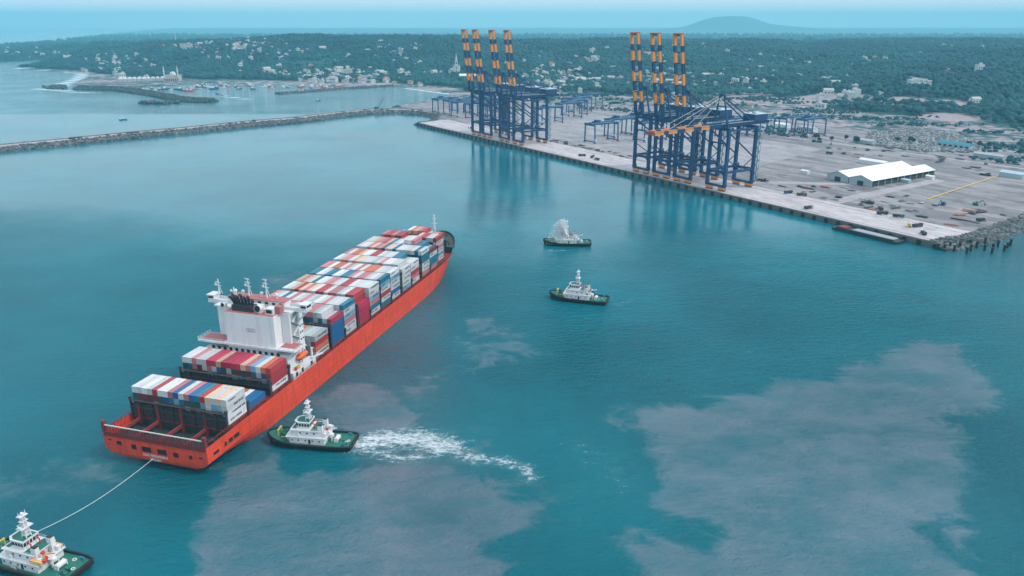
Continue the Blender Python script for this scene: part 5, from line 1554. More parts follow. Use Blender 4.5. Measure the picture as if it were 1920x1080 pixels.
# curtain of water thrown up by the fire monitors of the distant tug: many droplets
sr = np.random.default_rng(17); n = 3600
u = sr.beta(1.2, 1.3, n); side = sr.choice([-1.0, 1.0], n)
tt = sr.random(n)
ang0 = R(82) - 0.75 * R(30) * u
v0 = 17.4 * np.sqrt(sr.uniform(0.12, 1.0, n)); T = 2 * v0 * np.sin(ang0) / 9.81
tm = T * tt * 0.98
xx = v0 * np.cos(ang0) * tm * 0.68; zz = v0 * np.sin(ang0) * tm - 4.9 * tm ** 2
cx, cy = 43.0, 588.5
wv = np.column_stack([cx - xx + sr.normal(0, 0.35, n), cy - 2.2 * u + side * 0.5 + sr.normal(0, 0.5, n) * (0.5 + tt), np.maximum(zz, -8) + 8.6 * (1 - tt * tt) * 1.0])
wv[:, 2] = np.maximum(wv[:, 2], 0.1)
sp = boulders('water_spray', np.column_stack([wv, sr.uniform(0.22, 0.5, n)]), 'white fan of spray thrown up beside the most distant tug', M['spray'], 18)
sp['category'] = 'spray'

# ---------------------------------------------------------------- breakwaters
def loft_mound(name, line, prof, mats, mat_of, label=None, cat=None):
    line = np.asarray(line, float); n = len(line)
    tan = np.gradient(line, axis=0); tan /= np.hypot(*tan.T)[:, None]
    nrm = np.stack([-tan[:, 1], tan[:, 0]], 1)
    V = []
    for i in range(n):
        for o, z in prof: V.append((line[i, 0] + nrm[i, 0] * o, line[i, 1] + nrm[i, 1] * o, z))
    m = len(prof); F, MI = [], []
    for i in range(n - 1):
        for j in range(m - 1):
            F.append((i * m + j, (i + 1) * m + j, (i + 1) * m + j + 1, i * m + j + 1)); MI.append(mat_of[j])
    F.append(tuple(range(m))); MI.append(0); F.append(tuple(range((n - 1) * m, n * m))[::-1]); MI.append(0)
    mb = MB(); mb.v = V; mb.f = F; mb.m = MI
    return mb.build(name, mats)


BRK = [(-980, 745), (-860, 868), (-760, 972), (-689, 1044), (-635, 1100), (-574, 1168), (-504, 1233), (-433, 1315), (-365, 1372), (-308, 1455), (-262, 1500), (-224, 1512), (-190, 1490)]
bw = loft_mound('breakwater', BRK, [(0, -3), (7, 3.0), (13, 5.6), (15, 5.8), (29, 5.8), (29.4, 7.6), (31.5, 7.6), (34, 5), (46, -3)], [M['rock'], M['roadpale']], [0, 0, 0, 1, 0, 1, 0, 0])
tag(bw, 'long rubble breakwater with a pale road along its top', 'breakwater')
P = along(BRK, 5200, -2, 14, lambda o: -1.0 + o * 0.5, 1.3, 3.0, 31)
boulders('breakwater_rocks', P, 'dark wet rocks along the near foot of the long breakwater', [M['rock'], M['rockdark']], 32)
P = along(BRK, 2600, 31, 44, lambda o: 6.5 - (o - 31) * 0.55, 1.4, 3.2, 33)
boulders('breakwater_rocks', P, 'rocks on the seaward slope of the long breakwater', [M['rock'], M['rockdark']], 34)
# machines and heaps along the breakwater road
for k in range(16):
    i = rnd.randrange(3, 11); t_ = rnd.random()
    x = BRK[i][0] * (1 - t_) + BRK[i + 1][0] * t_ - 15; y = BRK[i][1] * (1 - t_) + BRK[i + 1][1] * t_ + 15
    mb = MB()
    for j in range(4): mb.box(rnd.uniform(-3, 3), rnd.uniform(-2, 2), 0.7 + rnd.random(), rnd.uniform(2, 5), rnd.uniform(2, 3), rnd.uniform(1, 2.4), rz=rnd.random())
    o = mb.build('rock_heap', M[rnd.choice(['rockdark', 'darksteel', 'rock'])]); o.location = (x, y, 5.8)
    tag(o, 'dark heap of rock left on the breakwater road', 'rock heap', 'heaps on the breakwater road')
# crawler crane working on the knuckle of the breakwater
cc = empty('crawler_crane', (-262, 1532, 5.6), 0.6); tag(cc, 'small crawler crane with raised lattice jib on the breakwater bend', 'crane')
for s in (-1, 1): mb = MB(); mb.box(0, s * 2.4, 0.8, 8, 1.3, 1.6); mb.build('crawler_track', M['black'], cc)
mb = MB(); mb.box(-1, 0, 3.0, 7, 4.2, 2.8); mb.build('upper_body', M['darksteel'], cc)
mb = MB()
for s in (-1, 1): mb.bar((2.5, s * 0.8, 2.6), (17, s * 0.3, 22), 0.35, 0.35); mb.bar((-3, s * 0.8, 4.4), (17, s * 0.3, 22), 0.15, 0.15)
mb.build('jib', M['darksteel'], cc)
mb = MB(); mb.tube((17, 0, 22), (17, 0, 3), 0.12, n=6); mb.build('hoist_rope', M['darksteel'], cc)

J1 = [(-1140, 2060), (-1028, 2035), (-930, 1950), (-845, 1862), (-780, 1790), (-730, 1740), (-662, 1715)]
j1 = loft_mound('harbour_mole', J1, [(0, -3), (8, 4), (14, 6.5), (26, 6.5), (34, 3), (42, -3)], [M['rockdark']], [0] * 5)
tag(j1, 'dark curved rock mole guarding the fishing harbour on the left', 'breakwater')
P = along(J1, 1900, 0, 40, lambda o: 7 - np.abs(o - 20) * 0.33, 3, 7, 41)
boulders('mole_rocks', P, 'dark rocks covering the curved harbour mole', M['rockdark'], 42)
J2 = [(-562, 1925), (-520, 1965), (-469, 2040), (-400, 2105), (-320, 2165)]
j2 = loft_mound('harbour_mole', J2, [(0, -3), (6, 3), (10, 4.5), (20, 4.5), (26, 2), (32, -3)], [M['rock'], M['roadpale']], [0, 0, 1, 0, 0])
tag(j2, 'low grey mole with a pale top in front of the waterfront town', 'breakwater')
P = along(J2, 900, -1, 9, lambda o: o * 0.5 - 0.5, 2, 4.5, 43)
boulders('mole_rocks', P, 'grey rocks at the foot of the low harbour mole', [M['rock'], M['rockdark']], 44)
for x, y, s in ((-787, 1706, 16), (-752, 1698, 22), (-1225, 2140, 24), (-1190, 2085, 18)):
    q = np.column_stack([rng.normal(x, s * 0.5, 46), rng.normal(y, s * 0.3, 46), rng.uniform(-0.5, 3.2, 46), rng.uniform(4, 9, 46)])
    boulders('rock_islet', q, {-787: 'small dark rock islet, left of two off the harbour mole', -752: 'dark rock islet, right of two off the harbour mole', -1225: 'surf-washed rocks at the left headland tip', -1190: 'rocks below the left headland town'}[x], M['rockdark'], int(s))

# ---------------------------------------------------------------- houses
def house_mesh(w, d, h, flat, wall, roof):
    mb = MB(); mb.box(0, 0, h / 2 - 2, w, d, h + 4, mat=0)
    if flat:
        mb.box(0, 0, h + 0.25, w + 0.5, d + 0.5, 0.5, mat=1); mb.box(w * 0.22, d * 0.2, h + 1.5, w * 0.35, d * 0.4, 2.2, mat=0)
    else:
        rh = h + d * 0.32; e = 0.5
        mb.add([(-w / 2 - e, -d / 2 - e, h), (w / 2 + e, -d / 2 - e, h), (w / 2 + e, d / 2 + e, h), (-w / 2 - e, d / 2 + e, h), (-w / 2 - e, 0, rh), (w / 2 + e, 0, rh)], [(0, 1, 5, 4), (2, 3, 4, 5), (1, 2, 5), (3, 0, 4)], 1)
    for k in range(3):      # window openings as dark recessed slabs
        for s in (-1, 1): mb.box(-w * 0.32 + k * w * 0.32, s * (d / 2 + 0.03), h * 0.55, w * 0.14, 0.1, h * 0.28, mat=2)
    o = mb.build('house', [M[wall], M[roof], M['glass']])
    me = o.data; bpy.data.objects.remove(o)
    return me


HM = [house_mesh(w, d, h, fl, wa, ro) for (w, d, h, fl, wa, ro) in [(11, 8, 6.5, True, 'plaster', 'tile2'), (13, 9, 4.5, False, 'plaster', 'tile'), (15, 9, 8.5, True, 'plaster', 'tile2'), (10, 8, 4, False, 'plaster2', 'tile'), (12, 9, 6.5, True, 'plaster3', 'tile2'), (18, 10, 7.5, False, 'plaster', 'tile2'), (12, 8, 7, True, 'plaster2', 'tile2'), (14, 10, 9.5, True, 'plaster', 'plaster')]]
HOUSES = [
    ('on the wooded headland at the far left', [(-3851, 6587), (-2653, 3999), (-2991, 4882), (-3508, 5582), (-2637, 4198), (-2411, 3861), (-3144, 4813), (-1844, 3361), (-2275, 3864), (-2224, 3930), (-1798, 3255), (-2189, 3824), (-2231, 3736), (-1808, 3301), (-2214, 3952), (-2175, 3878), (-1845, 3320), (-2201, 3885), (-2225, 3829), (-2244, 3847), (-2226, 3814)],
     [(-3118, 5002), (-2802, 4416), (-2248, 3975), (-2312, 3743), (-2418, 3859), (-2630, 4207), (-2416, 3822), (-2852, 4472), (-3098, 4949), (-2350, 3835), (-2430, 3889), (-2561, 4237), (-3036, 4874), (-2597, 4188), (-3716, 6267), (-2336, 3817), (-2605, 4141), (-3416, 5492), (-2571, 4204), (-2668, 4539), (-2408, 3851), (-3662, 5881), (-2868, 4756), (-2580, 4060), (-2357, 3766), (-3598, 5955), (-2779, 4552), (-2577, 4163), (-2786, 4576), (-1800, 3256), (-2247, 3788), (-2213, 3811), (-1804, 3194), (-2351, 3993), (-2204, 3853), (-1838, 3314), (-1846, 3287), (-1895, 3326), (-2173, 3826), (-1892, 3279), (-2166, 3868), (-2219, 3801), (-2210, 3855), (-1774, 3136), (-1908, 3349), (-1652, 3078), (-1824, 3315), (-1840, 3344), (-2238, 3718), (-2229, 3839), (-2254, 3724), (-1764, 3171), (-2170, 3901), (-2242, 3826), (-2251, 3860), (-2210, 3869), (-2206, 3926), (-1785, 3291), (-1902, 3389), (-1727, 3154), (-1894, 3372), (-1826, 3306), (-2231, 3797), (-2260, 3939), (-2191, 3991), (-1863, 3309), (-2199, 3814), (-2173, 3845), (-2241, 3852), (-2204, 3762), (-2189, 3875), (-1771, 3303), (-2196, 3814)]),
    ('above the rocky point on the left', [(-1576, 3204), (-1467, 2966), (-1466, 2885), (-1537, 3112), (-1517, 2837), (-1457, 2948), (-1596, 3105), (-1377, 2938), (-1452, 3129), (-1663, 3144), (-1336, 2730), (-1535, 3117), (-1410, 2748), (-1294, 3208), (-1291, 3231), (-1238, 3217), (-1372, 3285), (-1235, 3166), (-1254, 3213), (-1723, 4018), (-1345, 3236), (-3006, 6858), (-1416, 3290), (-3430, 6992), (-1625, 4054)],
     [(-1430, 2978), (-1455, 2905), (-1615, 3070), (-1608, 3254), (-1524, 3089), (-1452, 2971), (-1630, 3170), (-1498, 3138), (-1398, 2935), (-1597, 3113), (-1620, 3224), (-1524, 3100), (-1471, 2927), (-1355, 2975), (-1410, 2892), (-1443, 2817), (-1539, 3039), (-1539, 3136), (-1360, 3063), (-1489, 3012), (-1419, 2902), (-1418, 2950), (-1447, 2941), (-1318, 2962), (-1499, 2989), (-1435, 3017), (-1477, 3031), (-1496, 3135), (-1652, 3221), (-1354, 2975), (-1543, 3135), (-1526, 3120), (-1509, 2960), (-1543, 3054), (-1213, 2517), (-1351, 2864), (-1451, 3054), (-1344, 2876), (-1400, 2937), (-1517, 3099), (-1349, 2841), (-1473, 3080), (-1644, 3354), (-1379, 2892), (-1395, 3003), (-1359, 2788), (-1541, 3100), (-1485, 3122), (-1237, 2724), (-1548, 3133), (-1468, 2979), (-1388, 2805), (-1373, 2943), (-1097, 3083), (-1313, 3213), (-1344, 3199), (-1227, 3166), (-1334, 3257), (-1341, 3391), (-1279, 3204), (-1195, 3153), (-1349, 3253), (-1293, 3202), (-1529, 3383), (-1381, 3295), (-1196, 3223), (-1325, 3188), (-1353, 3255), (-1409, 3310), (-1302, 3340), (-1285, 3228), (-1364, 3205), (-1236, 3181), (-1300, 3281), (-1215, 3138), (-1321, 3184), (-1148, 3122), (-1503, 3327), (-1270, 3337), (-3442, 6364), (-1468, 3393), (-1386, 3282), (-2033, 4287), (-1491, 3366), (-1402, 3248), (-1741, 3979), (-2104, 4367), (-2017, 4328), (-1355, 3217), (-1318, 3210), (-1503, 3284), (-1603, 3503), (-1594, 3522), (-1362, 3241), (-2194, 4369), (-2161, 4206), (-1521, 3335), (-2262, 4488), (-2083, 4306), (-1611, 3524), (-1423, 3215)]),
    ('on the hillside town left of centre', [(-784, 3020), (-1062, 3133), (-1085, 3237), (-2896, 7201), (-1033, 3134), (-1035, 3078), (-2662, 7264), (-944, 3014), (-1160, 3026), (-1070, 3127), (-1028, 3097), (-1096, 2925), (-936, 3010), (-1009, 3320), (-1212, 3218), (-1238, 3282), (-1024, 3223), (-2511, 7481), (-1161, 3121), (-1170, 3401), (-1074, 3170), (-1095, 3224), (-949, 3045), (-1051, 3244), (-936, 3310), (-908, 3074), (-947, 2993), (-986, 3247), (-1011, 2874), (-930, 2871), (-815, 2863), (-1111, 3161), (-1134, 3509), (-1097, 3003), (-1040, 3094), (-1047, 2876), (-939, 2808), (-809, 3041), (-804, 3040), (-811, 2899), (-824, 2999), (-774, 3051), (-722, 3066), (-718, 3067), (-762, 2890)],
     [(-887, 2983), (-989, 3142), (-1269, 3416), (-925, 2971), (-1153, 3463), (-871, 3023), (-1091, 3280), (-996, 3109), (-1150, 3539), (-946, 3315), (-1003, 3028), (-1090, 3170), (-1040, 3184), (-1161, 3333), (-1027, 3102), (-2507, 7485), (-1150, 3520), (-891, 3198), (-1211, 3489), (-1133, 3392), (-1097, 3213), (-1017, 3221), (-1219, 3291), (-1064, 2978), (-1027, 3042), (-964, 3011), (-1080, 3206), (-1175, 3355), (-2626, 7288), (-1040, 3248), (-994, 3403), (-1070, 3287), (-1014, 3067), (-961, 2970), (-1118, 3069), (-1202, 3491), (-1067, 3102), (-1106, 3388), (-1033, 3064), (-1201, 3232), (-923, 3048), (-819, 2852), (-1051, 3055), (-944, 2900), (-1033, 3150), (-1013, 3245), (-1164, 3059), (-852, 2950), (-1182, 3386), (-950, 3186), (-2492, 7498), (-1123, 3237), (-1041, 3059), (-995, 3221), (-1233, 3419), (-2568, 7427), (-1099, 3138), (-1219, 3148), (-913, 3070), (-1000, 3139), (-2498, 7447), (-889, 2941), (-1172, 3221), (-1089, 3226), (-869, 3050), (-1078, 3526), (-1329, 3310), (-1462, 3366), (-1160, 3163), (-912, 2991), (-1089, 3112), (-2542, 7449), (-1030, 3245), (-1152, 3181), (-1040, 3158), (-1101, 3538), (-1138, 3548), (-1003, 3093), (-1115, 3152), (-1024, 3197), (-2577, 7419), (-877, 2943), (-869, 3358), (-1182, 3309), (-1210, 3010), (-1124, 3229), (-1019, 3139), (-1037, 3415), (-910, 2988), (-2607, 7285), (-1139, 3171), (-946, 3174), (-1526, 4156), (-925, 3045), (-2543, 7448), (-1027, 3288), (-1008, 3205), (-1016, 3254), (-968, 3107), (-1126, 3081), (-1059, 3244), (-1113, 3324), (-1068, 3275), (-972, 3252), (-1056, 3066), (-1159, 3250), (-1125, 3146), (-1109, 3218), (-1037, 3317), (-1108, 3074), (-969, 2860), (-936, 2922), (-804, 2849), (-872, 2744), (-905, 2955), (-904, 2770), (-931, 2810), (-992, 2862), (-1011, 2710), (-955, 2967), (-775, 2752), (-930, 2991), (-1004, 2974), (-841, 3006), (-954, 2840), (-1018, 2998), (-1031, 2893), (-1057, 3031), (-913, 2753), (-714, 2620), (-945, 2864), (-951, 2693), (-963, 2826), (-863, 2599), (-1070, 2896), (-985, 3083), (-829, 2703), (-914, 2895), (-924, 3004), (-1064, 2973), (-1154, 3140), (-836, 2881), (-884, 3002), (-990, 2702), (-897, 2810), (-998, 3100), (-946, 3066), (-936, 2942), (-1060, 3158), (-767, 3112), (-848, 3047), (-758, 2960), (-824, 2909), (-751, 3013), (-850, 2944), (-834, 2945), (-774, 2929), (-759, 3001), (-846, 2886), (-821, 2989), (-755, 2886), (-795, 3069), (-821, 2924), (-806, 3080), (-832, 3097), (-701, 2968), (-771, 3053), (-861, 2966), (-942, 3067), (-756, 2878), (-722, 3000), (-799, 3072), (-737, 2988), (-801, 2926), (-883, 3038), (-740, 2967), (-749, 2852), (-737, 2942), (-871, 2991), (-790, 3036), (-817, 2953), (-765, 3091), (-890, 3242)]),
    ('in the waterfront town behind the fishing harbour', [(-585, 2408), (-628, 2474), (-428, 2395), (-566, 2560), (-676, 2702), (-640, 2500), (-544, 2575), (-583, 2357), (-585, 2431), (-576, 2535), (-547, 2457), (-507, 2276), (-514, 2314), (-455, 2394), (-429, 2389), (-671, 2499), (-388, 2491), (-528, 2385), (-479, 2500), (-594, 2429), (-559, 2596), (-422, 2540), (-362, 2298), (-405, 2379), (-522, 2394), (-439, 2328), (-539, 2488), (-405, 2411), (-526, 2585), (-465, 2627), (-427, 2542), (-327, 2493), (-533, 2235), (-358, 2485), (-322, 2471), (-311, 2400), (-416, 2540), (-361, 2306), (-399, 2363), (-501, 2371), (-432, 2273), (-360, 2280), (-247, 2141), (-572, 2626), (-417, 2247), (-353, 2544), (-493, 2594), (-472, 2282), (-751, 2510), (-722, 2550), (-788, 2544), (-817, 2645), (-732, 2474), (-975, 2577), (-660, 2495), (-923, 2732), (-872, 2574), (-780, 2689), (-781, 2554), (-1314, 2684), (-1345, 2714), (-1232, 2698), (-1338, 2763), (-1353, 2751), (-1099, 2404), (-1080, 2322), (-1466, 2760), (-1188, 2438), (-1290, 2789), (-1219, 2635), (-1360, 2783), (-1254, 2807), (-1281, 2587)],
     [(-578, 2651), (-586, 2652), (-509, 2526), (-475, 2282), (-581, 2306), (-586, 2580), (-540, 2640), (-486, 2354), (-562, 2406), (-606, 2620), (-533, 2327), (-622, 2448), (-592, 2282), (-438, 2399), (-554, 2352), (-538, 2423), (-629, 2580), (-478, 2516), (-455, 2561), (-544, 2359), (-544, 2584), (-642, 2632), (-420, 2362), (-463, 2311), (-560, 2263), (-444, 2317), (-565, 2637), (-544, 2553), (-545, 2536), (-597, 2464), (-642, 2696), (-515, 2477), (-549, 2428), (-643, 2579), (-417, 2446), (-531, 2304), (-588, 2456), (-567, 2328), (-481, 2329), (-476, 2395), (-527, 2414), (-508, 2521), (-609, 2296), (-592, 2527), (-604, 2550), (-534, 2374), (-540, 2555), (-677, 2422), (-328, 2319), (-609, 2456), (-529, 2455), (-475, 2339), (-477, 2358), (-575, 2641), (-797, 2641), (-581, 2281), (-492, 2402), (-669, 2689), (-661, 2616), (-712, 2472), (-497, 2584), (-508, 2397), (-612, 2456), (-550, 2401), (-592, 2601), (-611, 2392), (-560, 2563), (-483, 2283), (-448, 2329), (-536, 2379), (-587, 2467), (-558, 2601), (-623, 2571), (-616, 2372), (-456, 2329), (-544, 2298), (-521, 2337), (-489, 2342), (-644, 2521), (-543, 2606), (-533, 2505), (-470, 2421), (-282, 2218), (-400, 2502), (-396, 2527), (-440, 2338), (-325, 2204), (-391, 2311), (-520, 2607), (-467, 2515), (-400, 2410), (-392, 2249), (-355, 2256), (-245, 2193), (-475, 2423), (-487, 2323), (-331, 2316), (-403, 2539), (-417, 2382), (-379, 2306), (-466, 2562), (-356, 2265), (-415, 2272), (-330, 2223), (-521, 2515), (-466, 2367), (-423, 2266), (-380, 2514), (-408, 2351), (-398, 2397), (-439, 2332), (-493, 2391), (-469, 2393), (-475, 2554), (-424, 2507), (-375, 2413), (-299, 2526), (-336, 2519), (-423, 2379), (-278, 2267), (-341, 2502), (-424, 2283), (-403, 2480), (-326, 2339), (-381, 2312), (-326, 2299), (-395, 2470), (-365, 2421), (-421, 2317), (-413, 2582), (-431, 2358), (-351, 2315), (-498, 2232), (-388, 2398), (-325, 2422), (-367, 2374), (-435, 2525), (-378, 2432), (-461, 2334), (-463, 2350), (-467, 2562), (-429, 2435), (-376, 2639), (-452, 2272), (-353, 2489), (-518, 2364), (-500, 2564), (-415, 2399), (-320, 2328), (-427, 2240), (-610, 2589), (-362, 2266), (-417, 2413), (-515, 2521), (-474, 2328), (-467, 2425), (-413, 2444), (-381, 2511), (-512, 2367), (-246, 2384), (-418, 2415), (-467, 2555), (-377, 2490), (-394, 2335), (-223, 2190), (-334, 2404), (-438, 2387), (-479, 2568), (-420, 2304), (-385, 2539), (-448, 2337), (-276, 2226), (-425, 2440), (-423, 2399), (-549, 2372), (-893, 2595), (-807, 2691), (-886, 2600), (-817, 2493), (-899, 2558), (-840, 2535), (-786, 2672), (-806, 2663), (-798, 2689), (-717, 2571), (-769, 2494), (-832, 2549), (-824, 2618), (-685, 2667), (-778, 2544), (-778, 2621), (-848, 2748), (-815, 2731), (-771, 2627), (-822, 2682), (-766, 2456), (-867, 2627), (-897, 2707), (-777, 2640), (-698, 2452), (-741, 2662), (-770, 2521), (-845, 2551), (-711, 2466), (-733, 2542), (-937, 2667), (-718, 2540), (-744, 2574), (-643, 2501), (-897, 2638), (-838, 2426), (-732, 2587), (-925, 2568), (-880, 2682), (-884, 2606), (-884, 2625), (-947, 2605), (-787, 2508), (-1249, 2582), (-1267, 2659), (-1284, 2682), (-1266, 2738), (-1194, 2602), (-1293, 2696), (-1148, 2544), (-1391, 2829), (-1234, 2552), (-1110, 2493), (-1129, 2360), (-1098, 2395), (-1249, 2561), (-1316, 2721), (-1395, 2909), (-1234, 2595), (-1135, 2332), (-1099, 2290), (-1367, 2950), (-1225, 2696), (-1264, 2653), (-1283, 2758), (-1178, 2556), (-1298, 2594), (-1383, 2714), (-1154, 2584), (-1271, 2816), (-1321, 2770), (-1293, 2744), (-1208, 2425), (-1478, 2927), (-1241, 2628), (-1245, 2445), (-1195, 2594), (-1203, 2439), (-1274, 2696), (-1105, 2506), (-1071, 2423), (-1069, 2199), (-1125, 2456), (-1166, 2328), (-1274, 2598), (-1214, 2574), (-1043, 2305), (-1219, 2483), (-1094, 2331), (-1173, 2457), (-1121, 2216), (-1052, 2175), (-1212, 2703), (-1088, 2257), (-1178, 2510), (-1158, 2502), (-1294, 2622), (-1117, 2455), (-1228, 2740), (-1196, 2678), (-1219, 2694)]),
    ('scattered in the woods behind the far cranes', [(-397, 2944), (-310, 2713), (-325, 2691), (-372, 2806), (-491, 3002), (-581, 2868), (-369, 2814), (-405, 2905), (-385, 2909), (-218, 2457), (-249, 2481), (-185, 2486), (-239, 2457), (-272, 2477), (-292, 2498)],
     [(-285, 2935), (-467, 3117), (-441, 2926), (-619, 2798), (-392, 3132), (-429, 2947), (-481, 2852), (-416, 3182), (-533, 2989), (-520, 3224), (-242, 3053), (-378, 3186), (-353, 3114), (-363, 3043), (-369, 3009), (-411, 2989), (-219, 3205), (-407, 2764), (-360, 3010), (-475, 3146), (-475, 3052), (-673, 2993), (-651, 3141), (-284, 3049), (-290, 3057), (-458, 2883), (-449, 3098), (-364, 2927), (-519, 2925), (-258, 2998), (-505, 2820), (-497, 2955), (-745, 3173), (-279, 2951), (-420, 2947), (-271, 2984), (-522, 2941), (-360, 2682), (-417, 2935), (-215, 2449), (-200, 2376), (-292, 2370), (-267, 2463), (-199, 2317), (-198, 2494), (-299, 2523), (-259, 2516), (-197, 2382), (-268, 2549), (-263, 2537), (-246, 2324), (-271, 2284), (-221, 2308), (-232, 2539), (-293, 2448), (-225, 2370), (-189, 2419), (-237, 2548), (-198, 2451), (-270, 2559), (-184, 2506), (-246, 2236), (-153, 2343)]),
    ('in the village behind the space between the crane groups', [(36, 2103), (36, 2203), (182, 2226), (94, 2037), (209, 2453), (97, 2164), (142, 2386), (154, 2063), (73, 2298), (5, 2237), (63, 2396), (96, 2228), (127, 2137), (130, 2015), (155, 2426), (194, 2327), (62, 1685), (239, 2113), (297, 2234), (171, 2187), (186, 2590), (218, 2020), (197, 2249), (176, 2441), (127, 2089), (96, 2329), (64, 2381), (194, 2198), (235, 2220), (70, 2284), (144, 2267), (253, 2610), (221, 2791), (297, 2776), (268, 2765), (220, 2778), (255, 2725), (143, 2794), (264, 2679), (283, 2781), (161, 2726), (299, 2737), (252, 2769), (254, 2624), (181, 2704), (279, 2667), (284, 2724), (67, 2367), (107, 2622), (41, 2673), (127, 2576), (93, 2797), (77, 2452), (-16, 2649)],
     [(178, 2429), (126, 2442), (86, 2119), (110, 2068), (0, 2156), (140, 2185), (130, 2315), (308, 2255), (230, 2375), (109, 1998), (154, 2339), (271, 2195), (269, 2249), (175, 2436), (122, 1968), (40, 2257), (129, 2356), (134, 2218), (98, 2363), (277, 2237), (8, 2359), (133, 2158), (179, 2253), (195, 2426), (256, 2085), (42, 2196), (98, 2404), (152, 2195), (154, 2186), (106, 1980), (95, 2356), (218, 2134), (69, 2233), (101, 2149), (260, 2287), (278, 2248), (210, 2206), (90, 2412), (95, 2538), (80, 2222), (64, 2277), (115, 2211), (236, 2179), (168, 2291), (85, 2081), (89, 2227), (59, 2206), (227, 2131), (-2, 2137), (170, 2270), (39, 2198), (71, 2326), (37, 2280), (221, 2256), (134, 2128), (361, 2298), (66, 2120), (57, 1961), (165, 1927), (190, 2256), (118, 2098), (-3, 2132), (242, 2129), (181, 2136), (172, 2178), (97, 2123), (194, 2234), (106, 2278), (147, 2199), (127, 2160), (221, 2058), (107, 2171), (114, 2132), (208, 2035), (172, 2378), (147, 2290), (123, 2154), (219, 2262), (102, 2375), (170, 2104), (296, 2233), (186, 2386), (76, 1967), (59, 2412), (156, 2246), (54, 2292), (25, 2192), (84, 2149), (65, 2327), (213, 2277), (36, 2221), (277, 2370), (82, 2080), (151, 2214), (200, 2299), (168, 2347), (204, 2305), (69, 2199), (-25, 2269), (119, 2070), (21, 2604), (113, 2538), (220, 2296), (142, 2480), (99, 2228), (60, 2296), (117, 2150), (126, 2169), (23, 2057), (157, 2117), (58, 2068), (154, 2167), (102, 2095), (214, 2200), (216, 2335), (155, 2416), (145, 2413), (172, 2184), (277, 2524), (248, 2656), (200, 2666), (292, 2715), (327, 2812), (267, 2644), (297, 2648), (224, 2707), (260, 2693), (271, 2697), (260, 2697), (402, 2758), (275, 2708), (225, 2699), (299, 2743), (205, 2781), (258, 2559), (288, 2660), (232, 2732), (241, 2740), (219, 2869), (269, 2793), (223, 2730), (325, 2565), (300, 2832), (248, 2752), (175, 2572), (344, 2606), (316, 2662), (269, 2602), (266, 2715), (265, 2717), (228, 2660), (335, 2591), (272, 2773), (176, 2598), (231, 2814), (129, 2783), (265, 2479), (297, 2738), (333, 2614), (369, 2768), (219, 2735), (282, 2749), (309, 2733), (290, 2656), (219, 2573), (288, 2632), (267, 2574), (328, 2740), (243, 2589), (240, 2672), (221, 2600), (239, 2738), (218, 2729), (229, 2601), (276, 2662), (277, 2697), (326, 2752), (310, 2713), (283, 2672), (193, 2651), (286, 2738), (18, 2549), (44, 2721), (60, 2561), (40, 2650), (101, 2563), (95, 2694), (70, 2431), (-1, 2676), (160, 2865), (70, 2473), (110, 2577), (58, 2676), (74, 2226), (114, 2559), (101, 2757), (127, 2609), (75, 2513), (169, 2567), (4, 2426), (58, 2428), (129, 2634), (73, 2557), (63, 2476), (9, 2642), (137, 2593), (3, 2465), (104, 2506), (99, 2765), (123, 2599)]),
    ('in the woods behind the near cranes', [(486, 2553), (451, 2240), (379, 2084), (561, 2246), (364, 2103), (399, 2365), (460, 2166), (292, 2245), (374, 2189), (487, 2153), (354, 2196), (361, 2029), (537, 2222), (502, 2280), (464, 2237), (478, 2240), (440, 2417), (527, 2455), (494, 2901), (354, 3009), (291, 2928), (103, 2894), (508, 2761), (483, 2867)],
     [(474, 2390), (606, 2096), (511, 2289), (440, 2268), (370, 1803), (423, 2032), (365, 2289), (411, 2307), (514, 1993), (373, 2351), (378, 2019), (500, 2080), (513, 1992), (399, 2329), (521, 2040), (472, 2444), (576, 2206), (455, 2036), (410, 2080), (562, 2449), (467, 2074), (381, 2112), (604, 2173), (448, 2307), (544, 2225), (435, 2290), (303, 2082), (359, 2123), (415, 2038), (475, 2072), (618, 2338), (450, 2154), (379, 1914), (392, 2379), (438, 2138), (498, 2309), (315, 2382), (534, 2137), (501, 2045), (577, 2042), (372, 2113), (426, 2049), (499, 2425), (337, 2077), (377, 2120), (392, 2262), (486, 2176), (509, 2314), (508, 2018), (444, 2312), (385, 2426), (479, 2172), (498, 2284), (501, 2196), (494, 1986), (414, 2220), (503, 2163), (330, 1901), (505, 2397), (487, 2126), (411, 2027), (427, 1992), (306, 1906), (424, 2303), (441, 2087), (374, 2255), (405, 2287), (643, 2245), (514, 2405), (380, 2128), (356, 2076), (580, 2309), (370, 2905), (365, 2929), (244, 2762), (492, 3069), (403, 2933), (437, 2696), (438, 2980), (237, 2821), (220, 2816), (412, 2614), (204, 2796), (486, 3228), (517, 2928), (258, 2891), (475, 2833), (412, 2886), (427, 2624), (324, 2789), (435, 3101), (481, 3039), (779, 3649), (452, 2635), (480, 2971), (266, 2951)]),
    ('scattered in the woods on the right', [(384, 2440), (677, 2300), (818, 2047), (572, 1914), (477, 1584), (751, 2818), (1178, 2023), (1008, 3700), (376, 2263), (571, 2044), (761, 2567), (869, 2665), (835, 2719), (609, 3040), (630, 2000), (602, 1543), (480, 2902), (906, 1550), (1102, 2030), (343, 2984), (595, 2032), (1360, 2529), (1131, 2444), (1120, 2486), (1544, 2351), (1680, 3149), (1332, 2631), (1584, 2728), (1369, 2999), (705, 1653), (692, 1666), (694, 1673), (710, 1690), (769, 1658), (690, 1734), (725, 1674)],
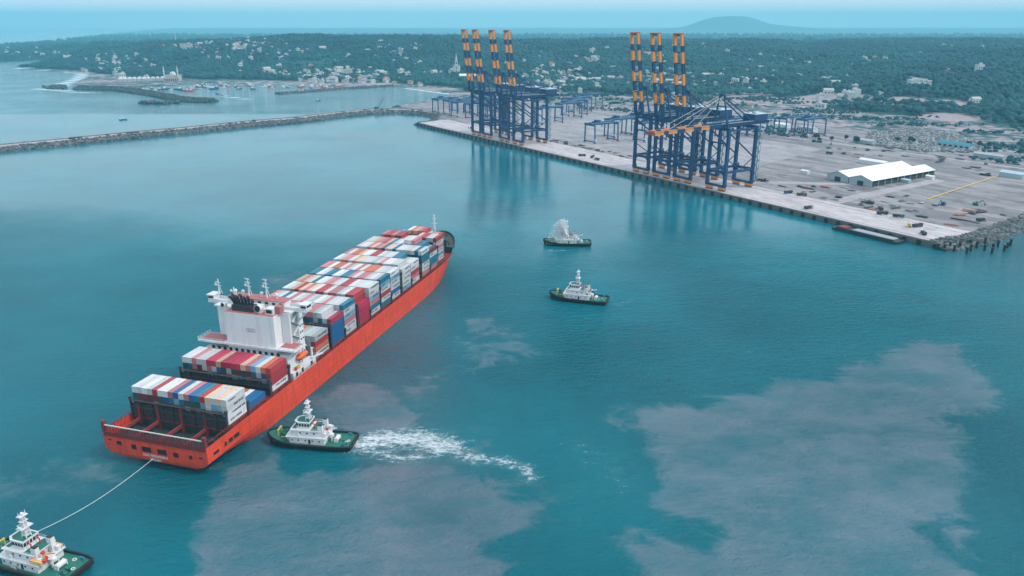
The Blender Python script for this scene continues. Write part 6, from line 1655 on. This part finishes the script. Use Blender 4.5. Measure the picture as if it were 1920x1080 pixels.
     [(797, 1728), (900, 1796), (1140, 2065), (185, 1640), (489, 2435), (556, 2020), (749, 1848), (557, 2722), (2812, 7317), (1532, 3955), (999, 2357), (392, 2161), (1768, 4946), (890, 2574), (495, 1697), (1862, 3787), (630, 2061), (944, 1821), (537, 1985), (1693, 3118), (1017, 1869), (716, 2984), (672, 1730), (987, 2601), (486, 2153), (1093, 2498), (890, 2129), (748, 3160), (761, 2121), (815, 1784), (739, 2257), (440, 1670), (1019, 1857), (463, 2013), (779, 1989), (756, 1535), (1076, 2426), (312, 2479), (735, 2371), (674, 2005), (699, 2145), (752, 1747), (859, 2050), (913, 2484), (876, 2272), (864, 1806), (1891, 3789), (220, 1759), (1308, 2117), (704, 2453), (909, 2013), (385, 2446), (887, 3056), (491, 2420), (798, 1614), (785, 1675), (646, 1789), (842, 2515), (935, 2315), (463, 1893), (488, 1702), (598, 2261), (1148, 2530), (2590, 7285), (353, 1726), (1303, 3300), (810, 1915), (892, 1682), (351, 1179), (849, 2083), (1199, 1964), (650, 2038), (638, 2026), (704, 1661), (590, 1980), (912, 2565), (1091, 3736), (561, 2135), (1101, 2384), (538, 1708), (669, 2878), (1185, 2405), (1160, 2468), (1414, 2061), (1324, 2411), (1073, 1853), (1500, 2450), (1514, 2996), (1076, 2100), (1089, 2812), (1301, 2313), (1125, 2059), (1200, 2456), (1455, 2345), (880, 2332), (1226, 2197), (1095, 2682), (1357, 3184), (1269, 2517), (2035, 3245), (1263, 2986), (1360, 3104), (1025, 2422), (1392, 2017), (1441, 2556), (1372, 2474), (1676, 2433), (1800, 3337), (961, 2756), (1097, 2277), (1014, 2387), (1412, 2044), (1057, 2608), (2015, 3711), (1036, 2151), (678, 1641), (665, 1623), (659, 1706), (670, 1765), (654, 1827), (685, 1686), (666, 1748), (669, 1884), (606, 1641), (631, 1768), (725, 1670), (679, 1775), (689, 1756), (600, 1684), (657, 1822), (702, 1675), (651, 1698), (635, 1598), (720, 1629), (738, 1645), (700, 1712), (672, 1662), (660, 1662), (670, 1756), (727, 1626), (633, 1779), (695, 1798), (627, 1868), (601, 1693)]),
]
hr = random.Random(6)
HD = ['small white flat-roofed', 'white clay-tiled', 'tall white flat-roofed', 'small cream clay-tiled', 'blue-grey flat-roofed', 'large white gabled', 'cream flat-roofed', 'tall all-white']
HX = []
restv, restf, restm, nb = [], [], [], 0
for place, own, more in HOUSES:
    A_ = np.array(own, float); hz_ = hland(A_[:, 0], A_[:, 1])
    for (x, y), z in zip(own, hz_):
        i = hr.randrange(len(HM))
        o = bpy.data.objects.new('house', HM[i]); COL.objects.link(o)
        s = hr.uniform(0.8, 1.35)
        o.location = (x, y, max(z, 1.5) + 2.6); o.rotation_euler = (0, 0, hr.uniform(0, 3.14)); o.scale = (s, s, s * hr.uniform(0.9, 1.3))
        tag(o, HD[i] + ' house ' + place, 'house', HD[i] + ' houses ' + place)
        HX.append((x, y, 11))
    A_ = np.array(more, float)[: max(1, int(len(more) * 0.34))]; hz_ = hland(A_[:, 0], A_[:, 1])
    for (x, y), z in zip(A_, hz_):
        me = HM[hr.randrange(len(HM))]
        c_, s_ = math.cos(hr.uniform(0, 3)), 0; a_ = hr.uniform(0, 3.14); c_, s_ = math.cos(a_), math.sin(a_); k_ = hr.uniform(0.7, 1.2)
        off = len(restv)
        for v in me.vertices: restv.append((x + k_ * (c_ * v.co.x - s_ * v.co.y), y + k_ * (s_ * v.co.x + c_ * v.co.y), max(z, 1.5) + 2.2 + k_ * v.co.z))
        mi = {'white_plaster': 0, 'clay_tile_roof': 1, 'pale_concrete_roof': 2, 'dark_window_glass': 3, 'cream_plaster': 4, 'blue_grey_plaster': 5, 'white_sheet_roof': 6}
        for p in me.polygons: restf.append(tuple(off + q for q in p.vertices)); restm.append(mi[me.materials[p.material_index].name])
        HX.append((x, y, 9))
mb = MB(); mb.v, mb.f, mb.m = restv, restf, restm
tag(mb.build('house_rest', [M[k] for k in ('plaster', 'tile', 'tile2', 'glass', 'plaster2', 'plaster3', 'roofwhite')]), 'many more tiny pale houses spread through the far woods and towns', 'houses', kind='stuff')

# ---------------------------------------------------------------- landmark buildings on the shore
def hz(x, y): return float(hland(np.array([x]), np.array([y]))[0])


ch = empty('church', (-172, 2480, max(hz(-172, 2480), 2)), 0.1); tag(ch, 'tall white church with a stepped steeple left of the far cranes', 'church')
mb = MB(); mb.box(0, 6, 7, 20, 30, 18); mb.build('nave', M['plaster'], ch)
mb = MB(); mb.add([(-11, -9.5, 16), (11, -9.5, 16), (11, 21.5, 16), (-11, 21.5, 16), (0, -9.5, 25), (0, 21.5, 25)], [(0, 1, 4), (2, 3, 5), (1, 2, 5, 4), (3, 0, 4, 5)]); mb.build('roof', M['plaster'], ch)
mb = MB(); mb.box(0, -12, 14, 11, 9, 32); mb.box(0, -12, 36, 8.5, 7.5, 12, top=0.85); mb.box(0, -12, 45, 6.2, 5.6, 7, top=0.8)
for s in (-1, 1): mb.box(s * 8.5, -12, 10, 6, 7, 22); mb.tube((s * 8.5, -12, 21), (s * 8.5, -12, 31), 2.6, 0.1, 6)
mb.build('steeple', M['plaster'], ch)
mb = MB(); mb.tube((0, -12, 48), (0, -12, 62), 2.6, 0.15, 8); mb.box(0, -12, 63.5, 0.4, 0.4, 4); mb.box(0, -12, 64, 2, 0.4, 0.4); mb.build('spire', M['plaster'], ch)
for z in (10, 20, 34): mb = MB(); mb.box(0, -16.56 if z < 30 else -15.9, z, 3, 0.2, 5); mb.build('window', M['glass'], ch)
HX.append((-172, 2480, 40))
hl = empty('parish_hall', (-122, 2318, max(hz(-122, 2318), 2)), 0.05); tag(hl, 'long low white hall between the church and the far cranes', 'building')
mb = MB(); mb.box(0, 0, 4, 60, 16, 10); mb.build('wall', M['plaster'], hl)
mb = MB(); mb.add([(-31, -9, 9), (31, -9, 9), (31, 9, 9), (-31, 9, 9), (-31, 0, 14), (31, 0, 14)], [(0, 1, 5, 4), (2, 3, 4, 5), (1, 2, 5), (3, 0, 4)]); mb.build('roof', M['roofwhite'], hl)
for k in range(8): mb = MB(); mb.box(-26 + k * 7.4, -8.05, 5, 3, 0.15, 4); mb.build('window', M['glass'], hl)
HX.append((-122, 2318, 40))
ms_ = empty('mosque', (-985, 2325, 2.6), 0.1); tag(ms_, 'pale pink mosque with two slim white minarets by the left harbour', 'mosque')
mb = MB(); mb.box(0, 0, 8, 40, 30, 18); mb.box(0, -16, 5, 46, 6, 10); mb.build('prayer_hall', M['plaster2'], ms_)
mb = MB(); mb.ball(0, 0, 18, 9, 9, 9, 14, 8); mb.build('dome', M['plaster'], ms_)
for s in (-1, 1):
    mb = MB(); mb.tube((s * 19, -17, 0), (s * 19, -17, 34), 2.3, 1.8, 10); mb.tube((s * 19, -17, 27), (s * 19, -17, 28.2), 3.4, n=10); mb.tube((s * 19, -17, 34), (s * 19, -17, 44), 2.2, 0.1, 10); mb.build('minaret', M['plaster'], ms_)
for k in range(7): mb = MB(); mb.box(-18 + k * 6, -19.06, 4.5, 2.6, 0.15, 6); mb.build('arch', M['glass'], ms_)
HX.append((-985, 2325, 35))
for k in range(11):     # row of white boat sheds along the left quay
    x, y = -1128 + k * 11.5, 2300 + k * 4.6
    t = empty('boat_shed', (x, y, 2.6), 0.38); tag(t, 'narrow white barrel-roofed boat shed in the row left of the mosque', 'shed', 'row of white boat sheds')
    mb = MB(); mb.box(0, 0, 3.5, 9.6, 26, 8); mb.build('wall', M['plaster'], t)
    mb = MB(); mb.prism([(-5.2, 0), (-4.4, 2), (-2.4, 3.5), (0, 4), (2.4, 3.5), (4.4, 2), (5.2, 0)], -13.6, 13.6); r_ = mb.build('roof', M['roofwhite'], t); r_.rotation_euler = (R(90), 0, 0); r_.location = (0, 0, 7.5)
    mb = MB(); mb.box(0, -13.06, 3.4, 5.4, 0.15, 6.4); mb.build('door', M['wallgrey'], t)
wb = empty('hillside_block', (891, 1749, hz(891, 1749) + 3), 0.25); tag(wb, 'white stepped building complex alone on the wooded hillside at right', 'building')
for (x, y, z, w, d, h) in ((-18, 0, 3, 16, 12, 12), (-4, 2, 4, 13, 14, 14), (10, 0, 3, 15, 12, 12), (22, -3, 1, 12, 10, 10)): mb = MB(); mb.box(x, y, z, w, d, h); mb.box(x, y, z + h / 2 + 0.4, w + 0.8, d + 0.8, 0.8); wl_ = mb.build('wing', M['plaster'], wb); [MB().box(x - w / 3 + j * w / 3, y - d / 2 - 0.05, z + 2, 2.0, 0.14, 2.0).build('window', M['glass'], wl_) for j in range(3)]
HX.append((891, 1749, 36))
for (x, y, s, lab) in ((-520, 2520, 1.0, 'large white block on the slope above the waterfront town'), (-1278, 3178, 1.3, 'long white building high on the left ridge'), (-420, 2330, 0.9, 'big pale block in the waterfront town, right of centre')):
    t = empty('apartment_block', (x, y, hz(x, y) + 2), 0.2); tag(t, lab, 'building'); t.scale = (s, s, s)
    mb = MB(); mb.box(0, 0, 6, 34, 12, 16); mb.build('wall', M['plaster'], t); mb = MB(); mb.box(0, 0, 14.3, 35, 13, 0.6); mb.box(8, 0, 16, 7, 6, 3); mb.build('roof', M['tile2'], t)
    for r_ in range(3):
        for c_ in range(8): mb = MB(); mb.box(-14 + c_ * 4, -6.05, 3 + r_ * 4, 1.8, 0.14, 2); mb.build('window', M['glass'], t)
    HX.append((x, y, 26))
bt_ = empty('beacon_tower', (-1599, 3860, hz(-1599, 3860)), 0); tag(bt_, 'slim pale mast tower on the crest of the left ridge', 'tower')
mb = MB(); mb.tube((0, 0, 0), (0, 0, 62), 2.4, 0.8, 8); mb.build('shaft', M['plaster'], bt_); mb = MB(); mb.tube((0, 0, 50), (0, 0, 53), 3.2, n=8); mb.build('gallery', M['plaster'], bt_)

# ---------------------------------------------------------------- boats
def boat_mesh():
    mb = MB(); o = [(-6, -1.6), (2, -1.8), (5, -1.1), (7.2, 0), (5, 1.1), (2, 1.8), (-6, 1.6)]
    mb.prism([(x * 0.9, y * 0.8) for x, y in o], -0.5, 1.5, 0, top=o); mb.box(-2.6, 0, 2.4, 3.4, 2.2, 2.0, mat=1); mb.box(-2.6, 0, 3.5, 4.0, 2.6, 0.2, mat=1); mb.tube((1, 0, 1.4), (1, 0, 5.5), 0.1, n=6, mat=1)
    return mb


bm0 = {}
for c_ in ('cblue2', 'red', 'whiteclean', 'tuggreen'):
    o = boat_mesh().build('fishing_boat', [M[c_], M['whiteclean']]); bm0[c_] = o.data; bpy.data.objects.remove(o)
WHARF = []
br_ = random.Random(12)
for k in range(90):
    x, y = br_.choice([(br_.uniform(-860, -640), br_.uniform(2060, 2235)), (br_.uniform(-640, -420), br_.uniform(2090, 2190)), (br_.uniform(-960, -800), br_.uniform(1990, 2150))])
    if hz(x, y) > -1.5 or min(line_dist(np.array([x]), np.array([y]), J1)[0], line_dist(np.array([x]), np.array([y]), J2)[0]) < 46: continue
    bc_ = br_.choice(list(bm0)); o = bpy.data.objects.new('fishing_boat', bm0[bc_]); COL.objects.link(o)
    s = br_.uniform(0.9, 1.9); o.location = (x, y, 0); o.rotation_euler = (0, 0, br_.uniform(0, 6.28)); o.scale = (s, s, s)
    bn_ = {'cblue2': 'blue', 'red': 'red', 'whiteclean': 'white', 'tuggreen': 'green'}[bc_]; tag(o, 'small ' + bn_ + ' fishing boat moored in the crowded harbour on the left', 'boat', bn_ + ' fishing boats in the harbour')
for x, y, a, lab in ((-697, 1407, 0.5, 'tiny dark boat on open water above the long breakwater'), (-690, 1890, 2.6, 'small boat trailing a white wake off the harbour mouth'), (-716, 1930, 2.6, 'small boat at the harbour mouth beside the one with a wake'), (-430, 1760, 1.0, 'tiny boat alone in the bay between the moles')):
    o = bpy.data.objects.new('motor_boat', bm0['cblue2']); COL.objects.link(o); o.location = (x, y, 0); o.rotation_euler = (0, 0, a); tag(o, lab, 'boat')

# ---------------------------------------------------------------- woods
ICO_V = np.array([(0, 0, 1.0)] + [(0.894 * math.cos(2 * math.pi * k / 5), 0.894 * math.sin(2 * math.pi * k / 5), 0.447) for k in range(5)] + [(0.894 * math.cos(2 * math.pi * (k + .5) / 5), 0.894 * math.sin(2 * math.pi * (k + .5) / 5), -0.447) for k in range(5)])
ICO_F = np.array([(0, 1 + k, 1 + (k + 1) % 5) for k in range(5)] + [(1 + k, 6 + k, 1 + (k + 1) % 5) for k in range(5)] + [(1 + (k + 1) % 5, 6 + k, 6 + (k + 1) % 5) for k in range(5)])


def crowns(name, pts, rad, label, mats):
    n = len(pts); r_ = np.random.default_rng(n)
    v = ICO_V[None] * r_.uniform(0.62, 1.3, (n, 11, 1)) * rad[:, None, None] * np.array([1, 1, 0.85])
    t = r_.uniform(0, 6.28, n); c, s = np.cos(t)[:, None], np.sin(t)[:, None]
    v = np.stack([v[..., 0] * c - v[..., 1] * s, v[..., 0] * s + v[..., 1] * c, v[..., 2]], -1) + pts[:, None]
    F = (ICO_F[None] + (np.arange(n) * 11)[:, None, None]).reshape(-1, 3)
    pt_ = fbm(pts[:, 0] / 110, pts[:, 1] / 110, 3, 61) * 1.3 - 0.15 + r_.normal(0, 0.13, n)      # stands of like trees
    mi = np.repeat(np.clip((pt_ * len(mats)).astype(int), 0, len(mats) - 1), len(ICO_F))
    return tag(np_mesh(name, v.reshape(-1, 3), F, mats, mi), label, 'forest', kind='stuff')


LEAF = [mat('foliage_d', (0.002, 0.040, 0.054), 0.9, 0, 0.3, 0.01), mat('foliage_a', (0.003, 0.050, 0.064), 0.9, 0, 0.3, 0.01), mat('foliage_b', (0.006, 0.064, 0.074), 0.9, 0, 0.3, 0.01), mat('foliage_c', (0.012, 0.082, 0.086), 0.9, 0, 0.3, 0.01)]
fr = np.random.default_rng(77)
def wood_points(n, x0, x1, y0, y1, fov=0.74):
    x, y = fr.uniform(x0, x1, n), fr.uniform(y0, y1, n)
    k = np.abs(x) < fov * y + 60
    x, y = x[k], y[k]
    k = poly_sdf(x, y, FOREST) < 14 * (fbm(x / 60, y / 60, 2, 5) - 0.5) * 4
    for bx, by, br in [(640, 1720, 78), (800, 1600, 44), (880, 1560, 40), (720, 1660, 34), (790, 1420, 52)]:
        k &= np.hypot(x - bx, y - by) > br * (0.6 + 0.8 * fbm(x / 40, y / 40, 2, 8))
    k &= fbm(x / 170, y / 170, 3, 31) > 0.22
    return x[k], y[k]


x, y = wood_points(150000, -2800, 3000, 1180, 4300)
# keep clear of the houses
hk = {}
for hx_, hy_, r_ in HX: hk.setdefault((int(hx_ // 40), int(hy_ // 40)), []).append((hx_, hy_, r_))
keep = np.ones(len(x), bool)
for i in range(len(x)):
    cx_, cy_ = int(x[i] // 40), int(y[i] // 40)
    for a in (-1, 0, 1):
        for b_ in (-1, 0, 1):
            for hx_, hy_, r_ in hk.get((cx_ + a, cy_ + b_), ()):
                if (x[i] - hx_) ** 2 + (y[i] - hy_ + 5) ** 2 < (r_ + 2) ** 2: keep[i] = False
x, y = x[keep], y[keep]
rad = fr.uniform(3.6, 8.2, len(x)) * (0.8 + 0.4 * fbm(x / 90, y / 90, 2, 12))
crowns('woodland', np.column_stack([x, y, hland(x, y) + rad * 0.75 + fr.uniform(0, 5, len(x))]), rad, 'dense green woods covering the hills behind the port', LEAF)
x, y = wood_points(26000, -5200, 7200, 4300, 10500)
k = fr.random(len(x)) < 1.15 - sstep(5200, 10500, y)
x, y = x[k], y[k]
rad = fr.uniform(10, 24, len(x))
crowns('far_woodland', np.column_stack([x, y, hland(x, y) + rad * 0.2]), rad, 'hazy far woods towards the horizon', LEAF)

# low scrub and bushes on the rough ground between the yard and the woods
q_ = fr.uniform((-300, 330), (900, 900), (9000, 2)); W_ = np.array([Qw(a, b_)[:2] for a, b_ in q_])
k = (poly_sdf(W_[:, 0], W_[:, 1], FOREST) > -20) & (fbm(W_[:, 0] / 70, W_[:, 1] / 45, 3, 90) > 0.53) & (poly_sdf(q_[:, 0], q_[:, 1], [(460, 380), (640, 380), (700, 470), (560, 660), (460, 660)]) > 0)
k &= poly_sdf(q_[:, 0], q_[:, 1], YARD[:2] + [(880, 330), (560, 370), (60, 400), (-240, 260), (-300, 180)]) > 0
W_ = W_[k]; rad = fr.uniform(1.2, 3.8, len(W_))
crowns('scrub', np.column_stack([W_, np.maximum(hland(W_[:, 0], W_[:, 1]), 3.5) + rad * 0.5]), rad, 'green scrub on the rough ground behind the yard', LEAF)['category'] = 'scrub'

# single trees between the yard and the woods
def tree(x, y, z, h, r_, label, seed):
    q = random.Random(seed)
    t = empty('tree', (x, y, z), q.uniform(0, 6)); tag(t, label, 'tree', 'trees at the back of the yard')
    mb = MB(); mb.tube((0, 0, -0.5), (0.2, 0.1, h * 0.55), 0.32, 0.16, 7)
    for k in range(5): a = q.uniform(0, 6.28); mb.tube((0.1, 0, h * q.uniform(0.35, 0.55)), (math.cos(a) * r_ * 0.6, math.sin(a) * r_ * 0.6, h * q.uniform(0.6, 0.85)), 0.14, 0.05, 5)
    mb.build('trunk', M['bark'], t)
    V, F = [], []
    for k in range(260):
        a, u_, rr = q.uniform(0, 6.28), q.uniform(-0.8, 1), q.random() ** 0.4
        w = math.sqrt(max(0, 1 - u_ * u_)); lump = 0.75 + 0.35 * math.sin(3 * a + seed) * math.cos(2 * u_ + seed)
        c = Vector((r_ * rr * w * math.cos(a) * lump, r_ * rr * w * math.sin(a) * lump, h * 0.68 + h * 0.34 * rr * u_ * lump))
        s = q.uniform(0.45, 1.0); n1 = Vector((q.gauss(0, 1), q.gauss(0, 1), q.gauss(0, 1))).normalized(); n2 = n1.orthogonal().normalized(); n3 = n1.cross(n2)
        b = len(V); V += [c + n2 * s, c + n3 * s * 0.7, c - n2 * s, c - n3 * s * 0.7 + n1 * 0.2]; F.append((b, b + 1, b + 2, b + 3))
    mb = MB(); mb.v = V; mb.f = F; mb.m = [0] * len(F); mb.build('crown', LEAF[seed % 4], t)


k_ = 0
for a, b_, n, sp_, lab in ((668, 520, 5, 10, 'green tree in the clump right of the armour unit store'), (760, 480, 6, 22, 'tree at the right end behind the yard'), (560, 400, 5, 24, 'low tree along the haul road behind the warehouse'), (500, 380, 4, 20, 'tree beside the office at the back of the yard'), (820, 420, 6, 26, 'tree by the far right edge of the yard'), (600, 470, 4, 12, 'tree at the near edge of the armour unit store')):
    for j in range(n):
        aa, bb = a + rnd.gauss(0, sp_), b_ + rnd.gauss(0, sp_ * 0.5)
        x, y, _ = Qw(aa, bb); k_ += 1
        tree(x, y, max(hz(x, y), QZ - 0.1), rnd.uniform(6, 11), rnd.uniform(3, 5.5), lab, k_)

# ---------------------------------------------------------------- sea air: one closed box round the camera and the whole scene
mb = MB(); mb.box(0, 10000, 187, 33000, 24000, 386)
hm = bpy.data.materials.new('sea_haze'); hm.use_nodes = True
nt = hm.node_tree; nt.nodes.clear()
pv = nt.nodes.new('ShaderNodeVolumePrincipled'); pv.inputs['Color'].default_value = (0.26, 0.74, 0.94, 1); pv.inputs['Density'].default_value = 0.00009; pv.inputs['Anisotropy'].default_value = 0.0
out = nt.nodes.new('ShaderNodeOutputMaterial'); nt.links.new(pv.outputs[0], out.inputs['Volume'])
hb = mb.build('haze', hm); tag(hb, kind='stuff')
hb.display_type = 'WIRE'
